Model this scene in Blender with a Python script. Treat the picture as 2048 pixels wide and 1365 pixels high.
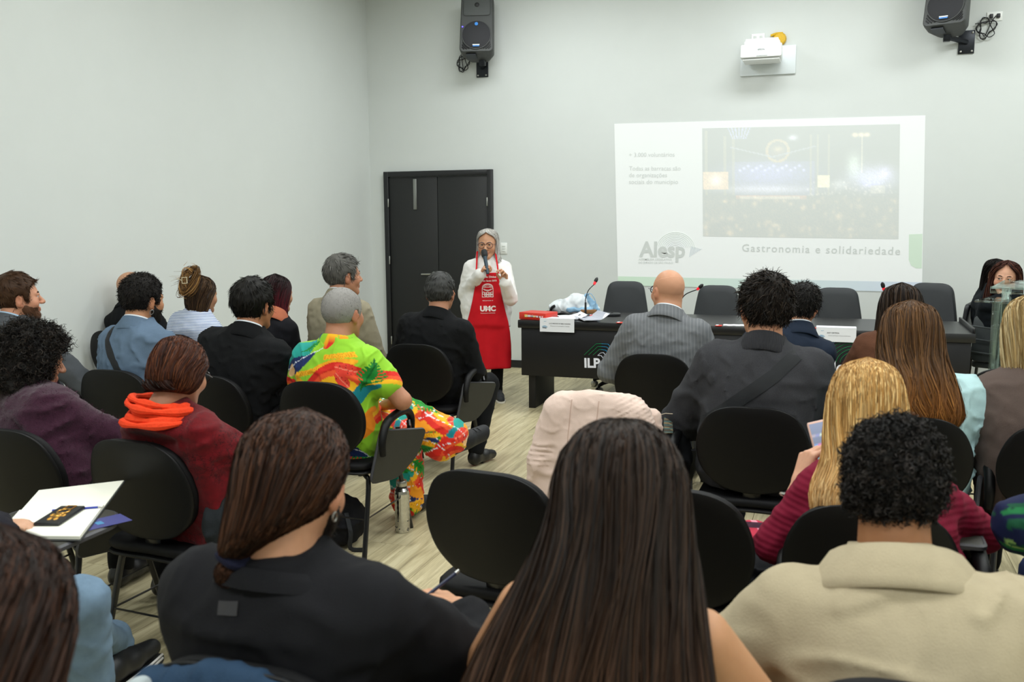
import bpy, math, random
import numpy as np
from mathutils import Vector, Matrix
for o in list(bpy.data.objects): bpy.data.objects.remove(o)
SC = bpy.context.scene
COL = SC.collection
# ---------------------------------------------------------------- camera
F, CX, CY, H = 1848.0, 1024.0, 682.5, 1.6          # pixels of a 2048x1365 frame, eye height in metres
vd = np.array([646.0, -249.5, F]); vw = -np.array([-5366.0, -208.5, F])
DD = vd/np.linalg.norm(vd)
WW = vw - DD*(vw@DD); WW /= np.linalg.norm(WW)
UU = np.cross(WW, DD)
if UU[1] > 0: UU = -UU
RC = np.stack([WW, DD, UU])
EYE = np.array([0, 0, H])
def ray(px, py): return RC@np.array([px-CX, py-CY, F])
def onz(px, py, z):
    d = ray(px, py); return EYE + d*((z-H)/d[2])
def ony(px, py, y):
    d = ray(px, py); return EYE + d*(y/d[1])
cam = bpy.data.cameras.new('camera'); camo = bpy.data.objects.new('camera', cam); COL.objects.link(camo)
m = Matrix.Identity(4)
for i in range(3):
    m[i][0] = RC[i, 0]; m[i][1] = -RC[i, 1]; m[i][2] = -RC[i, 2]; m[i][3] = EYE[i]
camo.matrix_world = m
cam.sensor_width = 36; cam.lens = F/2048*36; cam.clip_start = .05
cam.dof.use_dof = True; cam.dof.focus_distance = 5.6; cam.dof.aperture_fstop = 5.0
SC.camera = camo
# ---------------------------------------------------------------- light and exposure
SC.view_settings.view_transform = 'Standard'; SC.view_settings.look = 'None'
SC.view_settings.gamma = 1; SC.view_settings.use_curve_mapping = False
SC.view_settings.exposure = 0.11
wd = bpy.data.worlds.new('world'); SC.world = wd; wd.use_nodes = True
wd.node_tree.nodes['Background'].inputs[0].default_value = (0, 0, 0, 1)
wd.node_tree.nodes['Background'].inputs[1].default_value = 0   # closed room: the ceiling panels are its only light
XL, XR, YB, YW, ZC = -4.91, 3.6, -2.6, 9.356, 4.15     # room: left, right, rear, front wall, ceiling
LIGHT_POS = [(x, y) for y in (-.6, 2.2, 5.0, 7.8) for x in (-2.7, -.3, 2.1)]
LIGHT_NAME = ['ceiling_panel_%s_%s_offscreen' % (r, c) for r in ('rear', 'near', 'middle', 'front') for c in ('left', 'centre', 'right')]
LIGHT_W = 36
for (x, y), ln in zip(LIGHT_POS, LIGHT_NAME):
    l = bpy.data.lights.new(ln, 'AREA'); l.shape = 'RECTANGLE'; l.size = 1.15; l.size_y = .55
    l.energy = LIGHT_W; l.color = (.955, 1.0, 1.02)
    lo = bpy.data.objects.new(ln, l); COL.objects.link(lo); lo.location = (x, y, ZC-.075)
# ---------------------------------------------------------------- materials
def srgb(h):
    if isinstance(h, str):
        h = h.lstrip('#'); v = [int(h[i:i+2], 16)/255 for i in (0, 2, 4)]
    else: v = list(h)
    return tuple(c/12.92 if c <= .04045 else ((c+.055)/1.055)**2.4 for c in v)
MATS = {}
def mat(name, col='#808080', rough=.6, metal=0, noise=0, nscale=30, bump=0, bscale=200, spec=.5, attr=None, emit=0, emit_attr=False,
        trans=0, sheen=0, stretch=None, coat=0, col2=None, sss=0, bdist=.004, aniso=None):
    if name in MATS: return MATS[name]
    M = bpy.data.materials.new(name); M.use_nodes = True; N = M.node_tree.nodes; L = M.node_tree.links
    P = N['Principled BSDF']; c = srgb(col) + (1,)
    P.inputs['Base Color'].default_value = c; P.inputs['Roughness'].default_value = rough
    P.inputs['Metallic'].default_value = metal; P.inputs['Specular IOR Level'].default_value = spec
    if trans: P.inputs['Transmission Weight'].default_value = trans
    if sheen: P.inputs['Sheen Weight'].default_value = sheen; P.inputs['Sheen Roughness'].default_value = .5
    if coat: P.inputs['Coat Weight'].default_value = coat; P.inputs['Coat Roughness'].default_value = .15
    if sss: P.inputs['Subsurface Weight'].default_value = sss; P.inputs['Subsurface Radius'].default_value = (.01, .004, .002); P.inputs['Subsurface Scale'].default_value = .6
    src = None
    tc = N.new('ShaderNodeTexCoord'); vec = tc.outputs['Object']
    if stretch:
        mp = N.new('ShaderNodeMapping'); mp.inputs['Scale'].default_value = stretch; L.new(vec, mp.inputs[0]); vec = mp.outputs[0]
    if attr:
        a = N.new('ShaderNodeAttribute'); a.attribute_name = attr; src = a.outputs['Color']
        L.new(src, P.inputs['Base Color'])
        if emit_attr: L.new(src, P.inputs['Emission Color']); P.inputs['Emission Strength'].default_value = emit; P.inputs['Base Color'].default_value = (0, 0, 0, 1)
    if noise or col2:
        n = N.new('ShaderNodeTexNoise'); n.inputs['Scale'].default_value = nscale; n.inputs['Detail'].default_value = 6; n.inputs['Roughness'].default_value = .65
        L.new(vec, n.inputs['Vector'])
        if col2:
            mx = N.new('ShaderNodeMix'); mx.data_type = 'RGBA'; cr = N.new('ShaderNodeMapRange')
            cr.inputs[1].default_value = .5-noise; cr.inputs[2].default_value = .5+noise
            L.new(n.outputs[0], cr.inputs[0]); L.new(cr.outputs[0], mx.inputs[0])
            mx.inputs[6].default_value = c; mx.inputs[7].default_value = srgb(col2)+(1,)
            L.new(mx.outputs[2], P.inputs['Base Color'])
        else:
            hs = N.new('ShaderNodeHueSaturation'); cr = N.new('ShaderNodeMapRange')
            cr.inputs[1].default_value = .25; cr.inputs[2].default_value = .75; cr.inputs[3].default_value = 1-noise; cr.inputs[4].default_value = 1+noise
            L.new(n.outputs[0], cr.inputs[0]); L.new(cr.outputs[0], hs.inputs['Value'])
            if src: L.new(src, hs.inputs['Color'])
            else: hs.inputs['Color'].default_value = c
            L.new(hs.outputs[0], P.inputs['Base Color'])
    if bump:
        n2 = N.new('ShaderNodeTexNoise'); n2.inputs['Scale'].default_value = bscale; n2.inputs['Detail'].default_value = 4; L.new(vec, n2.inputs['Vector'])
        b = N.new('ShaderNodeBump'); b.inputs['Strength'].default_value = bump; b.inputs['Distance'].default_value = bdist
        L.new(n2.outputs[0], b.inputs['Height']); L.new(b.outputs[0], P.inputs['Normal'])
    if emit and not emit_attr: P.inputs['Emission Color'].default_value = c; P.inputs['Emission Strength'].default_value = emit
    MATS[name] = M; return M
def stripes(M, axis_vec, freq, col, width=.2, soft=.1):
    """thin woven stripes laid over a material, in object space"""
    N = M.node_tree.nodes; L = M.node_tree.links; P = N['Principled BSDF']
    tc = N.new('ShaderNodeTexCoord'); dt = N.new('ShaderNodeVectorMath'); dt.operation = 'DOT_PRODUCT'; dt.inputs[1].default_value = axis_vec
    L.new(tc.outputs['Object'], dt.inputs[0])
    mu = N.new('ShaderNodeMath'); mu.operation = 'MULTIPLY'; mu.inputs[1].default_value = freq; L.new(dt.outputs['Value'], mu.inputs[0])
    fr = N.new('ShaderNodeMath'); fr.operation = 'PINGPONG'; fr.inputs[1].default_value = .5; L.new(mu.outputs[0], fr.inputs[0])
    mr = N.new('ShaderNodeMapRange'); mr.inputs[1].default_value = width; mr.inputs[2].default_value = width+soft; mr.inputs[3].default_value = 1; mr.inputs[4].default_value = 0
    L.new(fr.outputs[0], mr.inputs[0])
    mx = N.new('ShaderNodeMix'); mx.data_type = 'RGBA'; L.new(mr.outputs[0], mx.inputs[0])
    bc = P.inputs['Base Color']
    if bc.is_linked: L.new(bc.links[0].from_socket, mx.inputs[6])
    else: mx.inputs[6].default_value = bc.default_value
    mx.inputs[7].default_value = srgb(col)+(1,); L.new(mx.outputs[2], bc)
    return M
def ribs(M, axis_vec, freq, depth=.0012):
    """knitted ribs as relief only, no colour"""
    N = M.node_tree.nodes; L = M.node_tree.links; P = N['Principled BSDF']
    tc = N.new('ShaderNodeTexCoord'); dt = N.new('ShaderNodeVectorMath'); dt.operation = 'DOT_PRODUCT'; dt.inputs[1].default_value = axis_vec; L.new(tc.outputs['Object'], dt.inputs[0])
    mu = N.new('ShaderNodeMath'); mu.operation = 'MULTIPLY'; mu.inputs[1].default_value = freq*6.2832; L.new(dt.outputs['Value'], mu.inputs[0])
    si = N.new('ShaderNodeMath'); si.operation = 'SINE'; L.new(mu.outputs[0], si.inputs[0])
    b = N.new('ShaderNodeBump'); b.inputs['Strength'].default_value = 1; b.inputs['Distance'].default_value = depth; L.new(si.outputs[0], b.inputs['Height'])
    if P.inputs['Normal'].is_linked: L.new(P.inputs['Normal'].links[0].from_socket, b.inputs['Normal'])
    L.new(b.outputs[0], P.inputs['Normal']); return M
# ---------------------------------------------------------------- mesh helpers
class MB:
    """collects verts / faces (several shapes) for one mesh"""
    def __init__(s): s.v = []; s.f = []; s.c = []
    def add(s, V, Fc, col=None):
        o = len(s.v); s.v += [tuple(p) for p in V]; s.f += [tuple(i+o for i in q) for q in Fc]
        s.c += [col or (1, 1, 1)]*len(V); return s
    def box(s, c, size, rot=None, bev=0):
        x, y, z = [d/2 for d in size]
        if bev:
            b = min(bev, x*.98, y*.98, z*.98); prof = []
            V = []; Fc = []
            for (zz, k) in ((-z, b), (-z+b, 0), (z-b, 0), (z, b)):
                ring = []
                for (sx, sy) in ((-1, -1), (1, -1), (1, 1), (-1, 1)):
                    cxx, cyy = sx*(x-b), sy*(y-b); a0 = {(-1, -1): 180, (1, -1): 270, (1, 1): 0, (-1, 1): 90}[(sx, sy)]
                    for a in (0, 45, 90):
                        t = math.radians(a0+a); r = b-k*.999
                        r = b*(.35 if k else 1)
                        ring.append((cxx+r*math.cos(t), cyy+r*math.sin(t), zz))
                V += ring
            n = 12
            for r in range(3):
                for i in range(n): Fc.append((r*n+i, r*n+(i+1) % n, (r+1)*n+(i+1) % n, (r+1)*n+i))
            Fc.append(tuple(range(n-1, -1, -1))); Fc.append(tuple(range(3*n, 4*n)))
        else:
            V = [(sx*x, sy*y, sz*z) for sz in (-1, 1) for sy in (-1, 1) for sx in (-1, 1)]
            Fc = [(0, 2, 3, 1), (4, 5, 7, 6), (0, 1, 5, 4), (2, 6, 7, 3), (0, 4, 6, 2), (1, 3, 7, 5)]
        R = rot or Matrix.Identity(3); c = Vector(c)
        return s.add([R@Vector(p)+c for p in V], Fc)
    def tube(s, pts, r, n=8, closed=False, cap=True, smooth=0, flat=1.0, up=None):
        P = [Vector(p) for p in pts]; rs = list(r) if isinstance(r, (list, tuple)) else [r]*len(P)
        if smooth:
            Q = []; q = []; m_ = len(P); rng = range(m_ if closed else m_-1)
            for i in rng:
                g = lambda j: P[j % m_] if closed else P[min(max(j, 0), m_-1)]
                p0, p1, p2, p3 = g(i-1), g(i), g(i+1), g(i+2)
                for k in range(smooth):
                    t = k/smooth
                    Q.append(.5*((2*p1)+(p2-p0)*t+(2*p0-5*p1+4*p2-p3)*t*t+(3*p1-p0-3*p2+p3)*t**3))
                    q.append(rs[i]*(1-t)+rs[(i+1) % m_]*t)
            if not closed: Q.append(P[-1]); q.append(rs[-1])
            P, rs = Q, q
        m_ = len(P); V = []; Fc = []; prev = None
        for i in range(m_):
            a = P[(i-1) % m_] if closed or i > 0 else P[i]; b = P[(i+1) % m_] if closed or i < m_-1 else P[i]
            t = (b-a); t = t.normalized() if t.length > 1e-9 else Vector((0, 0, 1))
            if prev is None:
                u = Vector(up) if up else (Vector((0, 0, 1)) if abs(t.z) < .9 else Vector((1, 0, 0)))
            else: u = prev
            u = (u-t*u.dot(t)); u = u.normalized() if u.length > 1e-6 else t.orthogonal().normalized(); prev = u
            w = t.cross(u)
            for k in range(n):
                an = 2*math.pi*k/n; V.append(P[i]+(u*math.cos(an)*flat+w*math.sin(an))*rs[i])
        for i in range(m_ if closed else m_-1):
            for k in range(n):
                a, b = i*n, ((i+1) % m_)*n; Fc.append((a+k, a+(k+1) % n, b+(k+1) % n, b+k))
        if cap and not closed: Fc.append(tuple(range(n-1, -1, -1))); Fc.append(tuple((m_-1)*n+k for k in range(n)))
        return s.add(V, Fc)
    def lathe(s, prof, n=24, c=(0, 0, 0), rot=None, cap=True):
        V = []; Fc = []; R = rot or Matrix.Identity(3); c = Vector(c)
        for (r, z) in prof:
            for k in range(n):
                a = 2*math.pi*k/n; V.append(R@Vector((r*math.cos(a), r*math.sin(a), z))+c)
        for i in range(len(prof)-1):
            for k in range(n): Fc.append((i*n+k, i*n+(k+1) % n, (i+1)*n+(k+1) % n, (i+1)*n+k))
        if cap: Fc.append(tuple(range(n-1, -1, -1))); Fc.append(tuple((len(prof)-1)*n+k for k in range(n)))
        return s.add(V, Fc)
    def loft(s, rings, closed=True, cap=False):
        n = len(rings[0]); V = [p for r in rings for p in r]; Fc = []
        for i in range(len(rings)-1):
            for k in range(n if closed else n-1): Fc.append((i*n+k, i*n+(k+1) % n, (i+1)*n+(k+1) % n, (i+1)*n+k))
        if cap: Fc.append(tuple(range(n-1, -1, -1))); Fc.append(tuple((len(rings)-1)*n+k for k in range(n)))
        return s.add(V, Fc)
    def prism(s, poly, t, bev=0, M=None):
        """outline in xy, thickness along z from 0 to t; bev = rounded rim"""
        poly = [Vector((p[0], p[1])) for p in poly]; n = len(poly); c = sum(poly, Vector((0, 0)))/n
        def inset(d):
            out = []
            for i in range(n):
                e1 = (poly[i]-poly[i-1]).normalized(); e2 = (poly[(i+1) % n]-poly[i]).normalized()
                nn = (Vector((-e1.y, e1.x))+Vector((-e2.y, e2.x)))
                nn = nn.normalized() if nn.length > 1e-6 else Vector((0, 0)); out.append(poly[i]+nn*d)
            return out
        lv = [(0, 0), (0, t)] if not bev else [(bev, 0), (bev*.3, bev*.3), (0, bev), (0, t-bev), (bev*.3, t-bev*.3), (bev, t)]
        rings = []
        for d, z in lv: rings.append([(p.x, p.y, z) for p in (inset(d) if d else poly)])
        if M is not None: rings = [[tuple(M@Vector(p)) for p in r] for r in rings]
        return s.loft(rings, True, True)
    def sphere(s, c, r, n=12, m_=8, sc=(1, 1, 1), rot=None):
        prof = []; V = []; Fc = []; c = Vector(c); R = rot or Matrix.Identity(3)
        for i in range(m_+1):
            a = math.pi*i/m_
            for k in range(n):
                b = 2*math.pi*k/n
                V.append(R@Vector((r*sc[0]*math.sin(a)*math.cos(b), r*sc[1]*math.sin(a)*math.sin(b), -r*sc[2]*math.cos(a)))+c)
        for i in range(m_):
            for k in range(n): Fc.append((i*n+k, i*n+(k+1) % n, (i+1)*n+(k+1) % n, (i+1)*n+k))
        return s.add(V, Fc)
    def build(s, name, material, parent=None, smooth=True, colors=False, loc=None, rot=None, angle=40):
        me = bpy.data.meshes.new(name); me.from_pydata(s.v, [], s.f)
        if smooth: me.polygons.foreach_set('use_smooth', [True]*len(me.polygons))
        if colors:
            ca = me.color_attributes.new('Col', 'FLOAT_COLOR', 'POINT')
            ca.data.foreach_set('color', np.hstack([np.array(s.c), np.ones((len(s.c), 1))]).ravel().astype(np.float32))
        me.materials.append(material); me.update()
        if smooth and angle: me.set_sharp_from_angle(angle=math.radians(angle))
        return link(name, me, parent, loc, rot)
def link(name, me, parent=None, loc=None, rot=None):
    o = bpy.data.objects.new(name, me); COL.objects.link(o)
    if parent is not None: o.parent = parent
    if loc is not None: o.location = loc
    if rot is not None: o.rotation_euler = rot
    return o
def npmesh(name, V, Fq, material, parent=None, colors=None, smooth=True):
    """mesh from numpy arrays (quads or tris)"""
    me = bpy.data.meshes.new(name); k = Fq.shape[1]
    me.vertices.add(len(V)); me.vertices.foreach_set('co', V.astype(np.float32).ravel())
    me.loops.add(Fq.size); me.loops.foreach_set('vertex_index', Fq.astype(np.int32).ravel())
    me.polygons.add(len(Fq)); me.polygons.foreach_set('loop_start', np.arange(0, Fq.size, k, dtype=np.int32))
    me.polygons.foreach_set('use_smooth', np.full(len(Fq), smooth)); me.update(calc_edges=True)
    if colors is not None:
        ca = me.color_attributes.new('Col', 'FLOAT_COLOR', 'POINT')
        ca.data.foreach_set('color', np.hstack([colors, np.ones((len(V), 1))]).ravel().astype(np.float32))
    me.materials.append(material); return link(name, me, parent)
def tag(o, label=None, cat=None, group=None, kind=None):
    if label: o['label'] = label
    if cat: o['category'] = cat
    if group: o['group'] = group
    if kind: o['kind'] = kind
    return o
def thing(name, label, cat, loc=(0, 0, 0), rz=0, group=None):
    o = bpy.data.objects.new(name, None); COL.objects.link(o); o.location = loc; o.rotation_euler = (0, 0, rz); o.empty_display_size = .1
    return tag(o, label, cat, group)
def struct(o): o['kind'] = 'structure'; return o
def copy_tree(o, parent=None):
    c = o.copy(); COL.objects.link(c); c.parent = parent
    for ch in o.children: copy_tree(ch, c)
    return c
def smoothpoly(pts, k=6):
    P = [Vector(p) for p in pts]; n = len(P); out = []
    for i in range(n):
        p0, p1, p2, p3 = P[i-1], P[i], P[(i+1) % n], P[(i+2) % n]
        for j in range(k):
            t = j/k; out.append(tuple(.5*((2*p1)+(p2-p0)*t+(2*p0-5*p1+4*p2-p3)*t*t+(3*p1-p0-3*p2+p3)*t**3)))
    return out
def roundpoly(pts, r, k=4):
    out = []; n = len(pts); rr = r if isinstance(r, (list, tuple)) else [r]*n
    for i in range(n):
        p = Vector(pts[i]); a = (Vector(pts[i-1])-p); b = (Vector(pts[(i+1) % n])-p)
        d = min(rr[i], a.length*.49, b.length*.49); a = p+a.normalized()*d; b = p+b.normalized()*d
        for j in range(k+1):
            t = j/k; out.append(tuple(a*(1-t)**2+p*2*t*(1-t)+b*t*t))
    return out
def text_mesh(body, bold=0, spacing=1.0):
    cu = bpy.data.curves.new('lettering', 'FONT'); cu.body = body; cu.size = 1; cu.offset = bold; cu.space_character = spacing; cu.resolution_u = 3
    o = bpy.data.objects.new('lettering', cu); COL.objects.link(o)
    me = bpy.data.meshes.new_from_object(o.evaluated_get(bpy.context.evaluated_depsgraph_get()))
    bpy.data.objects.remove(o); bpy.data.curves.remove(cu); return me
def text_fit(name, body, A, B, material, parent=None, bold=0, spacing=1.0, up=None, hfac=1.0, split=False):
    """lettering whose baseline runs from world point A to B; up = vertical direction of the letters"""
    me = text_mesh(body, bold, spacing); me.name = name
    co = np.empty(len(me.vertices)*3); me.vertices.foreach_get('co', co); co = co.reshape(-1, 3)
    A = Vector(A); B = Vector(B); x0, x1 = co[:, 0].min(), co[:, 0].max(); L_ = (B-A).length; s = L_/(x1-x0)
    ex = (B-A).normalized(); ez = Vector(up or (0, 0, 1)); ez = (ez-ex*ez.dot(ex)).normalized()
    P = np.array(A)[None]+np.outer((co[:, 0]-x0)*s, np.array(ex))+np.outer(co[:, 1]*s*hfac, np.array(ez))
    if split:   # one object for each word
        ps = [tuple(p.vertices) for p in me.polygons]; lo = np.array([co[list(p), 0].min() for p in ps]); hi = np.array([co[list(p), 0].max() for p in ps]); od = np.argsort(lo); out = []; cur = []; mx = -9
        for i in od:
            if cur and lo[i]-mx > .17*spacing: out.append(cur); cur = []
            cur.append(i); mx = max(mx, hi[i]) if len(cur) > 1 else hi[i]
        out.append(cur); res = []
        for g in out:
            used = sorted({v for i in g for v in ps[i]}); mp = {v: k for k, v in enumerate(used)}; m2 = bpy.data.meshes.new(name); m2.from_pydata([tuple(P[v]) for v in used], [], [tuple(mp[v] for v in ps[i]) for i in g]); m2.materials.append(material); res.append(link(name, m2, parent))
        return res
    me.vertices.foreach_set('co', P.astype(np.float32).ravel()); me.materials.clear(); me.materials.append(material); me.update()
    return link(name, me, parent)
# ================================================================ room shell
random.seed(4); np.random.seed(4)
WALL = mat('wall_paint', '#d4d8d5', .75, noise=.015, nscale=3, bump=.05, bscale=400, spec=.25)
CEIL = mat('ceiling_paint', '#e4e6e0', .85, spec=.2)
BLK = mat('black_trim', '#17181a', .45, bump=.04, bscale=500)
def slab(name, c, size, m_): return struct(MB().box(c, size).build(name, m_, smooth=False))
slab('wall_left', ((XL-.1), (YB+YW)/2, ZC/2), (.2, YW-YB, ZC), WALL)
slab('wall_front', ((XL+XR)/2, YW+.1, ZC/2), (XR-XL+.4, .2, ZC), WALL)
slab('wall_right', (XR+.1, (YB+YW)/2, ZC/2), (.2, YW-YB, ZC), WALL)
slab('wall_rear', ((XL+XR)/2, YB-.1, ZC/2), (XR-XL+.4, .2, ZC), WALL)
slab('ceiling', ((XL+XR)/2, (YB+YW)/2, ZC+.06), (XR-XL+.4, YW-YB+.4, .12), CEIL)
DX0, DX1 = ony(769.9, 344.9, YW)[0], ony(986.5, 339.4, YW)[0]; DZ = 2.12
slab('baseboard_front', ((DX1+XR)/2, YW-.008, .04), (XR-DX1, .016, .08), BLK)
slab('baseboard_corner', ((XL+DX0)/2, YW-.008, .04), (DX0-XL, .016, .08), BLK)
slab('baseboard_left', (XL+.008, (YB+YW)/2, .04), (.016, YW-YB-.04, .08), BLK)
slab('baseboard_right', (XR-.008, (YB+YW)/2, .04), (.016, YW-YB-.04, .08), BLK)
# floor: sub-floor with vinyl planks running towards the front wall
def wood():
    M = bpy.data.materials.new('vinyl_plank'); M.use_nodes = True; N = M.node_tree.nodes; L = M.node_tree.links; P = N['Principled BSDF']
    tc = N.new('ShaderNodeTexCoord'); oi = N.new('ShaderNodeObjectInfo'); at = N.new('ShaderNodeAttribute'); at.attribute_name = 'Col'
    cmb = N.new('ShaderNodeVectorMath'); cmb.operation = 'MULTIPLY_ADD'; cmb.inputs[1].default_value = (37, 91, 0)
    L.new(oi.outputs['Random'], cmb.inputs[0]); L.new(tc.outputs['Object'], cmb.inputs[2])
    mp = N.new('ShaderNodeMapping'); mp.inputs['Scale'].default_value = (26, 1.6, 1); L.new(cmb.outputs[0], mp.inputs[0])
    n1 = N.new('ShaderNodeTexNoise'); n1.inputs['Scale'].default_value = 1; n1.inputs['Detail'].default_value = 7; n1.inputs['Roughness'].default_value = .7; n1.inputs['Distortion'].default_value = .6
    L.new(mp.outputs[0], n1.inputs['Vector'])
    cr = N.new('ShaderNodeValToRGB'); e = cr.color_ramp.elements
    e[0].position = .34; e[0].color = srgb('#93886a')+(1,); e[1].position = .66; e[1].color = srgb('#cfc5a2')+(1,)
    k = e.new(.5); k.color = srgb('#baae8a')+(1,)
    L.new(n1.outputs[0], cr.inputs[0])
    hs = N.new('ShaderNodeHueSaturation'); mr = N.new('ShaderNodeMapRange'); mr.inputs[3].default_value = .86; mr.inputs[4].default_value = 1.08
    L.new(oi.outputs['Random'], mr.inputs[0]); L.new(mr.outputs[0], hs.inputs['Value']); L.new(cr.outputs[0], hs.inputs['Color']); L.new(hs.outputs[0], P.inputs['Base Color'])
    P.inputs['Roughness'].default_value = .42; P.inputs['Specular IOR Level'].default_value = .4
    b = N.new('ShaderNodeBump'); b.inputs['Strength'].default_value = .08; b.inputs['Distance'].default_value = .002; L.new(n1.outputs[0], b.inputs['Height']); L.new(b.outputs[0], P.inputs['Normal'])
    return M
WOOD = wood()
floor = slab('floor', ((XL+XR)/2, (YB+YW)/2, -.055), (XR-XL+.4, YW-YB+.4, .1), mat('sub_floor', '#5c5240', .8))
PWD, PLN = .198, 1.25
pm = MB().box((0, 0, 0), (PWD-.0015, PLN-.002, .006), bev=.0015)
pme = bpy.data.meshes.new('plank'); pme.from_pydata(pm.v, [], pm.f); pme.materials.append(WOOD)
cand = []; nx = int((XR-XL)/PWD)+1
for i in range(nx):
    x = XL+PWD*(i+.5); off = (i*.41 % 1)*PLN; y = YB-off
    while y < YW:
        y0, y1 = max(y, YB), min(y+PLN, YW)
        if y1-y0 > .1: cand.append((x, (y0+y1)/2, y1-y0))
        y += PLN
def vis(c):
    q = RC.T@(np.array([c[0], c[1], 0])-EYE)
    if q[2] < .5: return 9e9
    u = CX+F*q[0]/q[2]; v = CY+F*q[1]/q[2]
    return q[2] if -150 < u < 2200 and v < 1500 else 1e6+q[2]
cand.sort(key=vis); rest = MB()
for i, (x, y, l) in enumerate(cand):
    if i < 300 and x < XR-.05:
        o = link('plank', pme, floor, (x, y, -.003+random.uniform(-.0004, .0004))); o.scale = (1, l/PLN, 1)
    elif x < XR: rest.box((x, y, -.003), (PWD-.0015, l-.002, .006))
tag(rest.build('plank_field', WOOD, floor, smooth=False), kind='stuff')
for k in floor.children: k.matrix_parent_inverse = Matrix.Identity(4)
# ceiling light panels
FR = mat('lamp_frame', '#f2f2f0', .5); DIFF = mat('lamp_diffuser', '#fbfff8', .5, emit=2.2)
lp = thing('ceiling_light_offscreen', 'rectangular white flush LED panel on the ceiling', 'light', (0, 0, 0), 0, 'ceiling light panels')
b = MB()
for (c, s) in (((0, .3, 0), (1.24, .04, .05)), ((0, -.3, 0), (1.24, .04, .05)), ((.6, 0, 0), (.04, .56, .05)), ((-.6, 0, 0), (.04, .56, .05))): b.box(c, s)
b.build('frame', FR, lp, smooth=False); MB().box((0, 0, .012), (1.16, .56, .012)).build('diffuser_offscreen', DIFF, lp, smooth=False)
for i, (x, y) in enumerate(LIGHT_POS):
    o = lp if i == 0 else copy_tree(lp); o.location = (x, y, ZC-.025)
# double door
METAL = mat('brushed_steel', '#b9b9b4', .35, metal=1); DOORM = mat('door_black', '#191a1a', .55, bump=.06, bscale=350)
d1 = thing('door_1', None, None); struct(d1); W_ = DX1-DX0; d1.location = ((DX0+DX1)/2, YW, 0)
for s in (-1, 1): MB().box((s*(W_/2-.028), -.02, DZ/2), (.056, .05, DZ), bev=.004).build('frame_post', BLK, d1)
MB().box((0, -.02, DZ-.028), (W_-.112, .05, .056), bev=.004).build('frame_head', BLK, d1)
for s in (-1, 1):
    lf = MB().box((s*(W_/4-.028), -.012, (DZ-.056)/2), (W_/2-.062, .03, DZ-.066), bev=.003).build('door_leaf', DOORM, d1)
    for z in (.25, 1.15, 1.78): MB().box((s*(W_/2-.056), -.047, z), (.012, .012, .09), bev=.003).build('hinge', METAL, lf)
    if s < 0:
        h_ = MB(); h_.lathe([(.026, 0), (.026, .008), (.012, .012), (.012, .045)], 16, (-.055, -.027, 1.0), Matrix.Rotation(math.pi/2, 3, 'X'))
        h_.tube([(-.055, -.068, 1.0), (-.11, -.07, 1.0), (-.19, -.07, .998)], [.011, .01, .009], 8); h_.build('lever_handle', METAL, lf)
        MB().lathe([(.019, 0), (.019, .008)], 14, (-.055, -.027, .93), Matrix.Rotation(math.pi/2, 3, 'X')).build('keyhole_rosette', METAL, lf)
    else: MB().box((-W_/4+.028+.028, -.034, 1.87), (.04, .014, .33), bev=.004).build('top_bolt', mat('galvanised_bolt', '#8e908c', .45, metal=.8), lf)
for o in list(d1.children):
    for c in o.children: pass
# light switch
sw = thing('light_switch', 'white wall switch plate beside the black door', 'switch', tuple(ony(1008, 497, YW)))
WPL = mat('white_plastic', '#eceeea', .4)
MB().box((0, -.005, 0), (.075, .01, .12), bev=.004).build('plate', WPL, sw)
for z in (-.025, 0, .025): MB().box((0, -.012, z), (.036, .008, .02), bev=.002).build('rocker', mat('switch_key', '#dfe2de', .35), sw)
# ================================================================ projected slide on the wall
q = lambda x, y, d=.004: Vector(ony(x, y, YW-d))
SLW = mat('slide_white', '#ffffff', .9, emit=.22, spec=0)
MATS['slide_white'].node_tree.nodes['Principled BSDF'].inputs['Base Color'].default_value = srgb('#d4d8d5')+(1,)
def slide_mat(name, em, s):   # wall paint plus the light thrown on it
    M = mat(name, '#d4d8d5', .9, spec=0); P = M.node_tree.nodes['Principled BSDF']; P.inputs['Emission Color'].default_value = srgb(em)+(1,); P.inputs['Emission Strength'].default_value = s; return M
sl = thing('projected_slide', 'projected presentation slide glowing on the front wall above the table', 'projection', (-.7, YW-.004, 1.7))
def keep(o, p):
    if isinstance(o, list): return [keep(k, p) for k in o]
    o.parent = p; o.matrix_parent_inverse = Matrix.Translation(-Vector(p.location)); return o
TL, TR, BR, BL = q(1228.4, 247.8), q(1851, 230.8), q(1844, 585), q(1236, 571)
def quad(name, pts, m_, th=.002):
    b_ = MB(); n = len(pts); V = [Vector(p) for p in pts]+[Vector(p)+Vector((0, th, 0)) for p in pts]
    b_.add(V, [tuple(range(n))]+[(i, i+n, (i+1) % n+n, (i+1) % n) for i in range(n)]); return b_.build(name, m_, smooth=False)
keep(quad('slide_area', [TL, BL, BR, TR], SLW), sl)
lerp = lambda a, b_, t: a+(b_-a)*t
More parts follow.
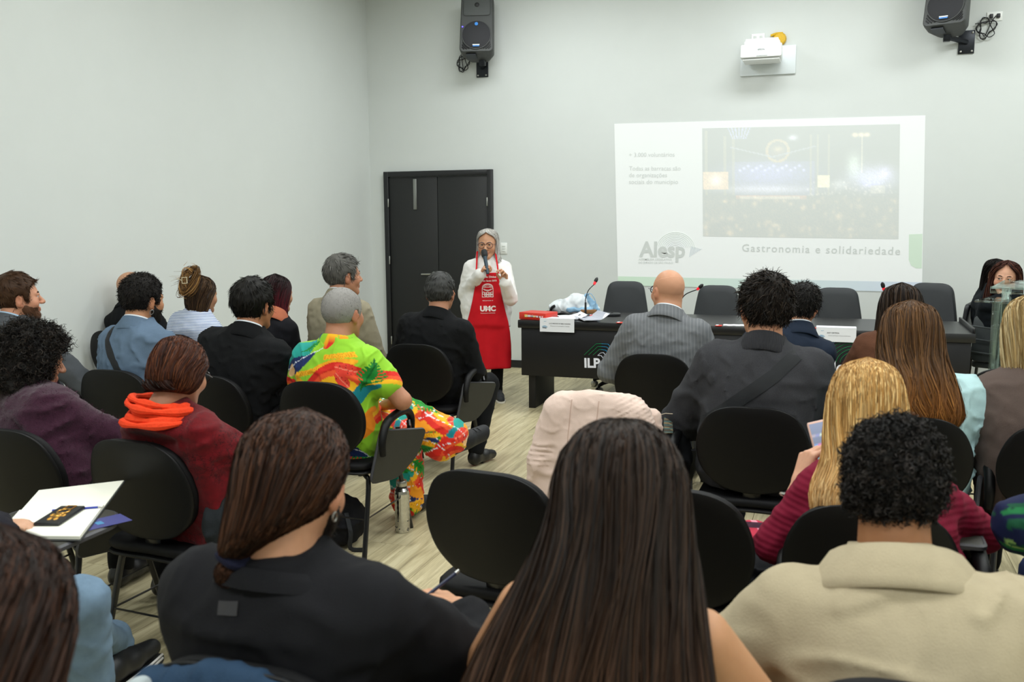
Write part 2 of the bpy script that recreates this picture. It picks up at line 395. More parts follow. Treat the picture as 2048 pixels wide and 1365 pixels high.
# footer band, green to blue
fb = MB(); nb = 24; V = []; cc = []
for i in range(nb+1):
    t = i/nb; V += [q(1236+(1844-1236)*t, 553+(565-553)*t-.0, .006), q(1236+(1844-1236)*t, 571+14*t, .006)]
fb.add(V, [(2*i, 2*i+1, 2*i+3, 2*i+2) for i in range(nb)])
for i in range(nb+1):
    t = i/nb; c = np.array(srgb('#62d75e'))*(1-t)+np.array(srgb('#7398ea'))*t; cc += [tuple(c)]*2
fb.c = cc
M = mat('slide_colour', '#ffffff', .9, attr='Col', spec=0); P = M.node_tree.nodes['Principled BSDF']
a_ = [n for n in M.node_tree.nodes if n.type == 'ATTRIBUTE'][0]
for l_ in list(P.inputs['Base Color'].links): M.node_tree.links.remove(l_)
P.inputs['Base Color'].default_value = srgb('#d4d8d5')+(1,)
M.node_tree.links.new(a_.outputs['Color'], P.inputs['Emission Color']); P.inputs['Emission Strength'].default_value = .2
keep(fb.build('footer_band', M, smooth=False, colors=True), sl)
gm = slide_mat('slide_green', '#7fe06a', .16)
gp = [(1818, 469), (1845, 468)]+[(1843.5, 537), (1832, 537), (1822, 531), (1817.5, 520)]
keep(quad('green_tab', [q(x, y, .006) for x, y in reversed(gp)], gm), sl)
TXT = slide_mat('slide_text', '#ffffff', 0); TXD = slide_mat('slide_text_dark', '#ffffff', 0)
for body, a, e in (('+ 3.000 voluntários', (1258, 314), (1349, 313)), ('Todas as barracas são', (1258, 341), (1361, 341)),
                   ('de organizações', (1258, 354.5), (1334, 354.5)), ('sociais do município', (1258, 368), (1356, 368))):
    keep(text_fit('slide_text', body, q(*a, .007), q(*e, .007), TXT, split=True), sl)
keep(text_fit('title_lettering', 'Gastronomia e solidariedade', q(1484, 503, .007), q(1800, 510, .007), TXD, spacing=1.18, bold=.008, split=True), sl)
keep(text_fit('logo_word', 'Alesp', q(1278, 513, .008), q(1370, 514.5, .008), TXD, bold=.03, hfac=1.05), sl)
keep(text_fit('logo_caption', 'ASSEMBLEIA LEGISLATIVA', q(1277, 521, .007), q(1344, 521.5, .007), TXD, bold=.02), sl)
keep(text_fit('logo_caption', 'DO ESTADO DE SÃO PAULO', q(1277, 527.5, .007), q(1346, 528, .007), TXD, bold=.02), sl)
def alesp_mark(center, s, n, colA, colB, m_, name, parent, yoff, asp=.72, dome=None):
    """concentric arcs of the emblem"""
    for k in range(n):
        r = s*(.28+.72*k/(n-1)); P_ = []
        for a in np.linspace(math.radians(168), math.radians(20-k*2.0), 26):
            P_.append(Vector((center[0]+r*math.cos(a)*(1.05), yoff, center[2]+r*math.sin(a)*asp)))
        for j, (x, z) in enumerate(((1.15, -.02), (1.3, .0))[:1]): pass
        keep(MB().tube(P_, s*.013, 4, flat=.3).build(name, m_[min(k*len(m_)//n, len(m_)-1)]), parent)
cmk = q(1351, 500, .006); ss = (q(1388, 500)-cmk).x
alesp_mark(cmk, ss, 9, None, None, [slide_mat('slide_arc_blue', '#8fb4f0', .10), slide_mat('slide_arc_teal', '#8fe6d0', .10), slide_mat('slide_arc_green', '#8fe88c', .10)], 'logo_arc', sl, YW-.0065, .95)
for k in range(9):
    x0 = 1383+k*2.6; keep(MB().tube([q(x0, 493+k*.7, .0065), q(x0-3.5+k*.45, 514-k*2.0, .0065)], .003, 4).build('logo_arc', MATS['slide_arc_blue']), sl)
# photograph shown on the slide: a night stage with a crowd, drawn as coloured light on a grid
nu, nv = 200, 112
pTL, pTR, pBR, pBL = q(1404.5, 256.8, .006), q(1800, 248.5, .006), q(1797, 478.5, .006), q(1406, 473, .006)
u, v = np.meshgrid(np.linspace(0, 1, nu), np.linspace(0, 1, nv)); A = [np.array(p) for p in (pTL, pTR, pBR, pBL)]
Pg = ((1-u)*(1-v))[..., None]*A[0]+(u*(1-v))[..., None]*A[1]+(u*v)[..., None]*A[2]+((1-u)*v)[..., None]*A[3]
img = np.zeros((nv, nu, 3)); img += .015
rs = np.random.RandomState(3)
def blob(cx_, cy_, rx, ry, c, p=2): 
    global img
    w = np.exp(-(((u-cx_)/rx)**2+((v-cy_)/ry)**2)**(p/2)); img = img+w[..., None]*np.array(c)
def rect(x0, x1, y0, y1, c, a=1.0):
    global img
    w = ((u > x0)*(u < x1)*(v > y0)*(v < y1))*a; img = img*(1-w[..., None])+w[..., None]*np.array(c)
rect(.16, .585, .31, .62, (.05, .05, .13)); blob(.34, .42, .2, .1, (.16, .16, .38)); blob(.33, .56, .22, .035, (.4, .38, .42))
for i in range(16): x = .2+.022*i; blob(x, .36-.02*(i % 3)+.03, .006, .009, (.5, .5, .95))
for x in (.02, .12, .165, .565, .60, .655): rect(x-.006, x+.006, .08 if x > .1 else .02, .62, (.24, .2, .1), .55)
rect(.0, .14, .40, .565, (.75, .45, .2), .8); rect(.598, .66, .44, .545, (.8, .7, .35), .9); blob(.072, .48, .03, .05, (.5, .5, .5))
rect(.18, .545, .62, .655, (.55, .2, .1), .8); rect(.2, .51, .625, .65, (.7, .6, .45), .8)
w = np.abs(np.hypot((u-.397)/.056, (v-.215)/.095)-1) < .12; img[w] = (.3, .2, .08); blob(.397, .215, .045, .075, (.12, .06, .02)); blob(.4, .2, .02, .02, (.25, .2, .1))
w = (np.abs(v-(.27-.42*np.abs(u-.37))) < .006)*(np.abs(u-.37) < .22); img[w] = (.2, .2, .25)
for i in range(7): x = .16+i*.012; w = np.abs((u-x)-(.09-v)*.25*(i-3)/3) < .003; img[w*(v < .1)] = (.25, .25, .5)
blob(.475, .1, .02, .02, (.6, .6, .7)); rect(.815, .82, .09, .42, (.5, .42, .28), .8)
for x in (.785, .815, .842): blob(x, .085, .012, .015, (1, .75, .4))
blob(.87, .46, .1, .09, (.5, .5, .75)); blob(.86, .50, .035, .03, (.1, .1, .6)); blob(.78, .35, .03, .09, (.4, .5, .4)); blob(.93, .42, .03, .05, (.35, .3, .5)); blob(.71, .52, .04, .04, (.3, .3, .3))
rect(.86, .93, .53, .6, (.5, .45, .35), .5)
nz = rs.rand(nv, nu, 1); crowd = np.clip((v-.6)/.05, 0, 1)[..., None]
img = img*(1-crowd*.6)+crowd*nz*np.array([.07, .05, .025])
for i in range(170):
    x, y = rs.rand(), .63+.36*rs.rand(); c = rs.rand()**3; blob(x, y, .007+.012*y*rs.rand(), .012+.02*y*rs.rand(), np.array([.30, .2, .1])*c)
for i in range(120): x, y = .55+.44*rs.rand(), .5+.12*rs.rand(); blob(x, y, .004, .007, np.array([.4, .35, .3])*rs.rand())
img *= .75+.5*nz; img = np.clip(img*.85+.02, 0, 1)
idx = np.arange(nu*nv).reshape(nv, nu)
Fq = np.stack([idx[:-1, :-1], idx[1:, :-1], idx[1:, 1:], idx[:-1, 1:]], -1).reshape(-1, 4)
MP = mat('slide_photo', '#b9bbb0', .9, spec=0, attr='Col'); P = MP.node_tree.nodes['Principled BSDF']; a_ = [n for n in MP.node_tree.nodes if n.type == 'ATTRIBUTE'][0]
for l_ in list(P.inputs['Base Color'].links): MP.node_tree.links.remove(l_)
MP.node_tree.links.new(a_.outputs['Color'], P.inputs['Emission Color']); P.inputs['Emission Strength'].default_value = .5
P.inputs['Base Color'].default_value = srgb('#d4d8d5')+(1,)
keep(npmesh('slide_photo', Pg.reshape(-1, 3), Fq, MP, colors=img.reshape(-1, 3), smooth=False), sl)
# ================================================================ wall-mounted equipment
BOXM = mat('speaker_cabinet', '#3e403f', .55, bump=.15, bscale=900); GRL = mat('speaker_grille', '#26262a', .7, noise=.2, nscale=900, bump=.4, bscale=1200)
DRK = mat('opening_shade_lens_black', '#161618', .6); BRK = mat('bracket_steel', '#23262c', .4, metal=.5); BLUE = mat('blue_badge', '#2a83d8', .4); WHT = mat('white_print', '#e9ecec', .5)  # DRK: shade inside the loudspeaker openings painted as colour; also real black lenses
CORD = mat('black_cord', '#1b1b1f', .5)
def loudspeaker(label, px, py, rz, tilt, Yc, bx, side):
    """px,py: centre of the front face's woofer; side: where the cord hangs"""
    root = thing('loudspeaker', label, 'loudspeaker', group='wall loudspeakers')
    c = Vector(ony(px, py, Yc)); root.location = c; root.rotation_euler = (tilt, 0, rz)
    w, h, d = .345, .60, .29; b_ = MB(); rings = []
    for (yy, k, tp) in ((.0, .94, 0), (.012, 1, 0), (.05, 1, 0), (.16, .96, 0), (.27, .66, .0), (.285, .6, 0)):
        base = roundpoly([(-w/2*k, -.17), (w/2*k, -.17), (w/2*k*.94, h-.17), (-w/2*k*.94, h-.17)], .04, 5)
        rings.append([(x, yy, z if yy > .012 else z*.99+.001) for x, z in base])
    b_.loft(rings, True, True); cab = b_.build('cabinet', BOXM, root, angle=35)
    # horn: dished recess, the throat's inner shade painted in near-black
    hr = MB(); rings = []
    for (k, yy) in ((1, -.006), (.97, -.010), (.86, .012), (.5, .05), (.16, .08), (.1, .1)):
        rings.append([(x*k, yy, .315+(z)*k) for x, z in roundpoly([(-.14, -.115), (.14, -.115), (.135, .105), (-.135, .105)], .03, 4)])
    hr.loft(rings, True, True); hr.build('horn', mat('horn_plastic', '#454847', .5), root)
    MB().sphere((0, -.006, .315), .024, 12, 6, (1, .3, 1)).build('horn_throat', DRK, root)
    MB().lathe([(.142, 0), (.142, .01), (.128, .016), (.05, .022), (0.001, .023)], 40, (0, -.002, .0), Matrix.Rotation(math.pi/2, 3, 'X')).build('woofer_grille', GRL, root)
    MB().tube([(.146*math.cos(a), -.006, .146*math.sin(a)) for a in np.linspace(0, 2*math.pi, 40, endpoint=False)], .006, 6, closed=True).build('grille_ring', BOXM, root)
    for s in (-1, 1):
        for k in range(3):
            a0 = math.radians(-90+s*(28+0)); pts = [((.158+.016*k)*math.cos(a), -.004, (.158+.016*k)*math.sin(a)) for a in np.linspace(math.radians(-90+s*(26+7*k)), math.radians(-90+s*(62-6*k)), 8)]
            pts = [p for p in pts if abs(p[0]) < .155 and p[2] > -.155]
            if len(pts) > 1: MB().tube(pts, .0055, 5).build('bass_port', DRK, root)  # port slots: solid strips painted with the dark of the openings
    MB().lathe([(.017, 0), (.017, .006)], 20, (0, -.024, .105), Matrix.Rotation(math.pi/2, 3, 'X')).build('round_badge', BLUE, root)
    MB().box((0, -.026, -.112), (.07, .006, .009)).build('brand_badge', WHT, root); MB().box((0, -.026, -.124), (.066, .006, .009)).build('brand_badge', BLUE, root)
    if side < 0: MB().sphere((-.142, -.012, .085), .007, 8, 6).build('power_light', mat('power_led', '#5a4dff', .3, emit=3), root)
    MB().box((-.06, .1, -.18), (.10, .12, .012)).build('foot_plate', BRK, root)
    # bracket, fixed to the wall
    br = thing('speaker_bracket', 'black steel wall bracket with bolted plate under the %s' % ('loudspeaker near the door' if side < 0 else 'loudspeaker near the socket'), 'bracket', (bx, YW, c.z-.26), 0, 'loudspeaker wall brackets')
    wp = MB().box((0, -.008, 0), (.13, .016, .2), bev=.003).build('wall_plate', BRK, br)
    for sx in (-.045, .045):
        for sz in (-.08, .08): MB().lathe([(.009, 0), (.009, .006), (.004, .009)], 8, (sx, -.016, sz), Matrix.Rotation(math.pi/2, 3, 'X')).build('bolt', METAL, wp)
    tx = c.x-bx+math.sin(-rz)*.0; MB().tube([(0, -.01, .0), (tx*.5, -.10, .02), (tx*.8, -.16, .03)], .024, 8).build('arm', BRK, br)
    MB().box((tx*.8, -.17, .06), (.06, .06, .14), bev=.006).build('clamp', BRK, br)
    return c
c1 = loudspeaker('black loudspeaker with a violet power light on the wall above the door side', 953, 70, math.radians(14), math.radians(-13), 8.98, ony(965, 117, YW)[0], -1)
c2 = loudspeaker('black loudspeaker on the wall beside the socket and coiled cord', 1891, 10, math.radians(-18), math.radians(-13), 8.98, ony(1934, 62, YW)[0], 1)
def coil(label, px, py, r, start, seed, ends):
    rs_ = np.random.RandomState(seed); c = Vector(ony(px, py, YW-.03)); P_ = [Vector(ony(*start, YW-.03))]
    n = 34
    for i in range(n):
        a = 2*math.pi*i/9.3+1.2; k = r*(.72+.28*math.sin(i*1.7)); P_.append(c+Vector((k*math.cos(a)*(.9+.1*math.sin(i)), -.012*math.sin(i*.9), k*math.sin(a)*1.05)))
    for e in ends: P_.append(Vector(ony(*e, YW-.02)))
    o = MB().tube(P_, .0042, 6, smooth=4).build('power_cord', CORD); tag(o, label, 'cord', 'loudspeaker cords')
coil('coiled black cord hanging under the loudspeaker above the door', 926, 128, .085, (926, 104), 1, [(922, 108)])
coil('coiled black cord hanging from the wall socket', 1972, 57, .095, (1950, 48), 2, [(1984, 42), (1992, 32)])
def socket(label, px, py, plug):
    s_ = thing('wall_socket', label, 'socket', tuple(ony(px, py, YW)), 0, 'wall sockets')
    MB().box((0, -.005, 0), (.125, .01, .078), bev=.004).build('plate', WPL, s_)
    for i, x in enumerate((-.028, .028)):
        MB().box((x, -.02 if plug else -.011, 0), (.028, .03 if plug else .006, .036), bev=.004).build('plug' if plug else 'outlet', CORD if plug else mat('outlet_grey', '#c9ccc8', .5), s_)
socket('white double wall socket with two black plugs', 1989, 33, True)
socket('white wall socket half hidden by the loudspeaker over the door', 940, 107, False)
socket('white wall socket just above the projector', 1516, 76, False)
# projector
pr = thing('projector', 'white short-throw projector on a wall plate above the slide', 'projector')
PW = mat('projector_white', '#f1f3f2', .45); PG = PW
pc = Vector(ony(1537, 122, YW)); pr.location = pc
pl_ = [ony(1482, 98, YW), ony(1593, 90, YW), ony(1593.5, 148, YW), ony(1482.5, 153.5, YW)]; Lx = pl_[0][0]-pc.x; Rx = pl_[1][0]-pc.x; Tz = pl_[1][2]-pc.z; Bz = pl_[3][2]-pc.z
MB().box(((Lx+Rx)/2, -.012, (Tz+Bz)/2), (Rx-Lx, .024, Tz-Bz), bev=.006).build('mount_plate', mat('mount_plate_white', '#e3eaec', .45), pr)
k = 1/(YW/(YW-.36)); rt = Matrix.Rotation(math.radians(6), 3, 'X')
hx = -.045
b_ = MB(); rings = []
for (yy, w2, z0, z1) in ((-.02, .17, -.03, .075), (-.10, .175, -.055, .07), (-.33, .185, -.05, .075), (-.355, .18, -.042, .068)):
    rings.append([(hx+x, yy, z+.03) for x, z in roundpoly([(-w2, z0), (w2, z0), (w2, z1), (-w2, z1)], .014, 3)])
b_.loft(rings, True, True); b_.build('housing', PW, pr, angle=30)
MB().box((hx, -.20, -.030), (.33, .27, .012), bev=.004).build('underside', PG, pr)
MB().box((hx, -.17, .125), (.32, .2, .04), bev=.008).build('top_cover', PW, pr); MB().box((hx-.01, -.09, .165), (.30, .12, .045), bev=.006).build('wall_arm_cover', PW, pr)
MB().box((hx+.01, -.358, .0), (.1, .006, .008)).build('sensor_strip', mat('sensor_grey', '#d0d6d8', .4), pr)
a, e = pc+Vector((hx-.028, -.359, .045)), pc+Vector((hx+.032, -.359, .045))
keep(text_fit('brand_lettering', 'EPSON', a, e, mat('grey_print', '#8b9295', .5), bold=.02), pr)
yb = thing('yellow_wire_basket', 'small yellow rounded piece behind the top of the projector', 'fitting', tuple(ony(1557, 78, YW)))
YEL = mat('yellow_plastic', '#d9ad1c', .5, noise=.25, nscale=120, bump=.6, bscale=300)
MB().lathe([(.002, 0), (.05, .002), (.062, .02), (.05, .04), (.002, .045)], 20, (.012, 0, -.005), Matrix.Rotation(math.pi/2, 3, 'X')).build('cup', YEL, yb)
MB().tube([(-.07, -.02, .03), (-.02, -.025, .045), (.04, -.025, .045)], .012, 8, smooth=3).build('rim', YEL, yb)
# ================================================================ conference table
TBL = mat('table_black', '#141416', .35, bump=.03, bscale=500, noise=.06, nscale=40, spec=.45); TPN = mat('table_panel', '#121215', .5, bump=.05, bscale=400, spec=.35)
TX0, TX1, TY0, TY1, TZ = -2.478, .985, 7.28, 8.13, .757
tb = thing('conference_table', 'long black conference table with logos printed on its front panel', 'table', ((TX0+TX1)/2, (TY0+TY1)/2, 0))
T = lambda x, y, z: (x-(TX0+TX1)/2, y-(TY0+TY1)/2, z)
top = MB().box(T((TX0+TX1)/2, (TY0+TY1)/2, TZ-.0325), (TX1-TX0, TY1-TY0, .065), bev=.004).build('table_top', TBL, tb)
MB().box(T((TX0+TX1)/2, TY0+.03, .49), (TX1-TX0-.05, .025, .404), bev=.003).build('front_panel', TPN, tb)
for x in (TX0+.105, -.75, TX1-.105): MB().box(T(x, TY0+.34, .346), (.06, .56, .69), bev=.003).build('leg', TPN, tb)
MB().box(T(TX1-.009, (TY0+TY1)/2+.02, TZ+.018), (.018, TY1-TY0-.05, .036), bev=.003).build('end_rim', TBL, tb)
YP = TY0+.0165
qt = lambda x, y, d=0.001: Vector(ony(x, y, YP-d))
LW = mat('logo_white', '#e6e7f2', .6); LG = mat('logo_green', '#19a862', .6); LB = mat('logo_blue', '#2aa3d8', .6)
keep(text_fit('logo_lettering', 'ILP', qt(1169, 735), qt(1200.5, 735.6), LW, bold=.035), tb)
def line(pts, m_, w=.0072): keep(MB().tube([qt(*p) for p in pts], w, 4, flat=.25).build('logo_line', m_), tb)
# the octagonal lines, mirrored about the emblem's axis
for k in range(3):
    d = 7*k; x0 = 1168.3+9*k; yb_ = 710.3; line([(x0, yb_), (1192.5+3*k, 688+5.8*k), (1203, 688+5.8*k)], LG)
    line([(1203, 688+5.8*k), (1216-2.5*k, 688.6+6*k), (1233-4.5*k, 708+2*k), (1240-6*k, 711-.2*k)], LB)
line([(1224, 722-6), (1220, 722.8), (1209, 722.4)], LG); line([(1229, 715), (1222, 721)], LB); line([(1212, 728.3), (1240, 728.6)], LB); line([(1215, 734.4), (1240, 734.8)], LG)
line([(1195.5, 711.5), (1201, 706.5), (1207, 705.8), (1210.5, 710), (1215.5, 710.6), (1211, 716.5), (1206.5, 717), (1202.5, 711.8), (1195.5, 711.5)], LW, .010)
keep(text_fit('logo_lettering', 'Alesp', qt(1634, 747.5), qt(1728, 749.5), LW, bold=.035), tb)
keep(text_fit('logo_caption', 'ASSEMBLEIA LEGISLATIVA', qt(1620.5, 756.3), qt(1700, 757.3), LW, bold=.02), tb)
keep(text_fit('logo_caption', 'DO ESTADO DE SÃO PAULO', qt(1620.5, 762.6), qt(1700, 763.6), LW, bold=.02), tb)
for k in range(7):
    P_ = []; r = .085+.028*k; c = qt(1712, 728)
    for a_ in np.linspace(math.radians(176), math.radians(38), 18): P_.append(c+Vector((r*math.cos(a_)*1.0, 0, r*math.sin(a_)*.80)))
    keep(MB().tube(P_, .006, 4, flat=.25).build('logo_line', LG if k < 6 else LB), tb)
# things on the table --------------------------------------------------------
CARD = mat('card_white', '#e6e8ee', .55); INK = mat('ink_black', '#2b2c30', .7); INKB = mat('ink_blue', '#5e9fc4', .6)
def name_card(label, tl, tr, bl, l1, l2):
    Yc = TY0-.004; A_, B_, C_ = [Vector(ony(*p, Yc)) for p in (tl, tr, bl)]
    r = thing('name_card', label, 'card', tuple(C_), 0, 'name cards on the table edge'); w = (B_-A_).length; h = A_.z-C_.z
    # folded sheet: front leaf hangs over the table edge, rear leaf lies on the table top
    c0 = C_+Vector((w/2, 0, h/2)); keep(MB().box(c0, (w, .002, h)).build('front_leaf', CARD, smooth=False), r)
    keep(MB().box((c0.x, Yc+.06, max(A_.z, TZ)+.002), (w, .12, .002)).build('rear_leaf', CARD, smooth=False), r)
    yy = Yc-.0015
    keep(text_fit('card_lettering', l1, (c0.x-w*.23, yy, c0.z+h*.10), (c0.x+w*.39 if len(l1) > 12 else c0.x+w*.08, yy, c0.z+h*.10), INK, bold=.02), r)
    keep(text_fit('card_lettering', l2, (c0.x-w*.19, yy, c0.z-h*.08), (c0.x+w*.36, yy, c0.z-h*.08), INK), r)
    for k in range(4):
        P_ = [Vector((c0.x-w*.36+(.008+.006*k)*math.cos(a), yy, c0.z-h*.2+(.006+.004*k)*math.sin(a))) for a in np.linspace(2.8, .2, 8)]
        keep(MB().tube(P_, .0012, 3).build('card_emblem', INKB), r)
    keep(text_fit('card_emblem', 'Alesp', (c0.x-w*.43, yy, c0.z-h*.24), (c0.x-w*.30, yy, c0.z-h*.24), INK, bold=.03), r)
    keep(MB().tube([(c0.x-w*.38, yy, c0.z+h*.26), (c0.x-w*.36, yy, c0.z+h*.3), (c0.x-w*.34, yy, c0.z+h*.27), (c0.x-w*.31, yy, c0.z+h*.31)], .0015, 3).build('card_emblem', INKB), r)
name_card('white folded name card over the table edge beside the red box', (1079.8, 637.3), (1148.6, 639.6), (1079.8, 663.5), 'LUCI MENDES DE MELO BONINI', 'Docente da Universidade e Cientista')
name_card('white folded name card over the table edge behind the navy suit', (1630.5, 655.5), (1711, 657), (1631.5, 683), 'ANY ORTEGA', 'Diretora do Projeto e Instituto de São Paulo')
RED = mat('red_box_print', '#d2301f', .4, noise=.05); PAPER = mat('paper_white', '#eef0f4', .6); YELP = mat('yellow_print', '#f2c832', .5)
rb = thing('red_box', 'flat red printed box lying on the left end of the table', 'box', (-2.34, 7.42, TZ), math.radians(-14))
MB().box((0, 0, .03), (.26, .20, .058), bev=.003).build('box_body', RED, rb)
for i, (x, z, s, m_) in enumerate(((-.06, .032, .028, YELP), (-.03, .032, .02, PAPER), (.0, .03, .018, INK), (.02, .03, .018, YELP), (.05, .028, .014, PAPER), (.07, .028, .014, INK))):
    MB().box((x, -.101, z), (s, .003, s*.8)).build('box_print', m_, rb, smooth=False)
text_fit('box_print', 'CALDERÃO DO', (-.07, -.1035, .026), (.06, -.1035, .026), PAPER, rb, bold=.03); text_fit('box_print', 'M Y', (.07, -.1035, .02), (.11, -.1035, .02), PAPER, rb, bold=.03)
PRN = stripes(mat('printed_sheet', '#d9dbe2', .6), (0, 1, 0), 60, '#8f93a4', .22, .1)
def sheet(label, loc, rz, w, d, m_, n=1, bend=.02):
    r = thing('paper_sheet', label, 'paper', loc, rz, 'paper sheets')
    for j in range(n):
        b_ = MB(); V = []
        for i in range(9):
            t = i/8-.5
            for y in (-.5, .5): V.append((t*w, y*d, .002+j*.0035+bend*max(0, t)**2*2+.001*math.sin(i*2+j)))
        V2 = [(x, y, z-.0012) for x, y, z in V]
        b_.add(V+V2, [(2*i, 2*i+2, 2*i+3, 2*i+1) for i in range(8)]+[(18+2*i, 18+2*i+1, 18+2*i+3, 18+2*i+2) for i in range(8)]+[(0, 1, 19, 18), (16, 34, 35, 17)]+[(2*i, 18+2*i, 20+2*i, 2*i+2) for i in range(8)]+[(2*i+1, 2*i+3, 21+2*i, 19+2*i) for i in range(8)])
        o = b_.build('sheet', m_ if j == n-1 else PAPER, r, smooth=False); o.rotation_euler = (0, 0, .06*j)
    return r
sheet('white sheets fanned out between the red box and the microphone', (-2.08, 7.54, TZ), math.radians(16), .21, .3, PAPER, 4, .06)
sheet('printed page curling on the table behind the first name card', (-1.88, 7.44, TZ+.012), math.radians(30), .21, .3, PRN, 2, .10)
sheet('white note sheet on the table right of the grey suit', (-.72, 7.38, TZ), .1, .16, .1, PAPER, 1, .0)
sheet('white note sheet on the table beside the navy suit', (-.52, 7.40, TZ), -.2, .15, .1, PAPER, 1, .02)
def small_red(label, px, py):
    p = onz(px, py, TZ+.004); r = thing('red_sleeve', label, 'card', (p[0], p[1], TZ), 0, 'small red sleeves on the table'); MB().box((0, .02, .004), (.05, .06, .006), bev=.001).build('sleeve', RED, r)
    MB().box((-.012, .02, .0075), (.02, .05, .001)).build('sleeve_band', PAPER, r, smooth=False)
small_red('small red sleeve on the table left of the grey suit', 1239, 646)
small_red('small red sleeve on the table right of the grey suit', 1437, 652)
small_red('small red sleeve beside the name card behind the navy suit', 1627, 657)
pk = thing('snack_packet', 'small red and white packet beside the first microphone base', 'packet', tuple(onz(1186, 637, TZ)[:2])+(TZ,)); MB().sphere((0, 0, .017), .03, 12, 6, (1.3, .8, .5)).build('wrapper', RED, pk); MB().sphere((-.02, .02, .02), .02, 10, 6, (1.4, .7, .5)).build('wrapper_end', PAPER, pk)
lid = thing('black_dish', 'flat round black dish on the table beside the first office chair', 'dish', (-1.80, 7.83, TZ)); MB().lathe([(.05, 0), (.075, .004), (.078, .018), (.07, .024), (.02, .027), (.002, .027)], 28).build('disc', mat('lid_black', '#26282a', .35), lid)
MB().lathe([(.012, 0), (.012, .006)], 12, (0, 0, .026)).build('knob', BLK, lid)
# gooseneck microphones
MICB = mat('mic_black', '#141416', .45); MICR = mat('mic_ring', '#e8202c', .4, emit=.6)
def gooseneck(label, base, tip, Yb, Yt):
    p0 = Vector(onz(*base, TZ)); p0.y = Yb; p0 = Vector((ony(*base, Yb)[0], Yb, TZ)); p1 = Vector(ony(*tip, Yt))
    r = thing('gooseneck_microphone', label, 'microphone', tuple(p0), 0, 'gooseneck microphones on the table'); L_ = p1-p0
    MB().box((0, .0, .014), (.10, .13, .028), bev=.008).build('base', MICB, r)
    MB().tube([(0, 0, .025), (0, 0, .13)], [.011, .008], 10).build('stem', MICB, r)
    d = L_-Vector((0, 0, .13)); e = d.normalized()
    MB().tube([(0, 0, .12), (0, 0, .16), Vector((0, 0, .16))+Vector((d.x*.25, d.y*.25, (d.z-.03)*.42)), L_-e*.055], .0042, 8, smooth=6).build('gooseneck', MICB, r)
    MB().tube([L_-e*.055, L_-e*.03], .011, 12).build('light_ring', MICR, r)
    MB().tube([L_-e*.03, L_-e*.018, L_, L_+e*.012], [.013, .0155, .014, .006], 12).build('foam_head', MICB, r)
gooseneck('gooseneck microphone beside the papers, leaning over the table', (1171, 632), (1193.5, 558), 7.62, 7.70)
gooseneck('gooseneck microphone bent low behind the bald man', (1361, 640), (1404, 571), 7.66, 7.60)
gooseneck('gooseneck microphone behind the dark curly head of the navy suit', (1568, 650), (1576.5, 566), 7.64, 7.55)
gooseneck('gooseneck microphone behind the brown jacket', (1776, 660), (1765, 568), 7.60, 7.50)
# water bottle on the floor: faceted steel
wb = thing('steel_bottle', 'silver faceted steel bottle with scuffed base on the floor', 'bottle', (-2.05, 4.16, 0))
STL = mat('bottle_steel', '#c9c9c6', .22, metal=1, noise=.18, nscale=60)
n, prof = 20, []
rings = []; zs = np.linspace(.012, .205, 15)
for j, z in enumerate([0, .006]+list(zs)+[.22, .235]):
    ring = []
    for k_ in range(n):
        r_ = .0365
        if 2 <= j < 17: r_ += .0026 if (k_+j) % 2 else -.0012
        if j == 0: r_ = .034
        if j == 17: r_ = .035
        if j == 18: r_ = .026
        ring.append((r_*math.cos(2*math.pi*k_/n), r_*math.sin(2*math.pi*k_/n), z))
    rings.append(ring)
b_ = MB(); b_.loft(rings, True, True); b_.build('flask', STL, wb, angle=12)
MB().lathe([(.0265, .232), (.0265, .243)], 24).build('neck_band', BLK, wb); MB().lathe([(.0255, .243), (.0275, .246), (.0275, .27), (.025, .274), (.002, .274)], 24).build('cap', METAL, wb)
for j in range(26):
    a_ = random.uniform(0, 6.28); z = random.choice([.015, .03, .03, .05, .07])+random.uniform(-.006, .006)
    MB().box((.0385*math.cos(a_), .0385*math.sin(a_), z), (.0015, random.uniform(.004, .012), .004), Matrix.Rotation(a_, 3, 'Z')).build('scuff', mat('scuff_dark', '#333436', .6), wb, smooth=False)
# ================================================================ chairs
FAB = mat('chair_fabric', '#08080a', .62, bump=.22, bscale=700, spec=.22); SHL = mat('chair_shell', '#070708', .48, bump=.15, bscale=900, spec=.28)
TUB = mat('chair_tube', '#101012', .28, spec=.6); TAB = mat('tablet_board', '#2e2d25', .55, bump=.1, bscale=800); TABE = mat('tablet_edge', '#3a3a3e', .45)
def pad(mb, poly, t, bf, bb, M_):
    c = Vector((sum(p[0] for p in poly)/len(poly), sum(p[1] for p in poly)/len(poly)))
    rings = []
    for k_, z in ((.03, -bb), (.45, -bb*.85), (.8, -bb*.35), (.955, 0), (.99, t*.2), (1, t*.5), (.99, t*.8), (.955, t), (.8, t+bf*.35), (.45, t+bf*.85), (.03, t+bf)):
        rings.append([tuple(M_(c.x+(p[0]-c.x)*k_, c.y+(p[1]-c.y)*k_, z)) for p in poly])
    mb.loft(rings, True, True); return mb
half = [(0, .182), (.10, .176), (.172, .135), (.213, .05), (.217, -.03), (.19, -.105), (.125, -.165), (.05, -.186)]
BACK = smoothpoly([(x, z) for x, z in half]+[(0, -.189)]+[(-x, z) for x, z in reversed(half[1:])], 4)
def backmap(yo, zc=.675, tl=math.radians(11), curv=.45):
    def f(x, h_, t): # t forward
        y = yo+t+curv*x*x; return (x, y*math.cos(tl)-h_*math.sin(tl)-.0, zc+h_*math.cos(tl)+y*math.sin(tl)*0)
    return f
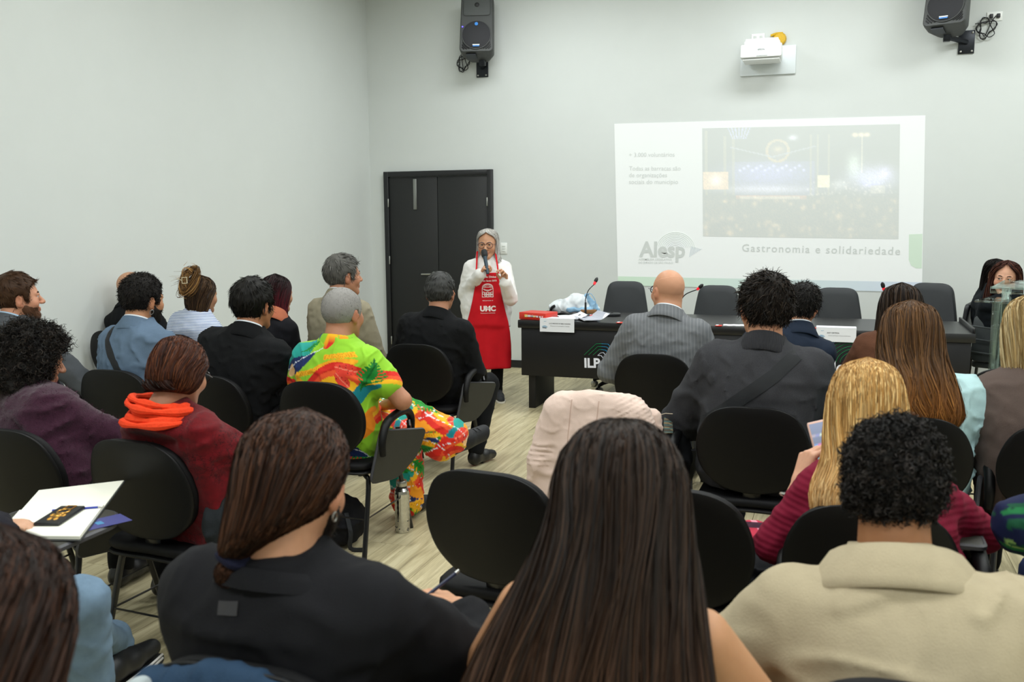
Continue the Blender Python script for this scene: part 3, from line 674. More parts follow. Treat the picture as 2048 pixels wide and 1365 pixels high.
def lecture_chair(tablet):
    r = thing('lecture_chair', '', 'chair')
    bk = pad(MB(), BACK, .034, .012, .0, backmap(-.235)).build('backrest', FAB, r)
    pad(MB(), [(x*1.02, z*1.02) for x, z in BACK], .014, .0, .008, backmap(-.252)).build('back_shell', SHL, bk)
    seat = smoothpoly([(-.20, -.19), (0, -.205), (.20, -.19), (.222, 0), (.215, .17), (.12, .225), (-.12, .225), (-.215, .17), (-.222, 0)], 4)
    st = pad(MB(), seat, .036, .014, .0, lambda x, y, t: (x, y, .425+t-.35*max(0, y-.1)**2*4)).build('seat', FAB, r)
    pad(MB(), [(x*1.01, y*1.01) for x, y in seat], .018, 0, .012, lambda x, y, t: (x, y, .405+t)).build('seat_shell', SHL, st)
    b_ = MB()
    for x in (-.028, .028): pass
    b_.tube([(0, -.02, .398), (0, -.12, .392), (0, -.168, .42), (0, -.185, .49), (0, -.208, .60)], .036, 8, smooth=3, flat=.25, up=(0, 0, 1)).build('back_bracket', TUB, r)
    for sx in (-1, 1):
        MB().tube([(sx*.04, .14, .398), (sx*.15, .14, .398), (sx*.19, .155, .385), (sx*.205, .18, .33), (sx*.215, .28, .0)], .0125, 10, smooth=3).build('leg', TUB, r)
        MB().tube([(sx*.04, -.13, .398), (sx*.15, -.13, .398), (sx*.185, -.135, .385), (sx*.2, -.145, .33), (sx*.215, -.235, .0)], .0125, 10, smooth=3).build('leg', TUB, r)
        MB().tube([(sx*.205, .22, .19), (sx*.206, -.185, .19)], .0045, 6).build('stretcher', TUB, r)
    MB().tube([(-.206, -.185, .19), (.206, -.185, .19)], .0045, 6).build('stretcher', TUB, r)
    x = .29
    MB().tube([(.05, .0, .395), (.24, .0, .395), (x-.01, .0, .42), (x-.01, .02, .60)], .012, 8, smooth=3).build('arm_post', TUB, r)
    MB().tube([(x, -.16, .50), (x, -.165, .57), (x, -.12, .645), (x, .0, .672), (x, .10, .665), (x, .15, .62), (x, .15, .55)], [.015, .019, .021, .021, .021, .019, .016], 10, smooth=4).build('armrest', SHL, r)
    MB().tube([(x, .12, .61), (x+.012, .10, .59), (x+.012, .10, .54)], .011, 8).build('tablet_hinge', TUB, r)
    if tablet == 'up':
        poly = roundpoly([(.30, -.04), (.30, .33), (.22, .42), (-.06, .42), (-.08, .24), (.10, -.04)], [.02, .03, .03, .03, .05, .05], 3)
        tb_ = MB().prism(poly, .02, .005, Matrix.Translation((0, 0, .688))).build('tablet', TAB, r)
        pts = [(p[0], p[1], .698) for p in poly]; MB().tube(pts, .0095, 6, closed=True).build('edge_band', TABE, tb_)
        MB().tube([(x, .1, .66), (.26, .12, .685)], .011, 8).build('tablet_arm', TUB, r)
    elif tablet == 'down':
        a_ = math.radians(-18); e = Vector((-math.sin(a_), math.cos(a_), 0)); nn = Vector((math.cos(a_), math.sin(a_), 0)); p0 = Vector((.335, .14, 0))
        poly = roundpoly([(-.27, .605), (-.345, .375), (-.17, .365), (-.03, .45), (.03, .56)], [.02, .03, .04, .04, .02], 3)
        Mx = Matrix(((e.x, 0, nn.x, p0.x), (e.y, 0, nn.y, p0.y), (0, 1, 0, 0), (0, 0, 0, 1)))
        tb_ = MB().prism(list(reversed(poly)), .02, .004, Mx).build('tablet', TAB, r)
        MB().tube([Mx@Vector((p[0], p[1], .01)) for p in poly], .0105, 6, closed=True).build('edge_band', TABE, tb_)
    return r
PROTO = {}
def chair(kind, x, y, rz, label, group=None):
    if kind not in PROTO: PROTO[kind] = o = lecture_chair(kind)
    else: o = copy_tree(PROTO[kind])
    o.location = (x, y, 0); o.rotation_euler = (0, 0, math.radians(rz)); o['label'] = label; o['group'] = 'black lecture chairs in rows'
    return o
RA, RB, RCY, RD = 5.27, 3.95, 2.75, 1.50
chair('down', -2.36, RA, 0, 'black lecture chair under the black suit man nearest the red apron')
chair('down', -2.96, RA, -4, 'black lecture chair holding the man in the tan jacket')
chair('down', -3.56, RA, 0, 'black lecture chair holding the woman with dark red hair')
chair('down', -4.15, RA, 0, 'black lecture chair holding the woman in the striped shirt')
chair('down', -4.66, RA+.03, 0, 'black lecture chair against the left wall under the bald man in black')
chair('down', -.92, RA, 0, 'black lecture chair under the bald man in grey pinstripe')
chair('down', -.36, RA, 0, 'black lecture chair holding the man in navy')
chair('down', .30, RA, 0, 'black lecture chair holding the woman in the brown jacket')
chair('down', .86, RA, 0, 'empty black lecture chair between the light-blue shirt and the acrylic lectern')
chair('down', -2.25, RB, 0, 'black lecture chair under the man in the tropical print outfit')
chair('down', -2.87, RB, 0, 'black lecture chair behind the tropical print, holding a man in black suit')
chair('down', -3.44, RB, 0, 'black lecture chair behind the blue blazer with crossbody strap')
chair('down', -4.06, RB-.05, -20, 'black lecture chair holding the bearded man in the grey suit')
chair('down', -.90, RB-.02, 0, 'black lecture chair covered by the pale pink jacket')
chair('down', -.28, RB, 0, 'black lecture chair under the man in the charcoal sweater')
chair('down', .30, RB, 0, 'black lecture chair under the woman with long brown hair')
chair('down', .82, RB, 0, 'black lecture chair behind the woman in the brown turtleneck')
chair('down', -.93, RCY, -6, 'empty black lecture chair between the steel bottle and the long dark hair')
chair('down', -.38, RCY, -4, 'empty black lecture chair between the long dark hair and the crimson sleeve')
chair('up', .12, RCY, 0, 'black lecture chair with raised tablet under the woman in crimson')
chair('up', -2.24, RCY, -3, 'black lecture chair with raised tablet behind the red sweater and orange scarf')
chair('down', -2.83, RCY, 0, 'black lecture chair behind the fluffy purple sweater')
chair('up', -2.30, 1.80, 0, 'black lecture chair whose raised tablet carries the open notebook')
chair('down', .78, RCY-.1, 0, 'black lecture chair of the person in the floral sleeve')
chair('down', -.93, RD, 0, 'black lecture chair under the man in the black sweatshirt')
chair('down', -.36, RD+.06, 0, 'black lecture chair under the woman with very long dark hair')
chair('down', .17, RD+.28, 0, 'black lecture chair under the person in the beige jacket')
# office chairs behind the table
OFF = mat('office_upholstery', '#2b2e31', .6, bump=.15, bscale=600)
def office_chair():
    r = thing('office_chair', '', 'chair', group='office chairs behind the conference table')
    hb = [(0, .31), (.11, .305), (.165, .265), (.19, .16), (.215, 0), (.235, -.16), (.235, -.27), (.2, -.31), (.1, -.32)]
    poly = smoothpoly(hb+[(0, -.322)]+[(-x, z) for x, z in reversed(hb[1:])], 4)
    bk = pad(MB(), poly, .05, .018, .012, lambda x, h_, t: (x, .20-t-.4*x*x*0+.06*h_, .735+h_)).build('backrest', OFF, r)
    pad(MB(), [(x*.97, z*.97) for x, z in poly], .012, 0, .01, lambda x, h_, t: (x, .222-t+.06*h_, .735+h_)).build('back_shell', SHL, bk)
    seat = smoothpoly([(-.23, -.24), (.23, -.24), (.25, 0), (.24, .22), (-.24, .22), (-.25, 0)], 4)
    pad(MB(), seat, .06, .02, .01, lambda x, y, t: (x, y-.02, .42+t)).build('seat', OFF, r)
    MB().tube([(0, .0, .41), (0, .2, .405), (0, .255, .43), (0, .25, .62)], .035, 8, smooth=3, flat=.3).build('back_support', TUB, r)
    MB().lathe([(.05, .36), (.05, .42)], 12).build('tilt_housing', SHL, r); MB().lathe([(.027, .1), (.027, .24), (.014, .24), (.014, .38)], 14).build('gas_lift', TUB, r)
    bs = MB().lathe([(.04, .07), (.045, .1), (.03, .125)], 14).build('star_base', SHL, r)
    for k_ in range(5):
        a_ = 2*math.pi*k_/5+.3; d = Vector((math.cos(a_), math.sin(a_), 0))
        MB().tube([d*.02+Vector((0, 0, .11)), d*.2+Vector((0, 0, .1)), d*.29+Vector((0, 0, .075)), d*.295+Vector((0, 0, .06))], [.026, .022, .018, .014], 8, smooth=2).build('base_arm', SHL, bs)
        c = d*.295; w_ = Vector((-d.y, d.x, 0)); rt = w_.to_track_quat('Z', 'Y').to_matrix()
        cs = MB()
        for s in (-1, 1): cs.lathe([(.012, -.009), (.026, -.009), (.029, -.005), (.029, .005), (.026, .009), (.012, .009)], 18, c+w_*.016*s+Vector((0, 0, .029)), rt)
        cs.build('caster', TUB, bs)
        MB().lathe([(.024, 0), (.0265, .001), (.0265, .002), (.024, .003)], 18, c+w_*.026+Vector((0, 0, .029)), rt).build('caster_ring', METAL, bs)
    for s in (-1, 1): MB().tube([(s*.2, .0, .43), (s*.29, .02, .44), (s*.30, .04, .60), (s*.295, -.12, .65), (s*.29, .14, .64), (s*.29, .05, .6)], [.016, .018, .018, .022, .022, .016], 8, smooth=3).build('armrest', SHL, r)
    return r
oc = office_chair()
def topz(px, py, Y): return ony(px, py, Y)
for i, (px, py, Y, rz, lb) in enumerate(((1257, 562, 8.42, 4, 'dark grey office chair left of the bald man, behind the conference table'),
        (1437, 571, 8.40, 0, 'dark grey office chair directly right of the bald man, behind the table'),
        (1672, 577, 8.36, -3, 'dark grey office chair behind the name card near the navy suit'),
        (1846, 565, 8.62, -22, 'dark grey office chair turned aside behind the brown jacket woman'))):
    o = oc if i == 0 else copy_tree(oc); p = ony(px, py, Y+.24); o.location = (p[0], Y, 0); o.rotation_euler = (0, 0, math.radians(rz)); o['label'] = lb
    o.scale = (1, 1, min(1.06, max(.94, p[2]/1.045)))
# ================================================================ figures: smooth implicit surfaces, meshed with surface nets
A3 = lambda *v: np.array(v, float)
def rotm(yaw=0, pitch=0, tilt=0):
    return np.array(Matrix.Rotation(math.radians(yaw), 3, 'Z')@Matrix.Rotation(math.radians(pitch), 3, 'X')@Matrix.Rotation(math.radians(tilt), 3, 'Y'))
def cone(a, b, ra, rb):
    a, b = np.asarray(a, float), np.asarray(b, float); ab = b-a; L2 = max(ab@ab, 1e-9)
    def fn(x, y, z, o):
        px, py, pz = x-a[0], y-a[1], z-a[2]
        t = np.clip((px*ab[0]+py*ab[1]+pz*ab[2])/L2, 0, 1)
        return np.sqrt((px-ab[0]*t)**2+(py-ab[1]*t)**2+(pz-ab[2]*t)**2)-(ra+(rb-ra)*t)-o
    r = max(ra, rb); return fn, np.minimum(a, b)-r, np.maximum(a, b)+r
def ell(c, r, R=None):
    c, r = np.asarray(c, float), np.asarray(r, float)
    def fn(x, y, z, o):
        px, py, pz = x-c[0], y-c[1], z-c[2]
        if R is not None: px, py, pz = [R[0, i]*px+R[1, i]*py+R[2, i]*pz for i in range(3)]
        q = r+o; k0 = np.sqrt((px/q[0])**2+(py/q[1])**2+(pz/q[2])**2); k1 = np.sqrt((px/q[0]**2)**2+(py/q[1]**2)**2+(pz/q[2]**2)**2)+1e-9
        return k0*(k0-1)/k1
    m_ = r if R is None else np.full(3, r.max()); return fn, c-m_, c+m_
def func(fn, lo, hi): return fn, np.asarray(lo, float), np.asarray(hi, float)
DT = np.array([-.05, 0, .02, .04, .065, .095, .14, .2]); DRX = np.array([.050, .060, .082, .116, .148, .164, .171, .169]); DRY = np.array([.050, .060, .068, .077, .089, .099, .109, .115])
BU = np.array([-.1, 0, .12, .3, .45]); BRX = np.array([.16, .174, .177, .162, .160]); BRY = np.array([.12, .129, .130, .120, .115])
def torso(P, N, sw, fat, tw, mid, umin=-.06, umax=1.0, wide=1.0):
    P, N = np.asarray(P, float), np.asarray(N, float); ch = N-P; L_ = np.linalg.norm(ch); a = ch/L_; Mp = (P+N)/2+np.asarray(mid, float)
    TU = np.concatenate([BU, (1-DT/L_)[::-1]]); TRX = np.concatenate([BRX, DRX[::-1]]); TRY = np.concatenate([BRY, DRY[::-1]])
    w = np.interp(TU, [0, .5, .72, .86, 1], [1*wide, (sw/.16)**.6*wide, sw/.16, sw/.16, 1]); RX = TRX*w+fat*np.interp(TU, [0, .3, .6, .85, 1], [.9, 1, .7, .12, 0]); RY = TRY+fat*np.interp(TU, [0, .3, .6, .9, 1], [.8, 1, .6, .2, 0])
    uu = np.linspace(-.1, 1.1, 90); RXd = np.interp(uu, TU, RX); RYd = np.interp(uu, TU, RY); ker = np.ones(5)/5
    RXd = np.convolve(np.pad(RXd, 2, 'edge'), ker, 'valid'); RYd = np.convolve(np.pad(RYd, 2, 'edge'), ker, 'valid')
    def center(u): return ((1-u)**2)[..., None]*P+(2*u*(1-u))[..., None]*Mp+(u**2)[..., None]*N
    def fn(x, y, z, o):
        u = ((x-P[0])*a[0]+(y-P[1])*a[1]+(z-P[2])*a[2])/L_
        cx = (1-u)**2*P[0]+2*u*(1-u)*Mp[0]+u*u*N[0]; cy = (1-u)**2*P[1]+2*u*(1-u)*Mp[1]+u*u*N[1]
        t = tw*np.clip(u, 0, 1); ca, sa = np.cos(t), np.sin(t)
        dx = ca*(x-cx)+sa*(y-cy); dy = -sa*(x-cx)+ca*(y-cy)
        rx = np.interp(u, uu, RXd)+o; ry = np.interp(u, uu, RYd)+o
        g = ((np.abs(dx)/rx)**2.35+(np.abs(dy)/ry)**2.35)**(1/2.35)
        return np.maximum((g-1)*np.minimum(rx, ry), np.maximum((u-umax)*L_-o, (umin-u)*L_-o))
    lo = np.minimum(np.minimum(P, N), Mp)-.26-fat; hi = np.maximum(np.maximum(P, N), Mp)+.26+fat
    lo[2] = min(P[2], N[2])-.1; hi[2] = max(P[2], N[2])+.1
    return (fn, lo, hi), center
EDG = [(o, tuple(np.add(o, e))) for e in ((1, 0, 0), (0, 1, 0), (0, 0, 1)) for o in [(i, j, k) for i in (0, 1) for j in (0, 1) for k in (0, 1)] if max(np.add(o, e)) < 2]
def mesh_sdf(items, h, off=0, post=None):
    """items: (prim, op, k) with op '+', '-' or '&'"""
    los = [p[1] for p, op, k in items if op == '+']; his = [p[2] for p, op, k in items if op == '+']
    lo = np.min(los, 0)-off-3*h-.004; hi = np.max(his, 0)+off+3*h+.004; n = np.ceil((hi-lo)/h).astype(int)+1
    ax = [lo[i]+h*np.arange(n[i]) for i in range(3)]; D = np.full(n, .5)
    for p, op, k in items:
        mg = k+off+2.5*h+.006; s = []
        for i in range(3):
            i0 = max(0, int(np.floor((p[1][i]-mg-lo[i])/h))); i1 = min(n[i], int(np.ceil((p[2][i]+mg-lo[i])/h))+1); s.append(slice(i0, i1))
        if op == '&': s = [slice(0, n[0]), slice(0, n[1]), slice(0, n[2])]
        s = tuple(s); x, y, z = ax[0][s[0]][:, None, None], ax[1][s[1]][None, :, None], ax[2][s[2]][None, None, :]
        d = p[0](x, y, z, off if op == '+' else 0); a = D[s]
        if op == '+':
            if k: t = np.clip(.5+.5*(d-a)/k, 0, 1); D[s] = d*(1-t)+a*t-k*t*(1-t)
            else: D[s] = np.minimum(a, d)
        else:
            b_ = -d if op == '-' else d
            if k: t = np.clip(.5-.5*(b_-a)/k, 0, 1); D[s] = b_*(1-t)+a*t+k*t*(1-t)
            else: D[s] = np.maximum(a, b_)
    if post is not None:
        I = np.argwhere(np.abs(D) < .035); Q = lo+h*I; D[tuple(I.T)] += post(Q)
    D[0] = D[-1] = .5; D[:, 0] = D[:, -1] = .5; D[:, :, 0] = D[:, :, -1] = .5
    return surfnet(D, lo, h)
def surfnet(D, lo, h):
    S = D < 0; c = np.zeros(np.array(S.shape)-1, np.int8)
    for i in (0, 1):
        for j in (0, 1):
            for k in (0, 1): c += S[i:S.shape[0]-1+i, j:S.shape[1]-1+j, k:S.shape[2]-1+k]
    I = np.argwhere((c > 0) & (c < 8)); idx = np.full(c.shape, -1, np.int64); idx[tuple(I.T)] = np.arange(len(I))
    acc = np.zeros((len(I), 3)); cnt = np.zeros(len(I))
    for o1, o2 in EDG:
        d1 = D[tuple((I+o1).T)]; d2 = D[tuple((I+o2).T)]; cr = (d1 < 0) != (d2 < 0); t = np.where(cr, d1/np.where(cr, d1-d2, 1), 0)
        acc += np.where(cr[:, None], np.array(o1)+t[:, None]*(np.array(o2)-np.array(o1)), 0); cnt += cr
    V = lo+h*(I+acc/cnt[:, None]); Q = []
    for axis in range(3):
        b1, b2 = [(1, 2), (2, 0), (0, 1)][axis]; sl0 = [slice(1, -1)]*3; sl0[axis] = slice(0, -1); sl1 = list(sl0); sl1[axis] = slice(1, None)
        s0, s1 = S[tuple(sl0)], S[tuple(sl1)]; E = np.argwhere(s0 != s1); fl = s0[tuple(E.T)]
        E = E+np.array([0 if i == axis else 1 for i in range(3)]); e1 = np.eye(3, dtype=int)[b1]; e2 = np.eye(3, dtype=int)[b2]
        q_ = np.stack([idx[tuple((E-e1-e2).T)], idx[tuple((E-e2).T)], idx[tuple(E.T)], idx[tuple((E-e1).T)]], -1)
        q_[~fl] = q_[~fl][:, ::-1]; Q.append(q_)
    return V, np.concatenate(Q)
def vnormals(V, Q):
    fn = np.cross(V[Q[:, 2]]-V[Q[:, 0]], V[Q[:, 3]]-V[Q[:, 1]]); n = np.zeros_like(V)
    for i in range(4): np.add.at(n, Q[:, i], fn)
    return n/(np.linalg.norm(n, axis=1, keepdims=True)+1e-12)
def relax(V, Q, it=2, f=.5):
    for _ in range(it):
        s = np.zeros_like(V); c = np.zeros(len(V))
        for i in range(4):
            np.add.at(s, Q[:, i], V[Q[:, (i+1) % 4]]); np.add.at(c, Q[:, i], 1)
        V = V*(1-f)+f*s/np.maximum(c, 1)[:, None]
    return V
def mknoise(seed, freq, n=6, aniso=(1, 1, 1)):
    rs_ = np.random.RandomState(seed); K = rs_.randn(n, 3); K = K/np.linalg.norm(K, axis=1, keepdims=True)*freq*(.6+.9*rs_.rand(n, 1))*np.array(aniso); ph = rs_.rand(n)*6.28; K2 = rs_.randn(n, 3)*freq*.35; p2 = rs_.rand(n)*6.28
    def f(P):
        s = 0
        for i in range(n): s = s+np.sin(P@K[i]+ph[i]+1.3*np.sin(P@K2[i]+p2[i]))
        return s/n
    return f
def folds(seed, amp=.006, freq=34, aniso=(.7, .7, 1.35)):
    f1 = mknoise(seed, freq*1.15, 5, aniso); f2 = mknoise(seed+1, freq*2.4, 4, aniso); f3 = mknoise(seed+2, freq*.5, 4); f4 = mknoise(seed+3, freq*1.7, 4, (1.4, .6, .8))
    def f(P):
        m_ = np.clip(.5+1.6*f3(P), .08, 1.3); r1 = np.abs(f1(P)); r4 = np.abs(f4(P))
        return -amp*(.95*m_*(np.exp(-(r1/.16)**2)-.25)+.7*(1.3-m_)*(np.exp(-(r4/.13)**2)-.2)+.3*f2(P))*1.15
    return f
class Acc:
    """accumulates numpy quads + colours"""
    def __init__(s): s.V = []; s.Q = []; s.C = []; s.n = 0
    def add(s, V, Q, C=None):
        s.V.append(V); s.Q.append(Q+s.n); s.n += len(V)
        C = np.ones((len(V), 3)) if C is None else np.asarray(C, float)
        s.C.append(np.broadcast_to(C, (len(V), 3)))
    def bridge(s):
        """join the islands inside the clothing so the body is one surface"""
        off = np.cumsum([0]+[len(v) for v in s.V]); k = len(s.V)-1; base = s.V[k]; e = s.Q[k]
        low = s.Q[k][np.argmin(s.V[k][s.Q[k][:, 0]-off[k]][:, 2])]
        for i in range(k):
            f = s.Q[i][np.argmin(np.linalg.norm(s.V[i][s.Q[i][:, 0]-off[i]]-s.V[k][low[0]-off[k]], axis=1))]
            s.Q.append(np.array([[low[0], low[1], f[1], f[0]]]))
    def build(s, name, m_, parent, T=None):
        V = np.concatenate(s.V)
        if T is not None: V = T(V)
        return npmesh(name, V, np.concatenate(s.Q), m_, parent, np.concatenate(s.C))
# ---- head ---------------------------------------------------------------------------------
def head_items(sex, fat=0, face=True):
    f = sex == 'f'; j = .9 if f else 1.0
    it = [(ell((0, -.012, .036), (.0775, .099, .089)), '+', 0), (ell((0, .034, -.008), (.064+fat, .056, .088)), '+', .03),
          (cone((0, .025, -.06), (0, .066, -.094), .05*j+fat, .022*j+fat*.5), '+', .03)]
    for s in (-1, 1):
        it += [(cone((s*.052*j, .004, -.04), (s*.02, .066, -.092), .022*j+fat, .019*j+fat*.6), '+', .025), (ell((s*.04, .058, -.024), (.03+fat*.6, .028, .03)), '+', .02)]
    if face:
        for s in (-1, 1): it += [(ell((s*.031, .101, .010), (.017, .017, .013)), '-', .012), (cone((s*.014, .088, .027), (s*.045, .076, .026), .008, .008), '+', .012)]
        for s in (-1, 1): it += [(cone((s*.018, .0905, .0175), (s*.031, .0935, .0205), .0035, .0045), '+', .004), (cone((s*.031, .0935, .0205), (s*.045, .083, .016), .0045, .0035), '+', .004), (cone((s*.019, .088, .002), (s*.043, .083, .002), .0045, .0045), '+', .005)]
        it += [(cone((0, .088, .018), (0, .112, -.023), .0075, .0125), '+', .012)]
        for s in (-1, 1): it += [(ell((s*.012, .102, -.027), (.0085, .0095, .0075)), '+', .008)]
        it += [(cone((-.02, .088, -.0535), (.02, .088, -.0535), .007, .007), '+', .006), (cone((-.016, .088, -.064), (.016, .088, -.064), .0075, .0075), '+', .006), (cone((-.024, .1, -.0588), (.024, .1, -.0588), .003, .003), '-', .005)]
    for s in (-1, 1):
        Re = rotm(s*-22, -12, 0); it += [(ell((s*.083, -.012, .0), (.007, .019, .032), Re), '+', .006), (ell((s*.093, -.009, .006), (.007, .010, .018), Re), '-', .005), (ell((s*.078, -.004, -.026), (.008, .011, .012)), '+', .006)]
    return it
SKINS = {}
def skin(col):
    if col not in SKINS:
        M = mat('skin_'+col.strip('#'), col, .5, attr='Col', sss=.12, noise=.05, nscale=60, bump=.06, bscale=260, spec=.4)
        SKINS[col] = M
    return SKINS[col]
def tube_strands(P, r, C):
    """P (n,m,3) polylines, r (n,) or scalar: thin tapered hair blades, each turned its own way"""
    n, m_, _ = P.shape; T = np.gradient(P, axis=1); T /= np.linalg.norm(T, axis=2, keepdims=True)+1e-9
    ref = np.random.RandomState(n).randn(n, 1, 3); u = np.cross(T, ref); u /= np.linalg.norm(u, axis=2, keepdims=True)+1e-9
    rr = np.broadcast_to(np.asarray(r, float).reshape(-1, 1, 1), (n, 1, 1))*np.linspace(1.15, .4, m_)[None, :, None]
    V = np.stack([P-u*rr, P+u*rr], 2); idx = np.arange(n*m_*2).reshape(n, m_, 2)
    Q = np.stack([idx[:, :-1, 0], idx[:, :-1, 1], idx[:, 1:, 1], idx[:, 1:, 0]], -1).reshape(-1, 4)
    return V.reshape(-1, 3), Q, np.repeat(C, m_*2, 0)
def ribbons(P, side, w, C):
    n, m_, _ = P.shape; tp = np.concatenate([np.full(m_-3, 1.0), [.85, .6, .25]])[None, :, None]
    V = np.stack([P-side*w[:, None, None]*tp, P+side*w[:, None, None]*tp], 2); idx = np.arange(n*m_*2).reshape(n, m_, 2)
    Q = np.stack([idx[:, :-1, 0], idx[:, :-1, 1], idx[:, 1:, 1], idx[:, 1:, 0]], -1).reshape(-1, 4)
    return V.reshape(-1, 3), Q, np.repeat(C, m_*2, 0)
def palette(cols, n, rs_, var=.18):
    c = np.array([srgb(x) for x in cols]); k = c[rs_.randint(len(c), size=n)]; return np.clip(k*(1+var*rs_.randn(n, 1)), 0, 1)
HAIRM = mat('hair_fibre', '#ffffff', .5, attr='Col', spec=.16); HAIRC = mat('hair_matte', '#ffffff', .65, attr='Col', spec=.2)
ZB = {'mid': ([-.13, -.06, -.03, -.02, .012, .017, .036, .05, .07, .12], [-.115, -.118, -.07, .02, .024, -.012, -.008, .055, .076, .098]), 'short': ([-.13, -.06, -.03, -.02, .012, .017, .036, .05, .07, .12], [-.10, -.104, -.068, .026, .028, -.012, -.008, .055, .076, .098]),
      'fringe': ([-.13, -.02, .03, .06, .12], [-.10, -.11, -.06, .04, .05]),
      'full': ([-.13, -.05, .0, .03, .05, .07, .12], [-.11, -.12, -.10, -.07, .03, .066, .09])}
def cap_hair(style, cols, thick=.012, n=1800, length=.028, curl=0, seed=0, h=.0065, noise=.0045, nfreq=130, lift=.16, top=0, rad=.0015, bald=None, shape=None, curlr=.005, lay=.35, back=0):
    rs_ = np.random.RandomState(seed); hi_ = head_items('m', 0, False)[:2]; zx, zy = ZB[style]; nz_ = mknoise(seed+5, nfreq, 6)
    def line(x, y, z, o): return (np.interp(y, zx, zy)-z)*.75+0*x
    it = [(ell((0, -.012-back*.5, .036+top*.35), (.0775+thick, .099+thick+back*.5, .089+thick+top*.5)), '+', 0), (ell((0, .03, .02), (.066+thick*.9, .058+thick*.8, .075+thick)), '+', .02)]
    if shape: it += [(ell(c, r), '+', .02) for c, r in shape]
    it += [(func(line, (-1, -1, -1), (1, 1, 1)), '&', .012)]
    if bald is not None: it += [(ell(*bald), '-', .012)]
    V, Q = mesh_sdf(it, h, post=lambda P: noise*nz_(P))
    nr = vnormals(V, Q); a = Acc(); a.add(V, Q, np.array(srgb(cols[0])))
    if n:
        out = np.where((V[:, 2] > -.11))[0]; k = rs_.choice(out, n); p = V[k]; nn = nr[k]; cr = np.array([.012, -.055, .125]); fl = p-cr; fl[:, 1] += np.where(p[:, 2] > .07, .10, 0)*(p[:, 1] > -.04); fl[:, 2] -= .02
        fl = fl-nn*np.sum(fl*nn, 1, keepdims=True); fl /= np.linalg.norm(fl, axis=1, keepdims=True)+1e-9; m_ = 4 if not curl else 8; t = np.linspace(0, 1, m_)
        ln = length*(.6+.8*rs_.rand(n)); sd = np.cross(nn, fl); jit = rs_.randn(n, 1)*.22; d = fl+sd*jit; d /= np.linalg.norm(d, axis=1, keepdims=True)
        if curl:
            w_ = (d*lay+nn*(1.05-.95*lay)+.5*(1-.7*lay)*rs_.randn(n, 3)); w_ /= np.linalg.norm(w_, axis=1, keepdims=True); e1 = np.cross(w_, d+1e-3); e1 /= np.linalg.norm(e1, axis=1, keepdims=True)+1e-9; e2 = np.cross(w_, e1); ph = rs_.rand(n)*6.28
            an = ph[:, None]+t[None]*curl; P = p[:, None]+w_[:, None]*(ln[:, None]*t)[..., None]*.8+curlr*(np.cos(an)[..., None]*e1[:, None]+np.sin(an)[..., None]*e2[:, None])
        else: P = p[:, None]-nn[:, None]*.002+d[:, None]*(ln[:, None]*t)[..., None]+nn[:, None]*(lift*ln[:, None]*t*(1.2-t))[..., None]
        a.add(*tube_strands(P, rad*(.6+.8*rs_.rand(n)), palette(cols, n, rs_, .4)))
    return a
def catmull(R, s):
    R = np.asarray(R, float); n = len(R); x = np.clip(s, 0, 1)*(n-1); i = np.clip(np.floor(x).astype(int), 0, n-2); t = (x-i)[..., None]
    g = lambda j: R[np.clip(j, 0, n-1)]; p0, p1, p2, p3 = g(i-1), g(i), g(i+1), g(i+2)
    return .5*((2*p1)+(p2-p0)*t+(2*p0-5*p1+4*p2-p3)*t*t+(3*p1-p0-3*p2+p3)*t**3)
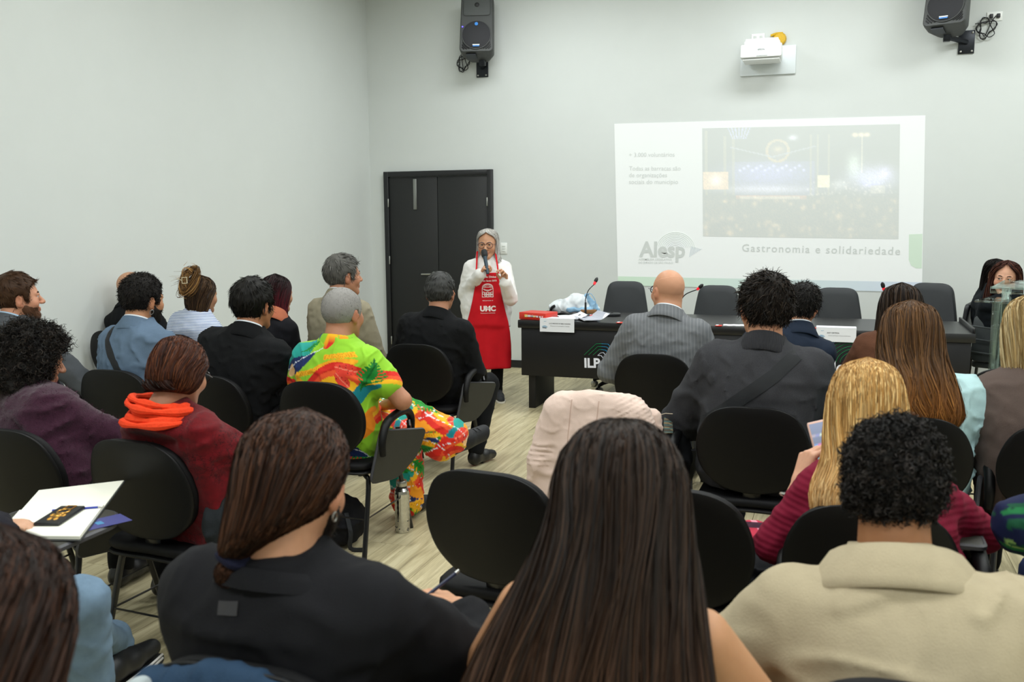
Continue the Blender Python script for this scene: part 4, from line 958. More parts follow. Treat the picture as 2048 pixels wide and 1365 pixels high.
def long_hair(rings, cols, n=1200, w=.0035, wave=.0, wfreq=3, seed=0, m_=20, part=0, tipcols=None, rough=.03, frizz=.0, base=True, tipmix=.5):
    """rings: (x,y,z,rx,ry,phimax_deg) top to bottom, head-local; phi=0 is the back"""
    rs_ = np.random.RandomState(seed); a = Acc(); R = np.array([tuple(r)+(0,)*(7-len(r)) for r in rings], float); R[0, 2] += .009; R[1, 2] -= .002; R[0, 3:5] = .001; n = int(n*1.12); w = w*.74; m_ = max(9, int(m_*.52))
    def pt(phi01, s, k=1.0):
        r = catmull(R, s); ph = phi01*np.radians(r[..., 5]); rx = np.maximum(r[..., 3], .002)*k; ry = np.maximum(r[..., 4], .002)*k
        X = r[..., 0]+rx*np.sin(ph); Y = r[..., 1]-ry*np.cos(ph); Z = r[..., 2]+r[..., 6]*rx*np.sin(ph)
        if part: Z = Z-part*np.exp(-(X/.016)**2)*np.clip((R[0, 2]+.0-Z)*-20+1.3, 0, 1)
        return np.stack([X, Y, Z], -1)
    if base:
        gp, gs = np.meshgrid(np.linspace(-1, 1, 40), np.linspace(0, .985, 36)); lay = []
        f_ = mknoise(seed+3, 60, 5, (1, 1, .12))
        for k in (.955, .72):
            B = pt(gp, gs, k); B = B+(f_(B.reshape(-1, 3)).reshape(gp.shape)*.006*gs)[..., None]*np.array([1, 1, 0]); lay.append(B.reshape(-1, 3))
        idx = np.arange(40*36).reshape(36, 40); Qo = np.stack([idx[:-1, :-1], idx[1:, :-1], idx[1:, 1:], idx[:-1, 1:]], -1).reshape(-1, 4); o = 40*36
        bt = np.stack([idx[-1, :-1], idx[-1, :-1]+o, idx[-1, 1:]+o, idx[-1, 1:]], -1); l_ = np.stack([idx[:-1, 0], idx[:-1, 0]+o, idx[1:, 0]+o, idx[1:, 0]], -1); r_ = np.stack([idx[:-1, -1], idx[1:, -1], idx[1:, -1]+o, idx[:-1, -1]+o], -1)
        c0 = np.array(srgb(cols[0])); c1 = np.array(srgb((tipcols or cols)[0])); cc = (c0*(1-gs.ravel()[:, None])+c1*gs.ravel()[:, None])
        a.add(np.concatenate(lay), np.concatenate([Qo, Qo[:, ::-1]+o, bt, l_, r_]), np.concatenate([cc, cc]))
    p0 = rs_.uniform(-1, 1, n); s0 = rs_.rand(n)**2*.14; s1 = np.clip(.86+.16*rs_.rand(n), 0, 1); dep = .97+.05*rs_.rand(n)+frizz*rs_.rand(n)**3; t = np.linspace(0, 1, m_)
    s = s0[:, None]+(s1-s0)[:, None]*t; ph = p0[:, None]+rs_.randn(n, 1)*.05*t+wave*np.sin(2*math.pi*wfreq*s+np.round(p0*9)[:, None]*1.7+rs_.rand(n, 1)*.8)*s
    P = pt(np.clip(ph, -1.02, 1.02), s, dep[:, None]*(1+rough*np.sin(9*s+rs_.rand(n, 1)*6.28)*s)); dP = pt(ph+.02, s, dep[:, None])-pt(ph-.02, s, dep[:, None]); dP /= np.linalg.norm(dP, axis=2, keepdims=True)+1e-9
    out = P-np.array([0, 0, 1])*0; tw_ = rs_.randn(n, 1, 1)*.8; T = np.gradient(P, axis=1); T /= np.linalg.norm(T, axis=2, keepdims=True)+1e-9; nn = np.cross(T, dP); side = dP+nn*tw_; side /= np.linalg.norm(side, axis=2, keepdims=True)
    C = palette(cols, n, rs_); V, Q, C2 = ribbons(P, side, w*(.4+.9*rs_.rand(n)), C)
    if tipcols is not None:
        Ct = palette(tipcols, n, rs_); mixv = np.clip((s-tipmix)/.3, 0, 1); C2 = (C[:, None]*(1-mixv[..., None])+Ct[:, None]*mixv[..., None]); C2 = np.repeat(C2.reshape(-1, 3), 2, 0)
    a.add(V, Q, C2); return a
# ---- hand ---------------------------------------------------------------------------------
def hand_items(wr, dirv, palm, side, curl=(35, 40, 30), sc=1.0, thumb=(.6, .3), spread=1.0, icurl=None):
    """wr wrist, dirv towards fingers, palm = palm normal; side +1 right hand, -1 left"""
    y = np.asarray(dirv, float); y /= np.linalg.norm(y); z = -np.asarray(palm, float); z = z-y*(z@y); z /= np.linalg.norm(z); x = np.cross(y, z)   # x to the right when looking at the back of the hand
    tx = -side                                                                                      # thumb side
    W = lambda a, b_, c: np.asarray(wr)+(x*a+y*b_+z*c)*sc
    it = []; kn = [(tx*.030, .088), (tx*.010, .094), (-tx*.011, .09), (-tx*.031, .08)]; ln = [(.042, .025, .02), (.046, .029, .021), (.043, .026, .02), (.034, .02, .018)]
    for i, ((kx, ky), l_) in enumerate(zip(kn, ln)):
        it.append((cone(W(kx*.55, .0, 0), W(kx, ky, 0), .0155*sc, .0115*sc), '+', .012))
        cv = icurl if (icurl and i == 0) else curl; ang = 0; p = np.array([kx, ky, 0.0]); rr = [.0098, .0088, .0080, .0070]
        if i == 3: rr = [r*.88 for r in rr]
        for j in range(3):
            ang += math.radians(cv[j]+2*i); d = np.array([kx*.12*spread if j == 0 else 0, math.cos(ang), -math.sin(ang)]); q_ = p+d*l_[j]
            it.append((cone(W(*p), W(*q_), rr[j]*sc, rr[j+1]*sc), '+', .0035)); p = q_
    t0 = W(tx*.016, .02, -.006); t1 = W(tx*(.03+.02*thumb[0]), .052, -.012-.02*thumb[1]); t2 = W(tx*(.032+.024*thumb[0]), .08, -.02-.03*thumb[1]); t3 = W(tx*(.026+.022*thumb[0]), .102, -.024-.04*thumb[1])
    it += [(cone(t0, t1, .017*sc, .0125*sc), '+', .01), (cone(t1, t2, .012*sc, .0102*sc), '+', .004), (cone(t2, t3, .0102*sc, .0078*sc), '+', .003)]
    return it
# ---- garments' accessories ---------------------------------------------------------------
def ring_loft(c, ax, rows, arc=180, n=36, twist=0, front=None):
    """open or closed band round an axis; rows (rx,ry,dz,front_drop)"""
    ax = Vector(ax).normalized(); X = Vector((math.cos(twist), math.sin(twist), 0)); X = (X-ax*X.dot(ax)).normalized(); Y = ax.cross(X); rings = []
    for (rx, ry, dz, fd) in rows:
        r_ = []
        for k in range(n+1 if arc < 180 else n):
            ph = math.radians(-arc+2*arc*k/n); fr = (1-math.cos(ph))/2
            r_.append(tuple(Vector(c)+X*rx*math.sin(ph)-Y*ry*math.cos(ph)+ax*(dz-fd*fr)))
        rings.append(r_)
    return MB().loft(rings, arc >= 180)
def bvh(obj):
    from mathutils.bvhtree import BVHTree
    return BVHTree.FromObject(obj, bpy.context.evaluated_depsgraph_get()) if False else BVHTree.FromPolygons([v.co for v in obj.data.vertices], [p.vertices for p in obj.data.polygons])
def surf_ribbon(tree, pts, w, off=.004, dirv=(0, 1, 0), name='strap', m_=None, parent=None, n=26, th=.003, org=1.0):
    """ribbon laid on a garment: pts (x,z) path seen along dirv"""
    P = [Vector((x, z)) for x, z in pts]; dirv = Vector(dirv).normalized(); sx = Vector((dirv.y, -dirv.x, 0)); out = []; ds = []
    L_ = [0]
    for i in range(1, len(P)): L_.append(L_[-1]+(P[i]-P[i-1]).length)
    for i in range(n+1):
        s = L_[-1]*i/n; k = max(j for j in range(len(P)-1) if L_[j] <= s+1e-9); t = (s-L_[k])/(L_[k+1]-L_[k]); out.append(P[k].lerp(P[k+1], t)); ds.append((P[k+1]-P[k]).normalized())
    V = []; prev = None
    for p, d in zip(out, ds):
        nrm = Vector((-d.y, d.x)); row = []
        for e in (-1, -.33, .33, 1):
            q_ = p+nrm*w*.5*e; o_ = sx*q_.x+Vector((0, 0, q_.y))-dirv*org; hit = tree.ray_cast(o_, dirv)
            if hit[0] is None: row.append(None)
            else: row.append(hit[0]-dirv*off)
        ok = [r for r in row if r is not None]
        if not ok: continue
        row = [r if r is not None else min(ok, key=lambda v: abs(row.index(v)-j)) for j, r in enumerate(row)]
        V.append(row)
    if len(V) < 2: return None
    b_ = MB(); b_.loft([[tuple(v) for v in r]+[tuple(v+dirv*th) for v in reversed(r)] for r in V], True, True)
    return b_.build(name, m_, parent)
# ---- the person ---------------------------------------------------------------------------
def person(name, label, cat, pos, rz, top, head, yaw=0, pitch=0, tilt=0, sex='m', hs=1.0, skin_col='#c99a7c', sw=None, fat=0, tw=0, arms=None,
           garment=('jacket', None), off=.016, fold=.006, ffreq=34, legs=None, trousers=None, shoes=None, collar=None, hair=None, hairm=None, face=False, h=.012, hh=.0078, nb=None, mid=(0, -.035, 0),
           bare=0.0, standing=False, eyes=False, beard=None, wide=1.0, gcolor=None, hip=None, brows=None, seed=1, lips='#a8625a', bust=0, hands=(True, True), armr=1.0, umin=-.06, sleeve_col=None, nofold_head=None, seat=.5, shdrop=0, neckr=1.0, jaw=0.0, umax=.985):
    root = thing(name, label, cat, (pos[0], pos[1], 0), math.radians(rz), None if standing else 'seated people'); sw = (sw or (.185 if sex == 'm' else .165))-.022; Rz = rotm(-rz)
    Wl = lambda p: Rz@(np.asarray(p, float)-A3(pos[0], pos[1], 0))
    root['_'] = 0; del root['_']
    htop = Wl(ony(top[0], top[1], head)); Rh = rotm(yaw-rz, -pitch, tilt); hc = htop-A3(0, 0, .125*hs)
    T = lambda V: (V*hs)@Rh.T+hc
    nbv = hc+rotm(yaw*.35-rz*.35)@A3(0, -.046, -.092)*hs if nb is None else hc+A3(*nb)
    P0 = A3(0, -.035+fat*.5, seat+.03) if not standing else A3(*(hip or (0, 0, .92)))
    tor, cen = torso(P0, nbv, sw, fat, math.radians(tw), mid, umin=umin, wide=wide, umax=umax)
    u8 = np.array([1-.112/np.linalg.norm(nbv-P0)]); sc_ = cen(u8)[0]; t8 = math.radians(tw)*.84; xd = A3(math.cos(t8), math.sin(t8), 0); ch = (nbv-P0)/np.linalg.norm(nbv-P0); xd = xd-ch*(xd@ch)*.7; xd /= np.linalg.norm(xd)
    res = dict(root=root, hc=hc, Rh=Rh, T=T, nb=nbv, ch=ch, tw=t8, Wl=Wl, P0=P0)
    ar = {'L': {}, 'R': {}}
    if arms:
        for k in arms: ar[k] = arms[k]
    g = [(tor, '+', 0)]; body = Acc(); jr = (.060 if sex == 'm' else .050)*armr
    for k, s in (('L', -1), ('R', 1)):
        a = ar[k]; sh = sc_+xd*s*sw-ch*shdrop; el = A3(*a.get('e', (s*(sw+.065), -.01, .68))); wr = A3(*a.get('w', (s*.10, .22, .585)))
        if 'ew' in a: el = Wl(a['ew'])
        if 'ww' in a: wr = Wl(a['ww'])
        res['sh'+k], res['el'+k], res['wr'+k] = sh, el, wr; e_r = jr*.80; w_r = jr*.55; bl = .045
        if bare < 1: g.append((cone(sh, el, jr, e_r), '+', bl))
        if bare <= 0: g.append((cone(el, wr, e_r, w_r*1.12), '+', .02))
        if 'sl' in a: g[-1] = (cone(el, el+(wr-el)*a['sl'], e_r, e_r*.95), '+', .02)
        elif 0 < bare < 1: g[-1] = (cone(sh, sh+(el-sh)*(1-bare), jr, jr*.92), '+', bl)
        it = []; dv = wr-el; dv /= np.linalg.norm(dv); fs = el+(wr-el)*(.55 if bare <= 0 and 'sl' not in a else 0)
        if bare > 0: it.append((cone(sh, el, jr*.88, e_r*.92), '+', 0))
        it += [(cone(fs, wr, e_r*.82, w_r*.8), '+', .02)]
        if hands[0 if s < 0 else 1]:
            it += hand_items(wr, a.get('d', dv), a.get('p', (0, 0, -1)), s, a.get('c', (30, 35, 25)), a.get('s', .97 if sex == 'm' else .9), a.get('t', (.5, .4)), icurl=a.get('ic'))
            V, Q = mesh_sdf(it, a.get('h', .009)); body.add(V, Q)
    if bust:   # bare shoulders and upper back
        V, Q = mesh_sdf([(tor, '+', 0)]+[(cone(res['sh'+k], res['sh'+k]+(res['el'+k]-res['sh'+k])*.5, jr*.92, jr*.85), '+', .03) for k in 'LR'], .012, -.004); body.add(V, Q)
    hh = min(hh, .0057) if face else hh
    hi_ = head_items(sex, jaw, face); nl = Rh.T@(nbv-hc)/hs; hi_.append((cone((0, -.028, -.045), nl+A3(0, .0, -.01), .057*neckr*(1 if sex == 'm' else .86), (.063 if sex == 'm' else .054)*neckr), '+', .025))
    V, Q = mesh_sdf(hi_, hh); C = np.ones((len(V), 3))
    if face:
        lc = np.array(srgb(lips))/np.array(srgb(skin_col)); wl = np.exp(-((V[:, 0]/.024)**4+((V[:, 2]+.0588)/.0105)**4))*(V[:, 1] > .07); C = C*(1-wl[:, None])+lc*wl[:, None]
        ck = np.exp(-(((np.abs(V[:, 0])-.045)/.022)**2+((V[:, 2]+.025)/.022)**2))*(V[:, 1] > .03)*.25; C = C*(1-ck[:, None]*np.array([0, .35, .35]))
    er = np.exp(-(((np.abs(V[:, 0])-.085)/.012)**2))*(np.abs(V[:, 2]) < .04)*.35; C = C*(1-er[:, None]*np.array([0.05, .4, .4]))
    body.add(T(V), Q, C)
    body.bridge(); SK = skin(skin_col); body.C = [np.array(srgb(skin_col))*c for c in body.C]; res['body'] = body.build('body', SK, root)
    if eyes:
        for s in (-1, 1):
            eo = MB(); cw, ci, cp = (.50, .47, .45), (.07, .035, .02), (.005, .005, .005); n_ = 14
            for i in range(9):
                th = math.pi*i/8*.6; col = cp if th < .3 else (ci if th < .62 else cw)
                eo.v += [tuple(A3(.0122*math.sin(th)*math.cos(2*math.pi*k/n_), .0122*math.cos(th), .0122*math.sin(th)*math.sin(2*math.pi*k/n_))) for k in range(n_)]; eo.c += [col]*n_
            eo.f = [(i*n_+k, i*n_+(k+1) % n_, (i+1)*n_+(k+1) % n_, (i+1)*n_+k) for i in range(8) for k in range(n_)]
            E_ = rotm(eyes if eyes is not True else 0); eo.v = [tuple(T((E_@A3(*v)+A3(s*.031, .0795, .010))[None])[0]) for v in eo.v]; eo.build('eye', mat('eyeball', '#ffffff', .15, attr='Col'), root, colors=True)
    if brows:
        for s in (-1, 1):
            V, Q = mesh_sdf([(cone((s*.016, .0935, .0285), (s*.034, .0905, .0325), .0042, .0042), '+', 0), (cone((s*.034, .0905, .0325), (s*.05, .078, .029), .0042, .0025), '+', .002)], .003)
            npmesh('eyebrow', T(V), Q, HAIRC, root, np.broadcast_to(srgb(brows), (len(V), 3)))
    if beard:
        cols, th = beard; zx = [-.03, .0, .015, .03, .05, .12]; zy = [.0, .012, .0, -.03, -.040, -.040]
        def bl_(x, y, z, o): return np.maximum(z-np.interp(y, zx, zy), (-.006-y-.25*(z+.05))*.9)+0*x
        items = [(p[0:1]+p[1:], op, k) for p, op, k in head_items(sex, th+jaw, False)[1:8]]
        it = [((p), op, k) for (p, op, k) in items if op == '+'][:8]; nz_ = mknoise(9, 220, 5)
        it = it+[(func(bl_, (-1, -1, -1), (1, 1, 1)), '&', .006), (ell((0, .1, -.058), (.024, .03, .0095)), '-', .004)]
        V, Q = mesh_sdf(it, .0048, post=lambda P: .0012*nz_(P)); rs_ = np.random.RandomState(4); a_ = Acc(); a_.add(V, Q, np.array(srgb(cols[0])))
        nr = vnormals(V, Q); k = rs_.choice(len(V), 700); p = V[k]; d = nr[k]*.5+A3(0, .2, -.8)+.3*rs_.randn(700, 3); Pq = p[:, None]+d[:, None]*(np.linspace(0, .007, 3)[None, :, None])
        a_.add(*tube_strands(Pq, .0007, palette(cols, 700, rs_))); a_.build('beard', HAIRC, root, T)
    if hair is not None: res['hair'] = hair.build('hair', hairm or HAIRM, root, T)
    gname, gm = garment
    if gm is not None:
        fo = folds(seed*7+3, fold, ffreq)
        if not standing: g = g+[(func(lambda x, y, z, o: (np.interp(z, [.45, .5, .86, .92, 1.2], [-.150, -.150, -.218, -.30, -.6])-y)*.97+0*x, (-9, -9, -9), (9, 9, 9)), '&', .03)]
        V, Q = mesh_sdf(g, h, off, post=fo); V = relax(V, Q, 1, .4)
        if gcolor is not None: res['top'] = npmesh(gname, V, Q, gm, root, gcolor(V))
        else: res['top'] = npmesh(gname, V, Q, gm, root)
    res['ga'] = g
    if trousers is not None:
        it = []; fo = folds(seed*11+5, .006, 30)
        if not standing: it += [(ell(P0+A3(0, .03, -.0), (.185*wide+fat*.7, .16, .115)), '+', 0)]
        lg = legs or {}
        for k, s in (('L', -1), ('R', 1)):
            hp, kn, an = lg.get(k, ((s*.09, .0, .535), (s*.125, .41, .505), (s*.13, .37, .11)))
            it += [(cone(hp, kn, .092*wide, .068), '+', .03), (cone(kn, an, .068, .05), '+', .02)]
            res['an'+k] = A3(*an)
        if not standing: it.append((func(lambda x, y, z, o: (-.150-y)+0*x+0*z, (-9, -9, -9), (9, 9, 9)), '&', .02))
        V, Q = mesh_sdf(it, .023, .006, post=fo); res['trousers'] = npmesh('trousers', V, Q, trousers, root) if gcolor is None or trousers is not gm else npmesh('trousers', V, Q, trousers, root, gcolor(V))
        if shoes is not None:
            for k, s in (('L', -1), ('R', 1)):
                a = res['an'+k]; d = A3(*lg.get('f'+k, (s*.12, 1, 0))); d /= np.linalg.norm(d); b0 = a+A3(0, 0, -.05)-d*.02
                if a[2] < .2: b0[2] = .05
                flo = b0[2]-.05 if a[2] >= .2 else 0
                it = [(cone(b0, b0+d*.1, .042, .04), '+', 0), (cone(b0+d*.1, b0+d*.19+A3(0, 0, -.012), .04, .032), '+', .02), (cone(a+A3(0, 0, .0), b0, .042, .042), '+', .02)]
                if abs(d[2]) < .3: it.append((func(lambda x, y, z, o, f_=flo: (f_-z)+0*x+0*y, (-9, -9, -9), (9, 9, 9)), '&', .004))
                V, Q = mesh_sdf(it, .013); npmesh('shoe', V, Q, shoes, root)
    if collar:
        for cl in (collar if isinstance(collar, list) else [collar]):
            kind, cm = cl[0], cl[1]; k = cl[2] if len(cl) > 2 else 1.0; bx = nbv+ch*-.012; nd = (hc+Rh@A3(0, -.028, -.05)*hs)-nbv; nd = nd/np.linalg.norm(nd)*.6+ch*.4; nr_ = neckr*(1 if sex == 'm' else .9)*k
            rows = {'suit': [(.10, .086, -.036, .10), (.116, .097, -.040, .10), (.117, .099, -.034, .10), (.098, .088, -.012, .05), (.082, .078, .018, .035), (.074, .071, .030, .03), (.067, .065, .022, .03), (.066, .064, -.03, .04)],
                    'shirt': [(.070, .068, -.02, .03), (.0685, .066, .032, .025), (.066, .0635, .037, .025), (.063, .061, .03, .025), (.063, .061, -.02, .03)],
                    'crew': [(.105, .09, -.028, .05), (.093, .085, -.008, .05), (.080, .076, .006, .055), (.072, .070, .004, .055), (.068, .066, -.03, .05)],
                    'turtle': [(.10, .09, -.03, .03), (.083, .082, .0, .02), (.078, .078, .03, .01), (.074, .075, .05, .01), (.068, .068, .048, .01), (.064, .064, .0, .01)],
                    'big': [(.112, .096, -.036, .09), (.130, .108, -.042, .10), (.131, .110, -.035, .10), (.120, .105, -.020, .07), (.105, .10, .0, .05), (.086, .085, .032, .04), (.077, .077, .038, .04), (.070, .070, .02, .04), (.068, .067, -.03, .04)]}[kind]
            rows = [(a*nr_, b_*nr_, c*1.0, d) for a, b_, c, d in rows]; arc = {'suit': 140, 'shirt': 160, 'big': 140}.get(kind, 180)
            ring_loft(bx, nd, rows, arc, 40, res['tw']).build('collar', cm, root, angle=60)
    return res
# ================================================================ people
def cloth(name, col, rough=.88, bump=.35, bscale=300, sheen=.0, noise=.06, nscale=40, **k): return mat(name, col, rough, bump=bump, bscale=bscale, sheen=sheen, noise=noise, nscale=nscale, spec=.2, **k)
BLKS = cloth('suit_black', '#0d0e10'); BLKT = cloth('trouser_black', '#0f1012'); SHOE = mat('shoe_leather', '#161516', .35); SHIRTW = cloth('shirt_white', '#dfe3e8', .7, .1); SHIRTB = cloth('shirt_pale_blue', '#a9c3d9', .7, .1)
DENIM = mat('denim', '#3f5871', .85, noise=.18, nscale=60, bump=.3, bscale=700, spec=.2); DKDEN = cloth('denim_dark', '#232c3a')
BLKH = ['#171513', '#221d19', '#100f0e']; DBRN = ['#2a1d15', '#3a281b', '#1d140e']; GREY = ['#8f8e8a', '#6f6e6b', '#a9a7a2']
STRAP = mat('strap_webbing', '#1d1f22', .8, bump=.4, bscale=900)
LAP = lambda s, dx=0, y=.22, z=.6: {'w': (s*(.10+dx), y, z)}
# --- front left row -------------------------------------------------------------------------
R = person('person', 'bald man in black sweater against the left wall, half hidden by the blue blazer', 'person', (-4.54, RA+.03), 0, (262, 544), 5.34, -12, 0, 0, 'm', skin_col='#b98b6d', garment=('sweater', cloth('sweater_black', '#0d0e11')), collar=('crew', MATS['sweater_black']), trousers=BLKT, shoes=SHOE, seed=2, sw=.165, face=True)
# woman with clipped-up hair
hb = long_hair([(0, -.03, .135, .01, .01, 180), (0, -.02, .125, .06, .07, 178), (0, -.015, .07, .09, .105, 150), (0, -.015, .0, .092, .105, 112), (0, -.02, -.07, .085, .09, 100), (0, -.03, -.13, .07, .06, 95), (0.01, -.04, -.17, .06, .05, 90)], ['#3a2a1e', '#57402a', '#2b2019'], 500, .004, .03, 2, seed=21, m_=14)
rs_ = np.random.RandomState(5); n = 620; a0 = rs_.rand(n)*6.28; t = np.linspace(0, 1, 14)[None]; rr = .052+.024*rs_.randn(n, 1)*.5
an = a0[:, None]+t*(2.5+2*rs_.rand(n, 1)); el_ = rs_.randn(n, 1)*.5; P = np.stack([rr*np.cos(an)+0*t, -.075-.035+rr*.8*np.sin(an)*np.cos(el_), .10+rr*.95*np.sin(an+el_)+.03*np.sin(3*t+a0[:, None])], -1)
hb.add(*tube_strands(P, .0024, palette(['#7b5a35', '#5d4329', '#a07845', '#4a3524'], n, rs_)))
k = 60; d = rs_.randn(k, 3)*[.5, .5, .35]+[-.4, -.3, -.3]; P = np.array([-.03, -.10, .11])+rs_.randn(k, 1, 3)*.025+d[:, None]*np.linspace(0, .075, 6)[None, :, None]; hb.add(*tube_strands(P, .0012, palette(['#8d6a40', '#5d4329'], k, rs_)))
STR = stripes(cloth('shirt_striped', '#e4e8f0', .75, .1), (.0, .12, 1), 95, '#5f77ab', .17, .08)
R = person('person', 'woman in blue-striped white shirt with hair twisted up in a clip', 'person', (-4.15, RA), 0, (402, 556), 5.22, -14, 6, 0, 'f', hair=hb, skin_col='#b08163', garment=('striped_shirt', STR), off=.018, collar=('big', STR, .8), trousers=BLKT, shoes=SHOE, seed=3, sw=.17, fat=.03, face=True, tw=-12)
b_ = MB()
for (p, q_) in (((-.02, .018), (.02, .022)), ((.02, .022), (.022, -.018)), ((.022, -.018), (-.018, -.02)), ((-.018, -.02), (-.02, .018)), ((-.055, .012), (-.02, .0))): b_.tube([(p[0], 0, p[1]), (q_[0], 0, q_[1])], .0028, 6)
cl = b_.build('hair_clip', mat('clip_clear', '#d9c9a4', .2, spec=.8), R['root']); cl.location = tuple(R['T'](np.array([[.015, -.158, .10]]))[0])
# dark red long hair, terracotta scarf over black cardigan
hr = long_hair([(0, -.02, .133, .012, .012, 180), (0, -.015, .115, .065, .075, 175), (0, -.012, .06, .09, .108, 140), (0, -.012, -.02, .092, .108, 118), (0, -.02, -.1, .09, .10, 115), (.01, -.02, -.2, .10, .09, 110), (.02, -.01, -.32, .11, .09, 100), (.02, .0, -.42, .10, .07, 95)], ['#1d1013', '#2a1216', '#17100f'], 800, .0035, .02, 2, seed=31, tipcols=['#4a0f1a', '#5d1522', '#300d14'], tipmix=.25)
TERR = cloth('scarf_terracotta', '#b0664a', .8, .4, 200)
R = person('person', 'woman with long dark red hair and terracotta scarf over black', 'person', (-3.56, RA), 0, (553, 553), 5.28, -20, 4, 0, 'f', hair=hr, skin_col='#b98b70', garment=('cardigan', cloth('cardigan_black', '#15151a')), collar=('big', TERR, 1.15), trousers=BLKT, shoes=SHOE, seed=4, face=True, tw=-10)
# man in tan jacket
hg = cap_hair('short', ['#55534f', '#3f3d3a', '#777571', '#63615d'], .016, 1800, .03, seed=41, top=.012)
TAN = cloth('jacket_tan', '#8d8570', .8, .2, 300)
R = person('person', 'grey-haired man in tan jacket behind the tropical shirt', 'person', (-2.96, RA), -6, (686, 514), 5.25, -38, -2, 0, 'm', 1.05, hair=hg, skin_col='#b37f62', garment=('jacket', TAN), collar=[('suit', TAN), ('shirt', SHIRTW)], trousers=BLKT, shoes=SHOE, seed=5, fat=.035, sw=.195, face=True, eyes=True, brows='#4b4743', tw=-10)
# black suit nearest the speaker
hg = cap_hair('short', ['#3b3b3a', '#2a2a2a', '#575654', '#333231'], .013, 2200, .022, seed=51, top=.006)
R = person('person', 'man in black suit seated closest to the woman in the red apron', 'person', (-2.36, RA), 0, (880, 548), 5.27, 8, 2, 0, 'm', 1.02, hair=hg, skin_col='#b07b5e', garment=('jacket', BLKS), collar=[('suit', BLKS)], trousers=BLKT, shoes=SHOE, seed=6, sw=.195, fat=.012, fold=.007, h=.0098,
    arms={'R': {'e': (.27, .03, .665), 'w': (.15, .26, .60)}, 'L': {}}, legs={'L': ((-.09, 0, .535), (-.10, .40, .51), (-.10, .30, .11)), 'R': ((.09, 0, .535), (.22, .40, .51), (.20, .22, .11)), 'fR': (.3, 1, 0)})
# --- front right row ------------------------------------------------------------------------
PIN = stripes(cloth('suit_pinstripe', '#6a6c6f', .8, .15), (1, .1, .06), 52, '#7e8083', .05, .06)
R = person('person', 'bald man with dark glasses in grey pinstripe suit', 'person', (-.92, RA), 0, (1337, 540), 5.27, 38, 0, 0, 'm', 1.03, skin_col='#c48f6f', garment=('jacket', PIN), collar=[('suit', PIN), ('shirt', SHIRTW)], trousers=cloth('trouser_grey', '#55575a'), shoes=SHOE, seed=7, sw=.20, fat=.028, neckr=1.12, h=.0098, jaw=.004, fold=.006, arms={'L': {'e': (-.31, 0, .70)}, 'R': {'e': (.31, .02, .70)}},
    hair=cap_hair('short', ['#c49173', '#cfa088', '#d6b29b'], .001, 900, .006, seed=71, h=.0045, noise=.0004, lift=.6, rad=.0005, bald=((0, .02, .11), (.075, .10, .085))), hairm=HAIRC, face=True)
GLS = mat('glasses_navy', '#15192b', .25); gl = MB(); T_ = R['T']
for s in (-1, 1):
    gl.tube([tuple(p) for p in T_(np.array([[s*.086, .0, .012], [s*.083, .05, .018], [s*.07, .098, .018]]))], .0035, 6, flat=.6)
    gl.tube([tuple(T_(np.array([[s*.034+.028*math.cos(a), .102-.012*abs(math.cos(a)), .010+.021*math.sin(a)]]))[0]) for a in np.linspace(0, 6.28, 18, endpoint=False)], .003, 6, closed=True)
gl.build('glasses', GLS, R['root'])
NAVY = cloth('suit_navy', '#1a2434', .8, .2)
hg = cap_hair('mid', BLKH, .014, 2600, .034, curl=4, curlr=.004, lay=.85, seed=81, top=.008, noise=.005)
R = person('person', 'man in navy suit with wavy black hair tilting his head', 'person', (-.34, RA), 0, (1604, 572), 5.30, -14, 4, 14, 'm', .98, hair=hg, hairm=HAIRC, skin_col='#b98464', garment=('jacket', NAVY), collar=[('suit', NAVY), ('shirt', SHIRTW)], trousers=BLKT, shoes=SHOE, seed=8, sw=.19, fat=.01)
BRN = cloth('jacket_brown', '#5b3a29', .9, .3, 150, noise=.14, nscale=25)
hr = long_hair([(0, -.02, .133, .012, .012, 180), (0, -.015, .115, .068, .078, 175), (0, -.012, .05, .098, .112, 140), (0, -.015, -.04, .108, .115, 125), (0, -.02, -.12, .115, .105, 120), (0, -.03, -.19, .11, .09, 110)], ['#241a14', '#352619', '#1a1310'], 900, .0035, .03, 2.5, seed=91, frizz=.12)
R = person('person', 'woman in brown jacket with shoulder-length dark hair, half hidden', 'person', (.31, RA), 0, (1803, 572), 5.28, 6, 4, 0, 'f', 1.0, hair=hr, skin_col='#b98b70', garment=('jacket', BRN), collar=('suit', BRN), trousers=BLKT, shoes=SHOE, seed=9, sw=.17, fat=.02, off=.022, arms={'L': {'e': (-.235, .04, .68)}, 'R': {}})
# --- second left row ------------------------------------------------------------------------
GSU = cloth('suit_grey', '#4f5256', .85, .2)
hg = cap_hair('short', ['#3b2718', '#4a3120', '#2e1d12'], .013, 2400, .026, seed=101, top=.014, h=.006)
R = person('person', 'bearded brown-haired man in grey suit and pale blue shirt by the left wall', 'person', (-4.08, RB-.1), -14, (34, 552), 3.82, -36, -4, 0, 'm', 1.03, hair=hg, skin_col='#c58d6f', garment=('jacket', GSU), collar=[('suit', GSU), ('shirt', SHIRTB, 1.04)], trousers=cloth('trouser_grey2', '#3c3f43'), shoes=SHOE, seed=10, sw=.19, fat=.02, face=True, eyes=True, brows='#3b2718', beard=(['#5a3d2b', '#6b4833', '#46301f'], .002), hh=.0045, arms={'R': {'e': (.30, .10, .72), 'w': (.12, .32, .62)}})
BLZ = cloth('blazer_blue', '#5d7085', .85, .25, 300)
hg = cap_hair('short', ['#191614', '#221d1a', '#12100f'], .012, 3000, .018, curl=4, curlr=.003, lay=.7, seed=111, top=.010, noise=.003)
